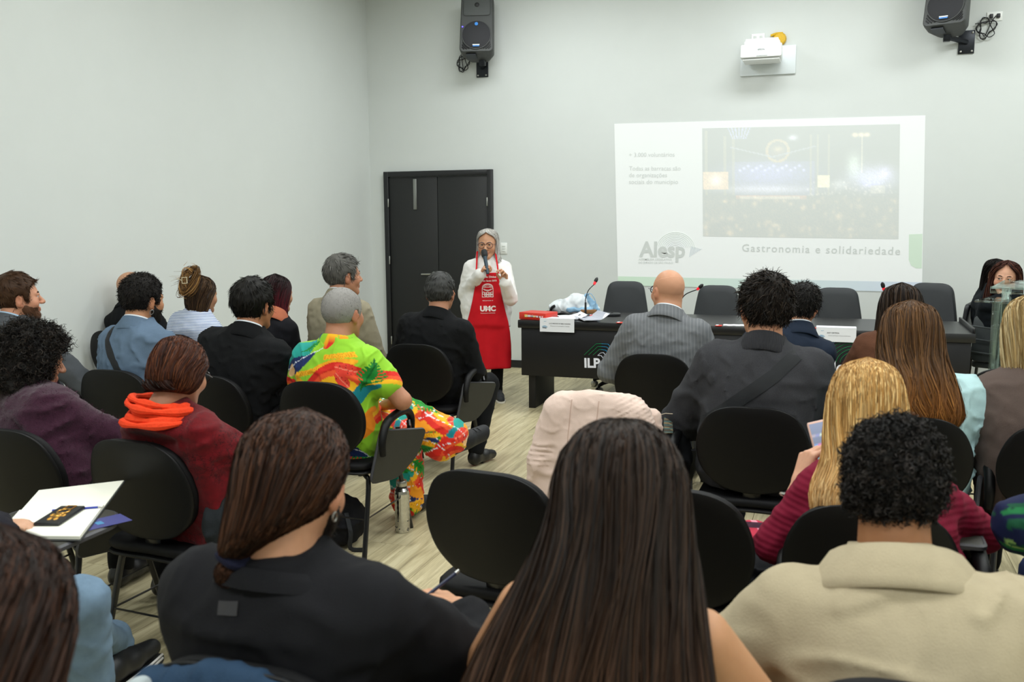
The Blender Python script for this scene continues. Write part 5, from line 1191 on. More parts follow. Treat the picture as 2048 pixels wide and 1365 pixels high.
R = person('person', 'bearded man in blue blazer with a hoop earring and crossbody strap', 'person', (-3.44, RB), -4, (283, 554), 3.97, -13, 2, 3, 'm', 1.04, hair=hg, hairm=HAIRC, skin_col='#b7835f', garment=('jacket', BLZ), collar=[('suit', BLZ), ('shirt', SHIRTW)], trousers=BLKT, shoes=SHOE, seed=11, sw=.205, fat=.04, fold=.008, h=.0098, face=True, eyes=True, brows='#1d1815', beard=(['#1c1714', '#2a211b'], .005), tw=-8)
MB().tube([tuple(R['T'](np.array([[.086+.012*math.sin(a)*.3, -.012+.011*math.cos(a), -.046+.012*math.sin(a)]]))[0]) for a in np.linspace(0, 6.28, 16, endpoint=False)], .002, 6, closed=True).build('hoop_earring', METAL, R['root'])
tr = bvh(R['top']); c = R['nb']; surf_ribbon(tr, [(c[0]-.115, c[2]-.015), (c[0]-.09, c[2]-.10), (c[0]+.05, c[2]-.27), (c[0]+.2, c[2]-.40)], .042, name='crossbody_strap', m_=STRAP, parent=R['root'])
hg = cap_hair('short', ['#14120f', '#1d1a16', '#0e0d0c'], .018, 2000, .034, seed=121, top=.01)
R = person('person', 'dark-haired man in black suit behind the red sweater and tropical shirt', 'person', (-2.87, RB), 0, (505, 563), 3.98, -7, 1, 2, 'm', 1.03, hair=hg, skin_col='#a8714f', garment=('jacket', BLKS), collar=[('suit', BLKS), ('shirt', SHIRTW)], trousers=BLKT, shoes=SHOE, seed=12, sw=.205, fat=.035, h=.0098, fold=.008, face=True, eyes=True, arms={'R': {'e': (.29, .05, .67), 'w': (.14, .28, .60)}})
# --- tropical print outfit --------------------------------------------------------------------
def tropical(V, mode='shirt'):
    """flat fabric print: motifs drawn in cloth coordinates"""
    ang = np.arctan2(V[:, 0], -(V[:, 1]+.05)); s_ = ang*.17 if mode == 'shirt' else V[:, 0]*.7+V[:, 1]*.8; t_ = V[:, 2]-.62 if mode == 'shirt' else V[:, 2]+V[:, 1]*.35
    rs2 = np.random.RandomState(12); c = lambda h_: np.array(srgb(h_)); C = np.empty((len(V), 3)); C[:] = c('#8fc92e')
    def put(m_, col): C[m_] = c(col)
    def local(x, y, a, sc): 
        dx, dy = (s_-x)/sc, (t_-y)/sc; return dx*math.cos(a)+dy*math.sin(a), -dx*math.sin(a)+dy*math.cos(a)
    def rainbow(x, y, a, sc):
        p, q_ = local(x, y, a, sc); r = np.hypot(p, q_*.8); m_ = (p > -.2)
        put(m_*(np.abs(r-1) < .1), '#d8281c'); put(m_*(np.abs(r-.84) < .075), '#f0562c'); put(m_*(np.abs(r-.69) < .085), '#f7b91e')
    def blobm(x, y, a, sc, col, e=.5): p, q_ = local(x, y, a, sc); put((p*p+(q_/e)**2) < 1, col)
    def leaf(x, y, a, sc, col):
        p, q_ = local(x, y, a, sc); put((np.abs(p) < 1)*(np.abs(q_) < .5*(1-np.abs(p))*(.45+.55*(np.mod(p*5-np.abs(q_)*4, 1) < .6))), col); put((np.abs(p) < 1)*(np.abs(q_) < .03), '#0c5d22')
    def star(x, y, sc, col):
        p, q_ = local(x, y, 0, sc); a = np.arctan2(q_, p); r = np.hypot(p, q_); put(r < .35+.65*np.abs(np.cos(a*3))**1.5, col)
    def corn(x, y, a, sc):
        p, q_ = local(x, y, a, sc); put((np.abs(p) < 1)*(np.abs(q_) < .13), '#f4b41c'); put((np.abs(p) < 1)*(np.abs(q_) < .11)*(np.mod(p*9, 1) < .25), '#d9860f')
    def toucan(x, y, a, sc):
        blobm(x, y, a, sc, '#16295c', .42); blobm(x+sc*.8*math.cos(a), y+sc*.8*math.sin(a), a+.1, sc*.8, '#1b2f63', .24); blobm(x-sc*.55*math.cos(a), y-sc*.55*math.sin(a)-.01, a+.6, sc*.42, '#f6c58a', .5)
        p, q_ = local(x, y, a, sc); put(np.abs(q_-.12-.1*np.sin(p*2)) < .02, '#e8ecf4')
    def melon(x, y, a, sc): blobm(x, y, a, sc, '#e5402f', .55); p, q_ = local(x, y, a, sc); put(((p*p+(q_/.55)**2) < .8)*(np.mod(p*4, 1) < .14)*(np.mod(q_*4+.3, 1) < .3), '#5d1712'); put(((p*p+(q_/.55)**2) < 1)*(np.abs(q_) < .04), '#f38a6c')
    tiles = [(0, 0)] if mode == 'shirt' else [(i*.30, j*.36) for i in range(-3, 5) for j in range(-3, 5)]
    for ox, oy in tiles:
        blobm(-.20+ox, .34+oy, .4, .10, '#1f9a8e', .6); blobm(.19+ox, .18+oy, 1.2, .07, '#12808c', .6); blobm(-.1+ox, -.02+oy, .3, .13, '#f29a1d', .5); blobm(.07+ox, .30+oy, .2, .12, '#f3a51c', .22); blobm(.22+ox, .02+oy, .9, .09, '#f08a1c', .5); blobm(-.2+ox, .12+oy, -.4, .13, '#f49b1d', .45); blobm(.04+ox, -.08+oy, .1, .09, '#12808c', .4)
        corn(-.09+ox, .26+oy, .25, .10); corn(-.10+ox, .20+oy, -.35, .11); corn(.10+ox, .345+oy, .1, .09); corn(.02+ox, -.14+oy, .4, .09)
        rainbow(.06+ox, .10+oy, 2.5, .17); rainbow(-.24+ox, .08+oy, .8, .11); rainbow(.25+ox, .14+oy, .3, .10); rainbow(.06+ox, -.22+oy, 1.8, .12)
        toucan(-.18+ox, .285+oy, .5, .085); toucan(.14+ox, -.10+oy, -.5, .07)
        melon(.135+ox, .285+oy, -.25, .05); melon(.12+ox, .235+oy, -.9, .045); melon(.03+ox, -.01+oy, .3, .05); melon(.06+ox, -.05+oy, -.3, .05); melon(-.25+ox, -.08+oy, .6, .06)
        star(.075+ox, .155+oy, .06, '#3a7a1f'); leaf(.09+ox, .06+oy, 1.2, .09, '#128a33'); leaf(-.12+ox, .075+oy, -.5, .11, '#1d8f2d'); leaf(.215+ox, .255+oy, 1.3, .08, '#187f2c'); leaf(-.12+ox, .385+oy, .6, .06, '#1a8a35'); leaf(-.02+ox, .42+oy, -.3, .05, '#2a7a20'); leaf(.18+ox, -.18+oy, .3, .09, '#128a33')
    return C
TROP = mat('tropical_print', '#ffffff', .7, attr='Col', bump=.15, bscale=400, spec=.25, sheen=.05)
hg = cap_hair('short', ['#8a8783', '#6c6a67', '#a5a29d', '#777471'], .006, 6500, .007, seed=131, h=.004, noise=.001, lift=.7, rad=.0006)
R = person('person', 'man in bright tropical print shirt and trousers with cropped grey hair', 'person', (-2.25, RB), -4, (684, 577), 3.95, -8, 0, 2, 'm', 1.05, hair=hg, hairm=HAIRC, skin_col='#b07a5c', garment=('tropical_shirt', TROP), gcolor=tropical, off=.018, collar=None, trousers=None, seed=13, sw=.19, fat=.02, bare=.45, h=.0052, fold=.006, umin=-.12,
    arms={'R': {'e': (.33, .0, .74), 'w': (.10, .22, .66), 'c': (40, 50, 30)}, 'L': {'e': (-.30, .02, .72), 'w': (-.05, .24, .64)}}, hands=(True, True))
cr_ = ring_loft(R['nb']+R['ch']*-.012, R['ch'], [(.13, .108, -.035, .10), (.10, .092, -.005, .06), (.083, .08, .03, .04), (.074, .072, .036, .04), (.068, .067, .0, .04)], 145, 48); cr_.c = [tuple(x) for x in tropical(np.array(cr_.v)*[1.6, 1.6, 1]+[0, 0, -.1])]; cr_.build('collar', TROP, R['root'], colors=True)
it = [(ell((0, -.0, .54), (.19, .15, .115)), '+', 0), (cone((-.09, .02, .56), (.02, .44, .60), .10, .085), '+', .03), (cone((.02, .44, .60), (.33, .46, .47), .085, .088), '+', .03), (cone((.30, .45, .43), (.345, .47, .46), .095, .085), '+', .03), (cone((.09, .02, .535), (.10, .44, .50), .10, .08), '+', .03), (cone((.10, .44, .50), (.09, .44, .10), .075, .085), '+', .03)]
V, Q = mesh_sdf(it, .008, .006, post=folds(77, .008, 26)); npmesh('tropical_trousers', V, Q, TROP, R['root'], tropical(V, 'trouser'))
SNK = mat('sneaker_black', '#17181c', .7, bump=.3, bscale=400)
V, Q = mesh_sdf([(cone((.37, .47, .44), (.40, .55, .435), .046, .044), '+', 0), (cone((.40, .55, .435), (.43, .70, .45), .044, .034), '+', .02), (cone((.375, .45, .405), (.43, .69, .425), .034, .032), '+', .02)], .006); sn_ = npmesh('sneaker', V, Q, SNK, R['root'])
for k in range(4): MB().tube([(.375+.01*k, .53+.03*k, .475), (.40+.01*k, .535+.03*k, .482), (.425+.01*k, .53+.03*k, .47)], .003, 5).build('lace', BLK, sn_)
V, Q = mesh_sdf([(cone((.09, .42, .055), (.10, .56, .05), .045, .04), '+', 0), (cone((.10, .56, .05), (.11, .64, .038), .04, .032), '+', .02), (func(lambda x, y, z, o: -z+0*x+0*y, (-9, -9, -9), (9, 9, 9)), '&', .004)], .006); npmesh('sneaker', V, Q, SNK, R['root'])
bg = thing('black_backpack', 'black bag on the floor under the tropical print man', 'bag', (-2.30, 3.93, 0))
V, Q = mesh_sdf([(ell((0, 0, .12), (.16, .12, .13)), '+', 0), (ell((.03, -.06, .09), (.12, .08, .09)), '+', .03), (func(lambda x, y, z, o: -z+0*x+0*y, (-9, -9, -9), (9, 9, 9)), '&', .01)], .012, post=folds(5, .012, 22)); npmesh('bag_body', V, Q, cloth('bag_black', '#121215'), bg)
MB().tube([(.10, -.08, .18), (.15, -.13, .10), (.14, -.12, .02), (.2, -.1, .012)], .012, 6, smooth=4, flat=.4).build('strap', STRAP, bg)
# --- second right row ---------------------------------------------------------------------------
SWT = cloth('sweater_charcoal', '#3a3a3d', .95, .5, 500, noise=.3, nscale=330)
hg = cap_hair('mid', ['#1e1813', '#2b221a', '#15110e'], .016, 3600, .036, curl=4, curlr=.004, lay=.85, seed=141, top=.008, noise=.006, nfreq=120)
R = person('person', 'broad man in charcoal sweater with dark hair and a diagonal strap', 'person', (-.28, RB), 0, (1532, 556), 3.95, 20, 2, 2, 'm', 1.12, hair=hg, hairm=HAIRC, skin_col='#c78e6d', garment=('sweater', SWT), off=.02, collar=('big', cloth('collar_rib', '#343437', .95, .6, 500), .95), trousers=DKDEN, shoes=SHOE, seed=14, sw=.208, fat=.05, h=.0098, armr=1.15, fold=.009, ffreq=26, arms={'L': {'e': (-.345, .06, .70), 'w': (-.18, .32, .62)}, 'R': {'e': (.325, .06, .69), 'w': (.16, .32, .62)}})
ribs(MATS['collar_rib'], (1, 0, 0), 150)
tr = bvh(R['top']); c = R['nb']; surf_ribbon(tr, [(c[0]+.13, c[2]-.05), (c[0]+.05, c[2]-.13), (c[0]-.24, c[2]-.36)], .055, name='crossbody_strap', m_=STRAP, parent=R['root'])
LBL = cloth('shirt_light_blue', '#b5d6d9', .8, .15)
hr = long_hair([(0, -.02, .136, .012, .012, 180), (0, -.02, .118, .07, .08, 175), (0, -.02, .05, .10, .115, 135), (0, -.03, -.05, .112, .12, 112), (.01, -.085, -.13, .120, .12, 100), (.02, -.125, -.21, .132, .105, 95), (.035, -.14, -.28, .125, .09, 92), (.05, -.14, -.335, .07, .06, 90)], ['#4e3620', '#6a4929', '#3d2a1a', '#5a3d23'], 4000, .0019, .065, 2.8, seed=151, tipcols=['#8a5729', '#a36d37', '#6a4422', '#7a4c25'], frizz=.10, m_=26)
R = person('person', 'woman in light blue shirt with very long brown half-tied hair', 'person', (.31, RB), 0, (1822, 610), 3.95, 6, 4, 0, 'f', 1.05, hair=hr, skin_col='#c9977b', garment=('shirt', LBL), off=.02, collar=('crew', LBL), trousers=DKDEN, shoes=SHOE, seed=15, sw=.225, fat=.04, h=.009, fold=.009, armr=1.15, arms={'L': {'e': (-.33, .04, .70)}, 'R': {'e': (.34, .0, .68), 'w': (.16, .24, .6)}})
GOLD = mat('gold_pin', '#c9a23c', .3, metal=1); b_ = MB()
for q_ in ((-.012, -.03), (.004, -.034)): b_.tube([tuple(v) for v in R['T'](np.array([[.012, -.098, .115], [q_[0], -.128, .085+q_[1]+.01], [q_[0]-.006, -.137, .07+q_[1]]]))], .0016, 6)
b_.build('hair_pin', GOLD, R['root'])
TRT = cloth('sweater_brown', '#5f514b', .95, .4, 600, noise=.12, nscale=300)
hr = long_hair([(0, -.02, .136, .012, .012, 180), (0, -.02, .118, .07, .08, 175), (0, -.02, .05, .098, .112, 140), (0, -.02, -.05, .10, .11, 118), (0, -.03, -.13, .095, .09, 110), (0, -.04, -.2, .085, .07, 100)], ['#b99f6f', '#a58a5b', '#cdb98d', '#8e744a'], 1100, .003, .02, 2, seed=161, frizz=.05)
R = person('person', 'blonde woman in brown turtleneck sweater in front of the acrylic lectern', 'person', (.81, RB), 0, (2068, 598), 3.98, 4, 6, 0, 'f', 1.05, hair=hr, skin_col='#c9977b', garment=('turtleneck', TRT), off=.02, collar=('turtle', TRT), trousers=BLKT, shoes=SHOE, seed=16, sw=.18, fat=.05, arms={'L': {'e': (-.31, .0, .70), 'w': (-.12, .25, .6)}})
# --- third row ------------------------------------------------------------------------------------
FUZ = cloth('sweater_purple', '#351728', 1.0, .6, 260, sheen=.2, noise=.35, nscale=90)
hc_ = cap_hair('full', ['#191613', '#241f1a', '#100e0d', '#2e2722'], .026, 3800, .040, curl=9, curlr=.007, seed=171, h=.007, noise=.014, nfreq=75, rad=.0017, shape=[((0, -.05, -.03), (.122, .115, .11)), ((0, -.06, -.11), (.127, .11, .10)), ((.0, -.05, -.19), (.115, .09, .08))])
R = person('person', 'woman in fluffy purple sweater with big dark curls', 'person', (-2.83, RCY), -6, (62, 660), 2.80, -30, 12, 0, 'f', 1.02, hair=hc_, hairm=HAIRC, skin_col='#a8755a', garment=('fluffy_sweater', FUZ), off=.026, collar=('crew', FUZ, 1.1), trousers=BLKT, shoes=SHOE, seed=17, sw=.185, fat=.05, fold=.010, face=True, arms={'R': {'e': (.30, .16, .70), 'w': (.28, .38, .72), 'p': (0, .4, -1), 'd': (.3, .8, -.1)}, 'L': {}}, tw=-14)
me = R['top'].data; V = np.array([v.co for v in me.vertices]); N_ = np.array([v.normal for v in me.vertices]); rs_ = np.random.RandomState(6); k = rs_.choice(len(V), 3500); d = N_[k]+.8*rs_.randn(3500, 3); d /= np.linalg.norm(d, axis=1, keepdims=True)
a_ = Acc(); a_.add(*tube_strands(V[k][:, None]+d[:, None]*np.linspace(0, .012, 3)[None, :, None], .0006, palette(['#431d33', '#2c1322', '#5a2a45'], 3500, rs_))); tag(a_.build('fleece_pile', HAIRC, R['root']), kind='stuff')
REDK = mat('sweater_red', '#6c0f16', .95, noise=.2, nscale=60, bump=.4, bscale=600, col2='#560c13', spec=.15, sheen=.1)
def darkprint(M, col, scale=26):
    N = M.node_tree.nodes; L = M.node_tree.links; P = N['Principled BSDF']; tc = N.new('ShaderNodeTexCoord'); v = N.new('ShaderNodeTexVoronoi'); v.feature = 'DISTANCE_TO_EDGE'; v.inputs['Scale'].default_value = scale
    n_ = N.new('ShaderNodeTexNoise'); n_.inputs['Scale'].default_value = 14; n_.inputs['Detail'].default_value = 5; ad = N.new('ShaderNodeMixRGB'); ad.inputs[0].default_value = .35; L.new(tc.outputs['Object'], ad.inputs[1]); L.new(n_.outputs['Color'], ad.inputs[2]); L.new(tc.outputs['Object'], n_.inputs['Vector']); L.new(ad.outputs[0], v.inputs['Vector'])
    n2 = N.new('ShaderNodeTexNoise'); n2.inputs['Scale'].default_value = 7; n2.inputs['Detail'].default_value = 3; L.new(tc.outputs['Object'], n2.inputs['Vector'])
    m1 = N.new('ShaderNodeMapRange'); m1.inputs[1].default_value = .02; m1.inputs[2].default_value = .07; m1.inputs[3].default_value = 1; m1.inputs[4].default_value = 0; L.new(v.outputs['Distance'], m1.inputs[0])
    m2 = N.new('ShaderNodeMapRange'); m2.inputs[1].default_value = .47; m2.inputs[2].default_value = .56; L.new(n2.outputs[0], m2.inputs[0])
    mu = N.new('ShaderNodeMath'); mu.operation = 'MULTIPLY'; L.new(m1.outputs[0], mu.inputs[0]); L.new(m2.outputs[0], mu.inputs[1]); mu2 = N.new('ShaderNodeMath'); mu2.operation = 'MULTIPLY'; mu2.inputs[1].default_value = .8; L.new(mu.outputs[0], mu2.inputs[0])
    mx = N.new('ShaderNodeMix'); mx.data_type = 'RGBA'; L.new(mu2.outputs[0], mx.inputs[0]); s = P.inputs['Base Color'].links[0].from_socket; L.new(s, mx.inputs[6]); mx.inputs[7].default_value = srgb(col)+(1,); L.new(mx.outputs[2], P.inputs['Base Color'])
darkprint(REDK, '#260a0c')
hr = long_hair([(0, -.03, .136, .012, .012, 180), (0, -.025, .122, .065, .075, 175), (0, -.02, .06, .098, .112, 130), (0, -.02, .015, .104, .118, 100), (0, -.025, -.025, .102, .114, 95), (0, -.028, -.06, .09, .098, 90), (0, -.03, -.078, .07, .075, 86)], ['#3a1c12', '#4d2817', '#2a150e', '#5e341d'], 2600, .0022, .02, 2, seed=181)
rs_ = np.random.RandomState(8); n = 260; t = np.linspace(0, 1, 12)[None]; ph_ = rs_.rand(n, 1)*6.28; rr = .016+.006*rs_.rand(n, 1); X_ = -.05+.10*t+.008*rs_.randn(n, 1); an = ph_+t*5
P = np.stack([X_, -.118+.2*(X_+.01)**2*8+rr*np.cos(an), -.058+rr*np.sin(an)*1.1+.01*t], -1); hr.add(*tube_strands(P, .002, palette(['#2a150e', '#1d100b', '#3a1c12'], n, rs_)))
R = person('person', 'woman in dark red sweater with orange scarf and auburn bob, writing', 'person', (-2.12, RCY), -8, (358, 684), 2.66, 4, 18, 0, 'f', .94, hair=hr, skin_col='#c18d70', garment=('sweater', REDK), off=.02, collar=None, trousers=DKDEN, shoes=SHOE, seed=18, sw=.162, fat=.032, fold=.008, h=.0098, face=True, nb=(-.015, -.085, -.105), armr=1.1, arms={'R': {'e': (.225, .08, .70), 'sl': .8, 'ww': tuple(onz(470, 914, .735)), 'd': (-.1, 1, -.2), 'p': (-.5, .2, -1), 'c': (45, 45, 25), 't': (.2, .9)}, 'L': {}})
SCF = cloth('scarf_orange', '#e8431f', .8, .5, 160, noise=.12, nscale=70); sc_b = MB(); nd = Vector(R['ch'])
for j in range(5):
    rr_ = .082+.010*math.sin(j*2.1)+.006*j; z0 = .022-.015*j; pts = [Vector(R['nb'])+Vector((rr_*1.12*math.cos(a)+.004*math.sin(3*a+j), rr_*1.02*math.sin(a), z0-.012*math.sin(a)-.018*math.cos(a+j*.4)*.7)) for a in np.linspace(0, 6.28, 26, endpoint=False)]
    sc_b.tube(pts, [.0125+.004*math.sin(i*1.3+j) for i in range(26)], 8, closed=True)
sc_b.build('scarf', SCF, R['root'])
gl = MB(); T_ = R['T']
for s in (-1, 1):
    gl.tube([tuple(p) for p in T_(np.array([[s*.086, .0, .012], [s*.08, .06, .012], [s*.07, .1, .008]]))], .002, 6)
    gl.tube([tuple(T_(np.array([[s*.034+.03*math.cos(a), .106-.012*abs(math.cos(a)), .006+.024*math.sin(a)]]))[0]) for a in np.linspace(0, 6.28, 18, endpoint=False)], .002, 6, closed=True)
gl.build('glasses', mat('glasses_dark', '#1b1716', .3), R['root'])
CRM = cloth('top_crimson', '#76122d', .85, .25, 300); ribs(CRM, (.2, 0, 1), 55, .0006)
hr = long_hair([(0, -.02, .136, .012, .012, 180), (0, -.02, .12, .068, .078, 175), (0, -.02, .05, .098, .112, 140), (0, -.02, -.05, .108, .115, 120), (0, -.05, -.13, .112, .11, 105), (-.03, -.09, -.20, .11, .095, 100), (-.055, -.10, -.26, .085, .075, 95), (-.07, -.10, -.30, .05, .05, 92)], ['#b08449', '#c49a5e', '#98713f', '#d6b47a'], 4000, .0018, .02, 2, seed=191, tipcols=['#c79a62', '#dcb884', '#b0824e'], m_=26)
SKB = '#cf9b7e'
R = person('person', 'blonde woman in crimson top holding up a phone', 'person', (.15, RCY), 4, (1735, 731), 2.72, 4, 10, 0, 'f', 1.03, hair=hr, skin_col=SKB, garment=('top', CRM), off=.014, collar=('crew', CRM), trousers=BLKT, shoes=SHOE, seed=19, sw=.155, fat=.045, h=.0098, bare=.0, armr=.95, wide=1.1, hands=(True, True),
    arms={'L': {'sl': .12, 'ew': tuple(ony(1546, 1088, 2.68)), 'ww': tuple(ony(1600, 962, 2.74)), 'd': (.30, .25, 1), 'p': (.8, .5, .0), 'c': (45, 50, 30), 't': (.6, .7), 'h': .0036}, 'R': {'e': (.30, .12, .68), 'w': (.2, .35, .70)}})
RC_ = R
el, wr = R['elL'], R['wrL']
MB().tube([tuple(el+(wr-el)*.72+Vector((.040*math.cos(a), .036*math.sin(a), .012*math.cos(a)))) if False else tuple(Vector(el+(wr-el)*.74)+Vector((.034*math.cos(a), .034*math.sin(a), -.012*math.sin(a)-.008*math.cos(a)))) for a in np.linspace(0, 6.28, 22, endpoint=False)], .0055, 6, closed=True).build('bracelet', mat('silver_bracelet', '#c9c7c0', .25, metal=1), R['root'])
ph = thing('smartphone', 'smartphone in a pale pink case held up by the blonde woman', 'phone'); pp = Vector(ony(1652, 892, 2.90)); ph.location = pp; ph.rotation_euler = (math.radians(-12), math.radians(-14), math.radians(14))
MB().box((0, 0, 0), (.078, .010, .158), bev=.005).build('case', mat('case_pink', '#e8c2b4', .5), ph)
b_ = MB(); nn_ = 10; V = []; C = []
for i in range(nn_+1):
    for j in range(nn_*2+1): V.append((-.034+.068*i/nn_, -.0058, -.073+.146*j/(nn_*2))); r3 = np.random.RandomState(i//2*31+j//3*7).rand(3); C.append(tuple(np.array([.25, .3, .42])*(.5+.5*j/(nn_*2))+(.5*r3 if (j//3) % 2 and 2 < j < 16 else 0)))
b_.v = V; b_.c = C; m2 = nn_*2+1; b_.f = [(i*m2+j, (i+1)*m2+j, (i+1)*m2+j+1, i*m2+j+1) for i in range(nn_) for j in range(nn_*2)]
b_.build('screen', mat('phone_screen', '#000000', .2, attr='Col', emit=.6, emit_attr=True), ph, colors=True, smooth=False)

pq = Vector(R['Wl'](onz(1505, 1078, .56))); V, Q = mesh_sdf([(ell(pq, (.07, .11, .05)), '+', 0), (ell(pq+Vector((.06, -.04, -.03)), (.06, .07, .06)), '+', .03)], .008, post=folds(55, .01, 34)); PLK = stripes(stripes(cloth('plaid_pink', '#b8354a', .85, .2), (1, .3, 0), 16, '#d98a9c', .16, .04), (0, .3, 1), 16, '#3a1c2c', .12, .04); npmesh('plaid_shirt_tail', V, Q, PLK, R['root'])
# --- nearest row ------------------------------------------------------------------------------------
SWB = cloth('sweatshirt_black', '#17171a', .9, .35, 500, noise=.1, nscale=200)
hr = long_hair([(0, .0, .134, .012, .012, 180), (0, -.01, .122, .06, .075, 175), (0, -.02, .07, .092, .108, 140), (-.002, -.025, .01, .093, .112, 112, .10), (-.008, -.033, -.04, .087, .106, 106, .22), (-.022, -.05, -.085, .068, .088, 112, .36), (-.042, -.07, -.112, .036, .05, 140, .4), (-.055, -.082, -.122, .018, .02, 178), (-.060, -.085, -.14, .024, .024, 178), (-.060, -.077, -.162, .026, .024, 178), (-.056, -.062, -.182, .014, .014, 178)], ['#2b1a12', '#3b2417', '#20140e', '#4a2e1e'], 3000, .0017, .012, 2, seed=201, m_=24)
R = person('person', 'man in black sweatshirt with a low dark ponytail and beard, writing', 'person', (-.93, RD), 0, (585, 838), 1.46, 6, 14, 3, 'm', 1.06, nb=(0, -.055, -.105), hair=hr, skin_col='#c3906f', garment=('sweatshirt', SWB), off=.022, collar=('crew', SWB, 1.22), trousers=DKDEN, shoes=SHOE, seed=20, sw=.195, fat=.02, shdrop=-.012, h=.009, hh=.005, fold=.008, ffreq=24, face=True, beard=(['#1c1512', '#2a1f19'], .008), armr=1.08,
    arms={'R': {'e': (.285, .15, .69), 'sl': .62, 'ww': tuple(onz(914, 1220, .735)), 'd': (-.9, .5, .12), 'p': (-.2, -.2, -1), 'c': (40, 45, 25), 't': (.3, .9), 'h': .0036}, 'L': {'e': (-.28, .04, .68), 'w': (-.1, .3, .6)}})
T_ = R['T']; MB().tube([tuple(T_(np.array([[-.055+.024*math.cos(a), -.082+.026*math.sin(a), -.123+.006*math.sin(a*2)]]))[0]) for a in np.linspace(0, 6.28, 20, endpoint=False)], .010, 8, closed=True).build('hair_tie', cloth('scrunchie_navy', '#1a1c30', .9, .6, 300), R['root'])
tr = bvh(R['top']); c = R['nb']; surf_ribbon(tr, [(c[0]-.065, c[2]-.075), (c[0]-.02, c[2]-.068)], .022, .003, name='grey_tag', m_=mat('tag_grey', '#2d2c2f', .7), parent=R['root'], n=6, th=.001)
MB().tube([tuple(T_(np.array([[.086, -.012+.008*math.cos(a), -.040+.008*math.sin(a)]]))[0]) for a in np.linspace(0, 6.28, 12, endpoint=False)], .002, 6, closed=True).build('earring', METAL, R['root'])
pn = thing('pen', 'dark blue pen in the hand of the sweatshirt man', 'pen'); w_ = onz(872, 1184, .765); pn.location = tuple(w_); MB().tube([(-.045, -.035, -.03), (.03, .045, .03)], .0042, 8).build('barrel', mat('pen_navy', '#1c2440', .35), pn); MB().tube([(.03, .045, .03), (.036, .051, .035)], .0046, 8).build('clip_cap', METAL, pn)
bj = thing('blue_jacket', 'navy blue jacket with pale lining over the chair of the sweatshirt man', 'jacket', (-.93, RD-.275, .803))
V, Q = mesh_sdf([(cone((-.16, .0, -.02), (.16, .0, -.02), .045, .045), '+', 0), (cone((-.2, -.01, -.06), (-.17, -.01, -.3), .04, .03), '+', .03), (cone((.2, -.01, -.06), (.17, -.01, -.3), .04, .03), '+', .03), (ell((0, .0, -.14), (.24, .075, .2)), '+', .03)], .010, post=folds(8, .006, 26)); npmesh('jacket_shell', V, Q, cloth('jacket_navy', '#22384f', .8, .3), bj)
V, Q = mesh_sdf([(cone((-.25, -.03, -.12), (-.15, -.045, .015), .02, .02), '+', 0)], .006, post=folds(9, .003, 60)); npmesh('lining', V, Q, cloth('lining_fleece', '#a9b2b4', .95, .6, 300), bj)
# long dark hair, bare shoulder
hr = long_hair([(0, -.01, .133, .014, .03, 180), (0, -.015, .12, .06, .08, 175), (0, -.02, .06, .098, .112, 140), (0, -.03, -.03, .112, .12, 116), (-.01, -.06, -.12, .135, .115, 102), (-.03, -.10, -.24, .17, .10, 96), (-.045, -.13, -.38, .20, .085, 92), (-.05, -.14, -.54, .205, .08, 90), (-.05, -.14, -.68, .18, .07, 90)], ['#1f1712', '#2a1e17', '#17110e', '#35261c'], 5200, .0019, .045, 2.4, seed=211, tipcols=['#33221a', '#4d3323', '#22170f', '#5e4130'], part=.008, m_=28, frizz=.06)
R = person('person', 'woman with very long dark hair covering her back and a bare shoulder', 'person', (-.36, RD+.06), 0, (1243, 852), 1.50, 8, 12, 0, 'f', 1.04, hair=hr, skin_col='#b98762', garment=('black_top', BLKT), off=.006, bare=1.0, umax=.72, trousers=BLKT, shoes=SHOE, seed=21, sw=.17, fat=.02, bust=1, armr=1.25, arms={'R': {'e': (.30, .02, .70), 'w': (.10, .26, .62)}, 'L': {'e': (-.28, .04, .68)}})
# beige jacket, short curls
BEI = cloth('jacket_beige', '#ada085', .9, .3, 300, noise=.07, nscale=18)
hc_ = cap_hair('short', ['#1a1816', '#262220', '#121110', '#302b28'], .006, 4600, .021, curl=9, curlr=.005, seed=221, h=.0055, noise=.010, nfreq=135, rad=.0018, shape=[((0, -.03, .03), (.088, .102, .09)), ((0, -.045, -.015), (.085, .08, .06))])
R = person('person', 'person in beige jacket with short black curly hair', 'person', (.17, RD+.27), 0, (1797, 848), 1.96, -10, 14, -3, 'm', 1.0, nb=(0, -.065, -.125), hair=hc_, hairm=HAIRC, skin_col='#a26f4a', garment=('jacket', BEI), off=.026, collar=('big', BEI, 1.27), trousers=DKDEN, shoes=SHOE, seed=22, sw=.215, fat=.03, h=.009, fold=.008, ffreq=20, armr=1.12, neckr=1.12, arms={'R': {'e': (.33, .06, .70), 'w': (.16, .3, .62)}, 'L': {'e': (-.33, .06, .70), 'w': (-.14, .3, .62)}})
tr = bvh(R['top']); c = R['nb']; YOK = cloth('jacket_seam', '#9a8d74', .9, .3)
for dz in (0, .012): surf_ribbon(tr, [(c[0]-.25, c[2]-.225-dz), (c[0]-.17, c[2]-.245-dz), (c[0]-.1, c[2]-.215-dz), (c[0]+.1, c[2]-.215-dz), (c[0]+.2, c[2]-.245-dz)], .006, .0016, name='yoke_seam', m_=YOK, parent=R['root'], n=60, th=.0008)
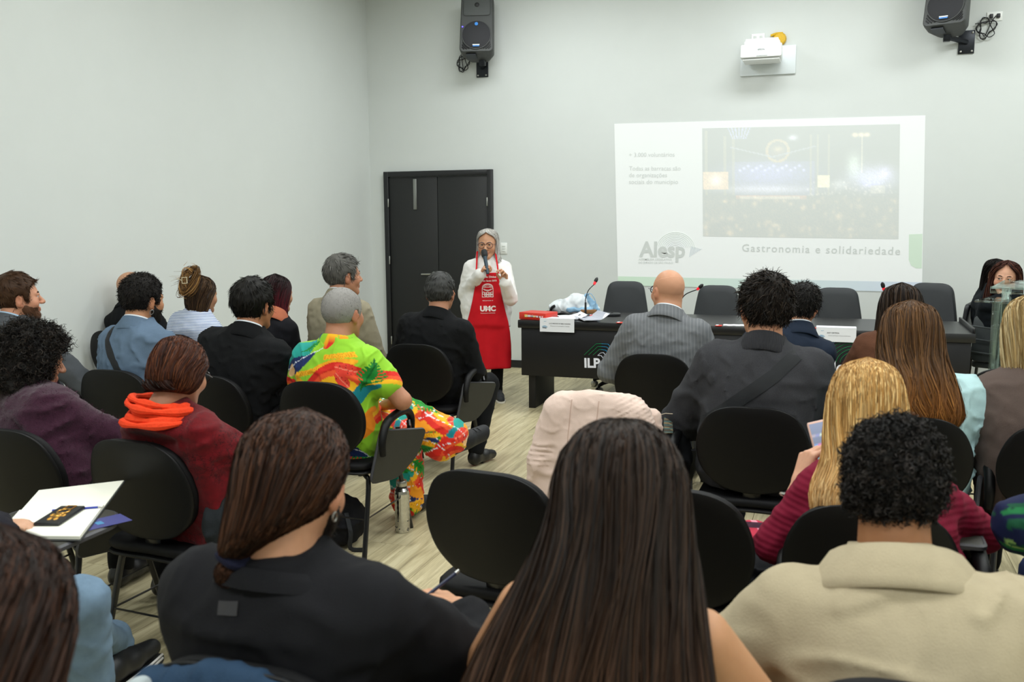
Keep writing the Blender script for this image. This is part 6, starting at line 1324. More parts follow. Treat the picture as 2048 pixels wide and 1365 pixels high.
# woman at the near left with long brown hair
hr = long_hair([(0, -.02, .135, .012, .012, 180), (0, -.02, .118, .068, .078, 175), (0, -.02, .05, .10, .115, 140), (0, -.03, -.04, .112, .12, 118), (.0, -.05, -.14, .12, .105, 104), (.01, -.08, -.28, .13, .09, 96), (.01, -.09, -.42, .125, .07, 92), (.01, -.09, -.55, .10, .06, 90)], ['#22150f', '#2e1c14', '#190f0b', '#3d2519'], 2600, .0022, .02, 2, seed=231)
R = person('person', 'woman with long dark brown hair seated closest to the camera', 'person', (-1.03, .74), 0, (-42, 1085), .80, 0, 16, 0, 'f', 1.0, hair=hr, skin_col='#b98762', garment=('dark_top', cloth('top_dark', '#1d1716')), trousers=BLKT, shoes=SHOE, seed=23, sw=.16)
chair('down', -1.03, .74, 0, 'black lecture chair under the woman with brown hair closest to the camera')
# owner of the notebook, in jeans
R = person('person', 'person in light blue jeans with crossed leg beside the open notebook', 'person', (-2.34, 1.74), 0, (-330, 760), 1.74, -10, 8, 0, 'f', 1.0, hair=long_hair([(0, -.02, .135, .012, .012, 180), (0, -.02, .05, .10, .115, 140), (0, -.03, -.1, .11, .11, 110), (0, -.06, -.3, .11, .08, 95)], DBRN, 500, .004, seed=241), skin_col='#c99b7e', garment=('sweater', cloth('sweater_dark', '#1c1b22')), collar=('crew', MATS['sweater_dark']), trousers=None, seed=24,
    arms={'R': {'e': (.20, .10, .74), 'ww': tuple(onz(-12, 1052, .735)), 'd': (.8, .5, -.05), 'p': (0, 0, -1), 'c': (30, 35, 20)}, 'L': {}})
JNS = mat('denim_light', '#6d8499', .85, noise=.22, nscale=14, bump=.35, bscale=800, spec=.2); Wl = R['Wl']
k1 = Wl(onz(165, 1205, .55)); a1 = Wl(onz(190, 1430, .16)); k2 = Wl(onz(120, 1215, .52)); a2 = Wl(onz(232, 1290, .12))
it = [(ell((0, -.03, .54), (.18, .16, .11)), '+', 0), (cone((.08, 0, .55), k1, .085, .066), '+', .02), (cone(k1, a1, .066, .055), '+', .02), (cone((-.08, 0, .54), k2, .085, .06), '+', .02), (cone(k2, a2, .055, .045), '+', .02), (cone(a2+A3(0, 0, .03), a2, .052, .055), '+', .01)]
V, Q = mesh_sdf(it, .011, .004, post=folds(31, .006, 30)); npmesh('jeans', V, Q, JNS, R['root'])
tip = Wl(onz(312, 1262, .11)); heel = Wl(onz(240, 1335, .07)); tip[2] = .07; heel[2] = .07; dv = (tip-heel)/np.linalg.norm(tip-heel); heel = tip-dv*.27
V, Q = mesh_sdf([(cone(heel+A3(0, 0, .0), heel+dv*.12, .042, .043), '+', 0), (cone(heel+dv*.12, heel+dv*.24-A3(0, 0, .012), .043, .032), '+', .02), (cone(a2, heel+dv*.03+A3(0, 0, .02), .045, .045), '+', .02), (func(lambda x, y, z, o: (.014-z)+0*x+0*y, (-9, -9, -9), (9, 9, 9)), '&', .004)], .006); sh_ = npmesh('sneaker', V, Q, mat('sneaker_leather', '#1a1b1d', .45), R['root'])
sx = np.cross(dv, [0, 0, 1.0])
for k in range(2):
    for s in (-1, 1): MB().tube([tuple(heel+dv*t_+sx*s*(.045-.012*max(0, t_-.18)/.09)+A3(0, 0, -.052+.014*k)) for t_ in np.linspace(0, .25, 7)], .0045, 6).build('sole_stripe', mat('sole_white', '#cfcdc8', .6), sh_)
so = MB().prism(roundpoly([(-.04, -.04), (.24, -.043), (.285, -.02), (.285, .02), (.24, .043), (-.04, .04)], .03, 4), .016, .003, Matrix(((dv[0], sx[0], 0, heel[0]), (dv[1], sx[1], 0, heel[1]), (0, 0, 1, .0), (0, 0, 0, 1)))).build('sole', mat('sole_black', '#1d1d1e', .6), sh_)
V, Q = mesh_sdf([(cone(a1-A3(0, 0, .1), a1+A3(-.02, .14, -.11), .045, .036), '+', 0), (cone(a1, a1-A3(0, 0, .1), .04, .043), '+', .02), (func(lambda x, y, z, o: -z+0*x+0*y, (-9, -9, -9), (9, 9, 9)), '&', .004)], .007); npmesh('sneaker', V, Q, MATS['sneaker_leather'], R['root'])
# notebook, phone, pen, folder on the raised tablet
TZB = .709
nbk = thing('notebook', 'open notebook with cream blank pages on the raised tablet', 'notebook'); q4 = [Vector(onz(*p, TZB)) for p in ((78, 985), (248, 965), (160, 1082), (-6, 1080))]
cN = sum(q4, Vector((0, 0, 0)))/4; nbk.location = cN
PG = mat('page_cream', '#e9e8da', .7); spn = [(q4[0]+q4[3])/2, (q4[1]+q4[2])/2]
def leaf_(pts, z0, th, name, m_):
    b2 = MB(); b2.prism([(p.x-cN.x, p.y-cN.y) for p in pts], th, .001, Matrix.Translation((0, 0, z0))); return b2.build(name, m_, nbk, smooth=False)
mL = [(q4[0]+q4[3])/2, (q4[1]+q4[2])/2]; ccw = lambda p: p if sum((p[i].x*p[(i+1) % 4].y-p[(i+1) % 4].x*p[i].y) for i in range(4)) > 0 else list(reversed(p))
cov = leaf_(ccw([cN+(p-cN)*1.03 for p in q4]), 0, .003, 'cover', mat('notebook_cover', '#2a2c2c', .6))
leaf_(ccw([q4[0], q4[1], mL[1], mL[0]]), .003, .004, 'page_block', PG); leaf_(ccw([mL[0], mL[1], q4[2], q4[3]]), .003, .010, 'page_block', PG)
fd = thing('blue_folder', 'blue card folder corner under the open notebook', 'folder', tuple(Vector(onz(185, 1052, TZB-.003)))); fd.location.z = TZB-.0008; fd.rotation_euler = (0, 0, -.45); MB().box((0, 0, .0004), (.09, .20, .001)).build('cover', mat('folder_blue', '#3a3d78', .5), fd, smooth=False); MB().box((.0, .02, .0011), (.03, .02, .0004)).build('printed_mark', mat('folder_print', '#3f7fa8', .5), fd, smooth=False)
sp = thing('smartphone', 'phone in black case with gold astronaut relief lying on the notebook', 'phone'); pc_ = (Vector(onz(120, 1031, TZB+.02))); sp.location = (pc_.x, pc_.y, TZB+.0135)
dA = Vector(onz(95, 1058, TZB+.02)); dB = Vector(onz(180, 1003, TZB+.02)); dd = (dB-dA).normalized(); sp.rotation_euler = (0, 0, math.atan2(dd.y, dd.x)-math.pi/2)
MB().box((0, 0, .005), (.078, .165, .010), bev=.006).build('case', mat('case_black', '#1b1c1d', .4), sp)
GLD = mat('relief_gold', '#b88a3e', .35, metal=.9); rl = MB(); rl.tube([(.017*math.cos(a), .022+.02*math.sin(a), .0105) for a in np.linspace(0, 6.28, 18, endpoint=False)], .003, 6, closed=True)
for (c_, r_, s_) in (((0, -.012, .010), .012, (1.2, 1.3, .4)), ((-.018, -.008, .010), .006, (1, 2, .6)), ((.018, -.01, .010), .006, (1, 2, .6)), ((-.008, -.042, .010), .007, (1, 2.1, .6)), ((.010, -.042, .010), .007, (1, 2.1, .6)), ((0, .0, .010), .006, (2.2, .8, .6))): rl.sphere(c_, r_, 10, 6, s_)
rl.build('astronaut_relief', GLD, sp); b_ = MB(); b_.tube([(.013*sx_+.0, .06+.016*sy_, .0105) for sx_, sy_ in ((-1, -1), (1, -1), (1, 1), (-1, 1))], .0022, 6, closed=True); b_.build('camera_frame', GLD, sp)
for yy in (.053, .067): MB().lathe([(.005, 0), (.005, .002), (.003, .0025)], 12, (0, yy, .0095)).build('camera_lens', DRK, sp)
pe = thing('pen', 'blue ballpoint pen lying across the open notebook', 'pen', tuple(Vector(onz(120, 1023, TZB+.013)))); pe.location.z = TZB+.0115; MB().tube([(-.02, -.01, .004), (.09, .06, .004)], .004, 8).build('barrel', mat('pen_blue', '#2f3fa0', .35), pe); MB().tube([(.09, .06, .004), (.10, .066, .004)], [.004, .001], 8).build('tip', METAL, pe)
# red sweater woman's paper and pen
ps = onz(480, 893, .71); sheet('white sheets on the raised tablet of the woman in the red sweater', (ps[0]+.02, ps[1]+.04, .709), -.15, .26, .21, PAPER, 2, .0)
pr_ = thing('pencil', 'dark red pencil in the hand of the woman in red', 'pencil', tuple(onz(473, 900, .75))); MB().tube([(-.004, -.01, -.035), (.006, .012, .055)], .0035, 6).build('barrel', mat('pencil_red', '#6a1a24', .4), pr_); MB().tube([(-.004, -.01, -.035), (-.005, -.012, -.043)], [.0035, .0008], 6).build('tip', mat('pencil_tip', '#c9a77c', .6), pr_)
ps = onz(1925, 1020, .71); sheet('white sheet on the raised tablet beside the crimson top', (ps[0]-.08, ps[1]+.0, .709), .1, .21, .29, PAPER, 1, .0)
# floral sleeve at the right edge
FLO = mat('floral_navy', '#141c3d', .8, noise=.1, nscale=40, spec=.2); 
def floral(V):
    C = np.empty((len(V), 3)); C[:] = srgb('#10183a'); rs2 = np.random.RandomState(2)
    lo, hi = V.min(0), V.max(0)
    for i in range(420):
        c = V[rs2.randint(len(V))]; r = .008+.016*rs2.rand(); d = V-c; a = rs2.rand()*3; u_ = d[:, 1]*math.cos(a)+d[:, 2]*math.sin(a); v_ = -d[:, 1]*math.sin(a)+d[:, 2]*math.cos(a); m_ = ((u_/r)**2+(v_/(r*.4))**2 < 1)*(np.abs(d[:, 0]) < .06); C[m_] = srgb(['#1f6a3c', '#2f8a4c', '#13472f', '#0e3326', '#7fa05a', '#8f9a5a', '#3c5fa0', '#c9c4d4'][rs2.randint(8) if i % 5 == 0 else rs2.randint(4)])
    return C
FLM = mat('floral_print', '#ffffff', .8, attr='Col', spec=.2)
R = person('person', 'person in navy floral print blouse at the edge of the third row', 'person', (.80, RCY-.12), 0, (2250, 760), 2.66, 0, 6, 0, 'f', 1.0, hair=long_hair([(0, -.02, .135, .012, .012, 180), (0, -.02, .05, .10, .115, 140), (0, -.03, -.1, .11, .11, 110), (0, -.06, -.25, .10, .08, 95)], DBRN, 500, .004, seed=251), skin_col='#b98762', garment=('floral_blouse', FLM), gcolor=floral, off=.02, h=.009, trousers=None, seed=25, sw=.17, fat=.05, armr=1.25, arms={'L': {'ew': tuple(ony(2045, 1050, 2.60)), 'w': (-.08, .30, .62)}, 'R': {}})
V, Q = mesh_sdf([(ell((0, -.03, .54), (.2, .17, .115)), '+', 0), (cone((-.09, 0, .54), (-.15, .40, .52), .095, .075), '+', .03), (cone((-.15, .40, .52), (-.14, .38, .1), .07, .05), '+', .02), (cone((.09, 0, .54), (.12, .40, .52), .095, .075), '+', .03), (cone((.12, .40, .52), (.13, .38, .1), .07, .05), '+', .02)], .011, .006, post=folds(3, .006, 30)); npmesh('jeans', V, Q, cloth('denim_navy', '#1a2547', .9, .3), R['root'])
# --- pale pink jacket draped over a chair ---------------------------------------------------------
PNK = mat('jacket_pink', '#dcc3b6', .8, noise=.05, nscale=20, bump=.2, bscale=300, spec=.2, sheen=.15); pj = thing('pink_jacket', 'pale pink padded jacket draped over the back of a chair', 'jacket', (-.90, RB-.02, 0))
def qrib(P):  # quilted shoulder ribs and vertical seams
    rib = np.clip((P[:, 0]-.07)/.03, 0, 1)*np.clip((P[:, 2]-.60)/.05, 0, 1)*.0028*np.sin(P[:, 2]*300-P[:, 0]*170)+np.clip((-P[:, 0]-.17)/.03, 0, 1)*np.clip(.07-np.abs(P[:, 2]-.62), 0, .03)*.09*np.sin(P[:, 2]*300)
    return rib+.006*np.sin(P[:, 0]*46+2*np.sin(P[:, 2]*7))*np.clip((.86-P[:, 2])*4, .15, 1)
f_ = folds(88, .004, 40)
it = [(cone((-.14, -.27, .835), (.14, -.27, .835), .045, .045), '+', 0), (ell((0, -.285, .68), (.235, .055, .21)), '+', .03), (cone((-.17, -.29, .80), (-.235, -.29, .58), .055, .05), '+', .04), (cone((-.235, -.29, .58), (-.24, -.27, .30), .05, .05), '+', .03), (cone((.17, -.29, .80), (.24, -.28, .60), .055, .055), '+', .04), (cone((.24, -.28, .60), (.25, -.20, .35), .055, .05), '+', .03), (ell((0, -.30, .50), (.25, .04, .22)), '+', .04)]
V, Q = mesh_sdf(it, .0075, .004, post=lambda P: qrib(P)+f_(P)); bd = npmesh('jacket_body', V, Q, PNK, pj)
V, Q = mesh_sdf([(cone((.10, -.22, .845), (.22, -.2, .78), .022, .026), '+', 0), (cone((.22, -.2, .78), (.25, -.21, .70), .026, .02), '+', .02)], .006, post=folds(4, .006, 60)); npmesh('hood_edge', V, Q, PNK, pj)
MB().tube([(.24, -.2, .79), (.27, -.2, .80), (.30, -.2, .80)], .0018, 6).build('drawcord', mat('cord_beige', '#a59884', .7), pj)
for x in (-.095, .02): 
    tr = bvh(bd); surf_ribbon(tr, [(x, .86), (x-.012, .7), (x-.005, .45)], .004, .001, name='seam', m_=mat('seam_pink', '#c4a697', .85), parent=pj, n=30, th=.001)
# bag hanging behind the charcoal sweater
hb = thing('plaid_bag', 'dark bag with a plaid strap hanging beside the charcoal sweater', 'bag', (-.62, RB+.06, 0))
V, Q = mesh_sdf([(ell((0, 0, .60), (.05, .12, .13)), '+', 0), (ell((0, .02, .50), (.055, .13, .10)), '+', .04)], .010, post=folds(6, .008, 30)); npmesh('bag_body', V, Q, cloth('bag_dark', '#191a1d'), hb)
PLD = stripes(stripes(mat('plaid_strap', '#3a3122', .7), (0, 1, 0), 60, '#7a6a4a', .1, .1), (0, 0, 1), 80, '#2f5a5a', .08, .1); MB().tube([(-.02, -.13, .68), (-.03, -.06, .74), (0, .05, .75)], .022, 6, smooth=4, flat=.3).build('strap', PLD, hb)
# dark coats on chairs
def heap(label, loc, size, col, seed, rz=0):
    r = thing('dark_jacket', label, 'jacket', loc, rz, 'dark jackets on chairs'); V, Q = mesh_sdf([(ell((0, 0, 0), size), '+', 0), (ell((size[0]*.3, size[1]*.2, -size[2]*.6), (size[0]*.7, size[1]*.8, size[2]*.8)), '+', .04)], .010, post=folds(seed, .016, 24)); npmesh('crumpled_cloth', V, Q, cloth('coat_'+col.strip('#'), col), r)
    V, Q = mesh_sdf([(cone((-size[0]*.8, 0, size[2]*.4), (size[0]*.2, -size[1]*.8, -size[2]*1.2), .03, .026), '+', 0)], .009, post=folds(seed+1, .008, 40)); npmesh('sleeve', V, Q, MATS['coat_'+col.strip('#')], r)
heap('dark grey jacket bunched beside the woman in the red sweater', (-1.98, RCY-.03, .55), (.075, .18, .15), '#23272a', 61)
heap('black coat bunched on the empty chair beside the crimson sleeve', (-.30, RCY+.03, .52), (.17, .17, .08), '#141519', 63)
# --- speaker in the red apron -----------------------------------------------------------------------
WSW = cloth('sweater_white', '#e3e1dd', .9, .25, 300); RAP = cloth('apron_red', '#c01420', .8, .25, 400, noise=.08, nscale=12); wp = onz(975, 800, 0); YS = wp[1]
hr = long_hair([(0, -.01, .136, .02, .03, 180), (0, -.012, .124, .060, .072, 178), (0, -.013, .098, .080, .094, 158), (0, -.014, .06, .090, .106, 116), (0, -.012, -.02, .093, .106, 112), (0, -.01, -.09, .098, .098, 122), (0, -.0, -.15, .118, .09, 128), (0, .0, -.19, .126, .075, 126)], ['#b5b2ad', '#cbc8c2', '#8f8c88', '#d8d5cf'], 1600, .0024, .05, 2.4, seed=261, part=.004, frizz=.05)
yS = 190; LS = 204
R = person('person', 'woman in white turtleneck and red apron speaking into a microphone', 'person', (wp[0], YS), LS, (975, 461), YS, yS, 4, 0, 'f', 1.02, hair=hr, skin_col='#c2906f', garment=('sweater', WSW), off=.020, collar=('turtle', WSW, .98), standing=True, hip=(0, 0, .80), seed=26, sw=.165, fat=.035, face=True, eyes=True, brows='#6b5a50', lips='#9a5048', h=.009, hh=.0042, fold=.0045, umin=-.25, mid=(0, 0, 0),
    arms={'R': {'ew': tuple(ony(930, 588, YS-.04)), 'ww': tuple(ony(960, 549, YS-.26)), 'd': (-.45, .35, .75), 'p': (-.8, .3, .3), 'c': (60, 60, 40), 't': (.2, .9), 'h': .0034}, 'L': {'ew': tuple(ony(1021, 597, YS-.13)), 'ww': tuple(ony(1010, 565, YS-.27)), 'd': (.1, .3, .9), 'p': (.5, .6, .5), 'c': (30, 45, 30), 't': (.6, .8), 'h': .0034}})
rt_ = R['root']; T_ = R['T']
gl = MB()
for s in (-1, 1):
    gl.tube([tuple(p) for p in T_(np.array([[s*.086, .0, .012], [s*.08, .06, .014], [s*.068, .104, .016]]))], .002, 6)
    gl.tube([tuple(T_(np.array([[s*.034+.029*math.cos(a), .108-.010*abs(math.cos(a)), .007+.024*math.sin(a)]]))[0]) for a in np.linspace(0, 6.28, 20, endpoint=False)], .0026, 6, closed=True)
gl.tube([tuple(p) for p in T_(np.array([[-.006, .106, .012], [0, .109, .014], [.006, .106, .012]]))], .0024, 6); gl.build('glasses', mat('glasses_wine', '#3a1a24', .3), rt_)
# legs, shoes
it = []
for s in (-1, 1): it += [(cone((s*.08, 0, .80), (s*.085, .015, .44), .09, .062), '+', .03), (cone((s*.085, .015, .44), (s*.09, -.01, .09), .06, .042), '+', .02)]
V, Q = mesh_sdf(it, .009, .004, post=folds(15, .004, 36)); npmesh('trousers', V, Q, BLKT, rt_)
for s in (-1, 1):
    V, Q = mesh_sdf([(cone((s*.09, -.02, .05), (s*.10, .09, .045), .043, .04), '+', 0), (cone((s*.10, .09, .045), (s*.11, .17, .034), .04, .032), '+', .02), (cone((s*.09, -.01, .11), (s*.09, 0, .05), .038, .042), '+', .02), (func(lambda x, y, z, o: (.016-z)+0*x+0*y, (-9, -9, -9), (9, 9, 9)), '&', .004)], .006); so_ = npmesh('sneaker', V, Q, mat('sneaker_canvas', '#2b2d31', .8), rt_)
    MB().prism(roundpoly([(-.045, -.055), (.045, -.055), (.047, .1), (.03, .195), (-.03, .195), (-.047, .1)], .035, 4), .020, .003, Matrix.Translation((s*.098, 0, 0))@Matrix.Rotation(-s*.09, 4, 'Z')).build('sole', mat('sole_cream', '#d8d4c8', .6), so_)
# apron: one sheet wrapping the front, with straps and print
nz_ = mknoise(14, 16, 4); trt = bvh(R['top'])
zb = R['nb'][2]
zpx = lambda py: float(ony(975, py, YS-.17)[2])
rows = [(zpx(546), .100), (zpx(575), .116), (zpx(600), .138), (zpx(625), .165), (zpx(645), .19), (zpx(665), .205), (zpx(690), .216), (zpx(715), .218), (zpx(739), .212)]
zz = np.linspace(rows[0][0], rows[-1][0], 60); hw = np.interp(-zz, [-r[0] for r in rows], [r[1] for r in rows]); nuA = 41; G = np.zeros((60, nuA, 3))
for i in range(60):
    for j in range(nuA):
        t = (j/(nuA-1)-.5)*2; x = hw[i]*t*(1-.06*t*t); hit = trt.ray_cast(Vector((x, 1, zz[i])), Vector((0, -1, 0))); yb_ = hit[0].y if hit[0] is not None and zz[i] > .60 and hit[0].y < .19 else None
        base = .185*math.sqrt(max(0, 1-(x/.32)**2))+.0; low = np.clip((.70-zz[i])/.25, 0, 1); y = max(base, yb_+.03 if yb_ else 0)
        y += low*(.012*math.sin(x*38+1.5)+.02*t*t*0)+.004*float(nz_(np.array([[x*1.5, 0, zz[i]*1.5]]))[0])-.0022*math.exp(-((zz[i]-zpx(640))/.004)**2)-.0022*math.exp(-((zz[i]-zpx(690))/.004)**2)-.002*math.exp(-(x/.004)**2)
        G[i, j] = (x, y, zz[i])
for _ in range(3): G[1:-1, 1:-1] = .5*G[1:-1, 1:-1]+.125*(G[:-2, 1:-1]+G[2:, 1:-1]+G[1:-1, :-2]+G[1:-1, 2:])
idx = np.arange(60*nuA).reshape(60, nuA); Q = np.stack([idx[:-1, :-1], idx[1:, :-1], idx[1:, 1:], idx[:-1, 1:]], -1).reshape(-1, 4); o_ = 60*nuA
bnd = np.concatenate([idx[0, :], idx[1:, -1], idx[-1, -2::-1], idx[-2:0:-1, 0]]); bq = np.stack([bnd, np.roll(bnd, -1), np.roll(bnd, -1)+o_, bnd+o_], -1)
V = np.concatenate([G.reshape(-1, 3), G.reshape(-1, 3)-A3(0, .003, 0)]); ap = npmesh('apron', V, np.concatenate([Q, Q[:, ::-1]+o_, bq]), RAP, rt_)
for s in (-1, 1): MB().tube([(s*.095, G[0, 0][1]+.0, rows[0][0]-.005), (s*.085, .10, zb-.03), (s*.078, .03, zb+.035), (s*.06, -.05, zb+.045)], .008, 6, smooth=4, flat=.35).build('apron_strap', RAP, ap)
APW = mat('apron_print', '#eddcd8', .7); tra = bvh(ap)
def front(x, z): h_ = tra.ray_cast(Vector((x, 1, z)), Vector((0, -1, 0))); return Vector((x, (h_[0].y if h_[0] is not None else .17)+.003, z))
def apron_text(body, zc, w, bold=.03, hf=1.0):
    o = text_fit('apron_lettering', body, (w/2, 0, 0), (-w/2, 0, 0), APW, None, bold, 1.0, (0, 0, 1), hf)
    for v in o.data.vertices: v.co = front(v.co.x, v.co.z+zc)
    o.parent = ap
apron_text('Festa do Divino', zpx(556), .150); apron_text('Espírito Santo 2013', zpx(563.5), .155); apron_text('UMC', zpx(622), .135, .05); apron_text('MOGI DAS CRUZES - SP', zpx(602), .09, .02); apron_text('FACULDADE DE GASTRONOMIA', zpx(627), .125, .02)
def apron_line(pts, r=.0022, closed=False): MB().tube([front(x, z) for x, z in pts], r, 4, closed=closed).build('apron_emblem', APW, ap)
ce = zpx(575)
apron_line([(.045*math.cos(a), ce+.030*math.sin(a)+.0) for a in np.linspace(0, 6.28, 28, endpoint=False)], closed=True); apron_line([(.036*math.cos(a), ce+.022*math.sin(a)+.004) for a in np.linspace(0, 3.14, 14)]); apron_line([(.03*math.cos(a), ce-.012+.012*math.sin(a)) for a in np.linspace(3.14, 6.28, 12)]); apron_line([(-.045, ce), (.045, ce)])
for a in np.linspace(.4, 2.74, 7): apron_line([(.02*math.cos(a), ce+.012*math.sin(a)), (.036*math.cos(a), ce+.024*math.sin(a))], .0016)
for s in (-1, 1): apron_line([(s*.047, ce-.005), (s*.047, ce-.085)])
apron_line([(-.047, ce-.083), (.047, ce-.083)])
for i in range(9):
    x, z = -.036+.018*(i % 5), ce-.05-.018*(i//5)-.006*(i % 2); apron_line([(x+.010*math.cos(a), z+.010*math.sin(a)) for a in np.linspace(0, 6.28, 9, endpoint=False)], .003, True)
mc = thing('handheld_microphone', 'black handheld microphone held to the mouth of the speaking woman', 'microphone'); m0, m1 = Vector(ony(975.5, 548, YS-.30)), Vector(ony(967.5, 500, YS-.21)); mc.location = m0; d = m1-m0; e = d.normalized(); MD = mat('mic_body', '#33424d', .4, metal=.4)
MB().tube([(0, 0, 0), e*.02, d*.62, d*.72], [.013, .0145, .0165, .021], 16).build('handle', MD, mc); MB().tube([d*.70, d*.73, d*.80, d*.92, d*.99, d*1.02], [.021, .026, .0275, .027, .02, .006], 16).build('grille_head', mat('mic_grille', '#17181b', .6, bump=.6, bscale=900), mc)
# --- two women by the wall, their chairs, the lectern ---------------------------------------------------
def plain_chair(label, x, y, rz, m_, ribbed=False, back=.40):
    r = thing('meeting_chair', label, 'chair', (x, y, 0), math.radians(rz), 'chairs by the front wall'); bk = MB().prism(roundpoly([(-.20, 0), (.20, 0), (.205, back), (-.205, back)], .05, 5), .035, .012, Matrix.Translation((0, -.20, .47))@Matrix.Rotation(math.radians(83), 4, 'X')@Matrix.Rotation(0, 4, 'Z')).build('backrest', m_, r)
    if ribbed:
        for k in range(3): MB().tube([(-.19, -.245, .55+.10*k), (0, -.25, .54+.10*k), (.19, -.245, .55+.10*k)], .007, 6, smooth=3).build('back_rib', MATS['chair_grey'], bk)
    MB().prism(roundpoly([(-.21, -.2), (.21, -.2), (.215, .21), (-.215, .21)], .05, 5), .05, .015, Matrix.Translation((0, 0, .42))).build('seat', m_, r)
    for sx_ in (-1, 1):
        for sy in (-1, 1): MB().tube([(sx_*.17, sy*.16, .43), (sx_*.19, sy*.19, 0)], .012, 8).build('leg', TUB, r)
        MB().tube([(sx_*.16, -.17, .43), (sx_*.17, -.21, .5)], .011, 8).build('back_post', TUB, r)
CBK = mat('chair_black_vinyl', '#1a1c20', .5, bump=.1, bscale=400); CGR = mat('chair_grey', '#3d4142', .6)
pW1 = ony(1998, 700, 8.55); W1x = pW1[0]; plain_chair('black upholstered chair against the front wall beyond the table end', W1x-.06, 8.58, -105, CBK)
W2x = ony(2018, 600, 8.02)[0]; plain_chair('grey ribbed chair holding the woman with wavy brown hair', W2x+.02, 8.02, -28, CGR, True, .36)
BKK = cloth('knit_black', '#13171b', .9, .3)
hr = long_hair([(0, -.01, .133, .014, .03, 180), (0, -.015, .115, .068, .08, 172), (0, -.012, .05, .092, .11, 128), (0, -.012, -.04, .10, .108, 116), (0, -.02, -.14, .105, .095, 112), (0, -.03, -.26, .10, .07, 105)], ['#151110', '#201a17', '#0f0c0b'], 700, .0035, seed=271, part=.004)
R = person('person', 'woman in black by the wall with straight black hair and hand at her face', 'person', (W1x, 8.55), -120, (1993, 521), 8.45, -168, 4, 0, 'f', 1.0, hair=hr, skin_col='#c2906f', garment=('knit_top', BKK), collar=('crew', BKK), trousers=cloth('trouser_dark_grey', '#25282b'), shoes=SHOE, seed=27, face=True, eyes=True, brows='#1d1715', hh=.004, arms={'R': {'ew': tuple(ony(1968, 622, 8.28)), 'ww': tuple(ony(1981, 575, 8.30)), 'd': (.1, 0, 1), 'p': (-.6, .6, .2), 'c': (50, 50, 30)}, 'L': {}})
hr = long_hair([(0, -.01, .136, .016, .03, 180), (0, -.012, .12, .07, .082, 172), (0, -.012, .05, .102, .116, 126), (0, -.012, -.04, .112, .115, 120), (0, -.01, -.13, .122, .11, 124), (0, .0, -.22, .12, .10, 128), (0, .0, -.28, .10, .08, 125)], ['#3a1f18', '#4d2a20', '#28150f', '#5b3426'], 1200, .0032, .05, 2.6, seed=281, frizz=.08)
R = person('person', 'woman in black with wavy reddish brown hair seen through the acrylic lectern', 'person', (W2x, 8.02), -28, (2013, 526), 7.95, 166, 2, -4, 'f', 1.02, hair=hr, skin_col='#c9967a', garment=('knit_top', BKK), collar=('crew', BKK), trousers=BLKT, shoes=SHOE, seed=28, face=True, eyes=-35, brows='#2d1a14', hh=.0036, tw=40)
def acryl():
    M = bpy.data.materials.new('acrylic_clear'); M.use_nodes = True; N = M.node_tree.nodes; L = M.node_tree.links; N.clear(); o = N.new('ShaderNodeOutputMaterial'); t = N.new('ShaderNodeBsdfTransparent'); t.inputs[0].default_value = (.90, .95, .94, 1); g = N.new('ShaderNodeBsdfGlossy'); g.inputs[0].default_value = (.95, 1, .98, 1); g.inputs['Roughness'].default_value = .06
    lw = N.new('ShaderNodeLayerWeight'); lw.inputs[0].default_value = .22; mr = N.new('ShaderNodeMapRange'); mr.inputs[3].default_value = .06; mr.inputs[4].default_value = .75; L.new(lw.outputs['Fresnel'], mr.inputs[0]); mx = N.new('ShaderNodeMixShader'); L.new(mr.outputs[0], mx.inputs[0]); L.new(t.outputs[0], mx.inputs[1]); L.new(g.outputs[0], mx.inputs[2]); L.new(mx.outputs[0], o.inputs[0]); return M
ACR = acryl(); YL = 7.35; a = ony(1968, 606, YL-.12); b0 = ony(1998, 566, YL-.05); pz = ony(2013, 640, YL); zl, zt = a[2], b0[2]
lx = a[0]+.30; lc = thing('acrylic_lectern', 'clear acrylic lectern with two shelves in front of the seated women', 'lectern', (lx, YL+.02, 0), math.radians(-24))
MB().box((0, .03, zl), (.62, .38, .014), bev=.004).build('lower_shelf', ACR, lc)
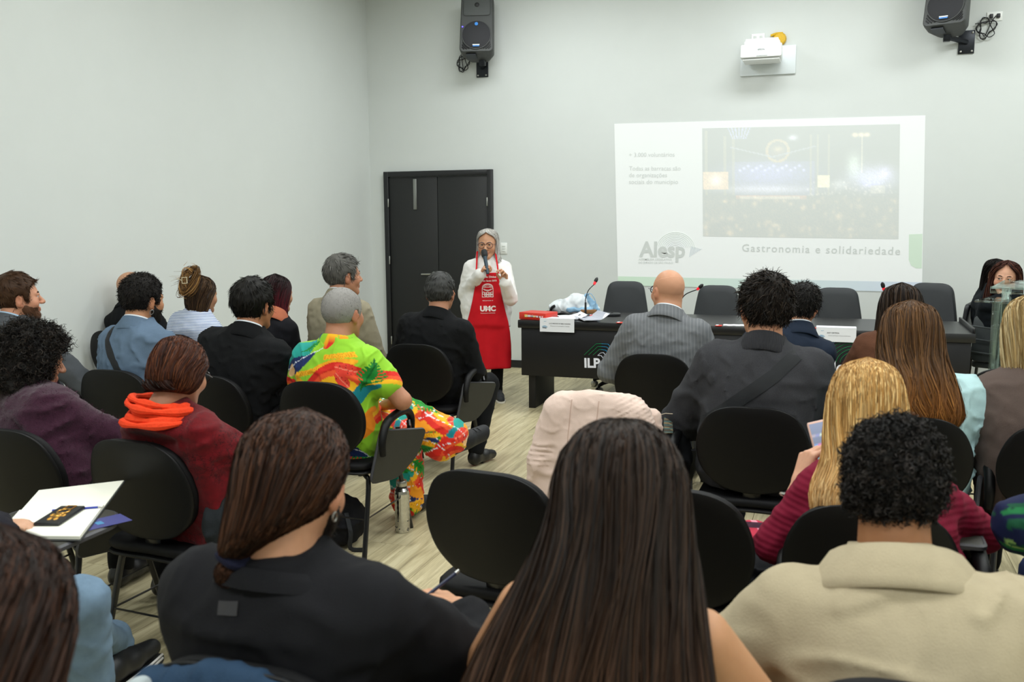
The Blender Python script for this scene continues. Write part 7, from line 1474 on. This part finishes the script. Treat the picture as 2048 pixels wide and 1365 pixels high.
MB().box((.06, .02, zt-.02), (.54, .34, .012), Matrix.Rotation(math.radians(6), 3, 'X'), bev=.004).build('reading_top', ACR, lc); MB().box((.06, -.15, zt-.05), (.54, .012, .05), bev=.003).build('lip', ACR, lc)
for s in (-1, 1): MB().box((s*.20, .03, zl/2+.01), (.014, .26, zl), bev=.003).build('side_panel', ACR, lc); MB().box((s*.2+.05, .03, (zl+zt)/2-.01), (.012, .2, zt-zl-.03), bev=.003).build('upper_support', ACR, lc)
MB().box((0, .165, zl/2), (.40, .012, zl-.02), bev=.003).build('rear_panel', ACR, lc); MB().box((0, .03, .012), (.6, .4, .024), bev=.004).build('base_plate', ACR, lc)
# cloth bag on the table
cb = thing('cloth_bag', 'white and pale blue cloth bag heaped on the table behind the red box', 'bag', (-2.13, 7.86, TZ))
V, Q = mesh_sdf([(ell((-.08, 0, .06), (.16, .10, .065)), '+', 0), (ell((.02, 0, .11), (.12, .09, .075)), '+', .03), (ell((.0, .02, .05), (.2, .09, .06)), '+', .03), (func(lambda x, y, z, o: -z+0*x+0*y, (-9, -9, -9), (9, 9, 9)), '&', .006)], .007, post=folds(19, .014, 22)); npmesh('bag_cloth', V, Q, cloth('cloth_offwhite', '#dde3e6', .85, .3), cb)
V, Q = mesh_sdf([(cone((.10, -.02, .17), (.17, -.04, .08), .022, .03), '+', 0), (cone((.17, -.04, .08), (.22, -.05, .03), .03, .018), '+', .02), (cone((-.06, -.08, .05), (.14, -.08, .045), .02, .026), '+', .02)], .007, post=folds(20, .008, 40)); npmesh('blue_panel', V, Q, cloth('cloth_blue', '#8fb4cf', .85, .3), cb)
MB().tube([(.10, -.03, .17), (.15, -.06, .19), (.19, -.05, .12), (.20, -.07, .05)], .009, 6, smooth=4, flat=.4).build('handle', MATS['cloth_blue'], cb)
MB().box((.14, -.10, .03), (.13, .06, .05), bev=.004).build('cardboard', mat('kraft_brown', '#8d6238', .7), cb); MB().tube([(-.22, -.06, .02), (-.2, -.08, .06), (-.17, -.08, .08)], .012, 6, smooth=3).build('black_cord', CORD, cb)
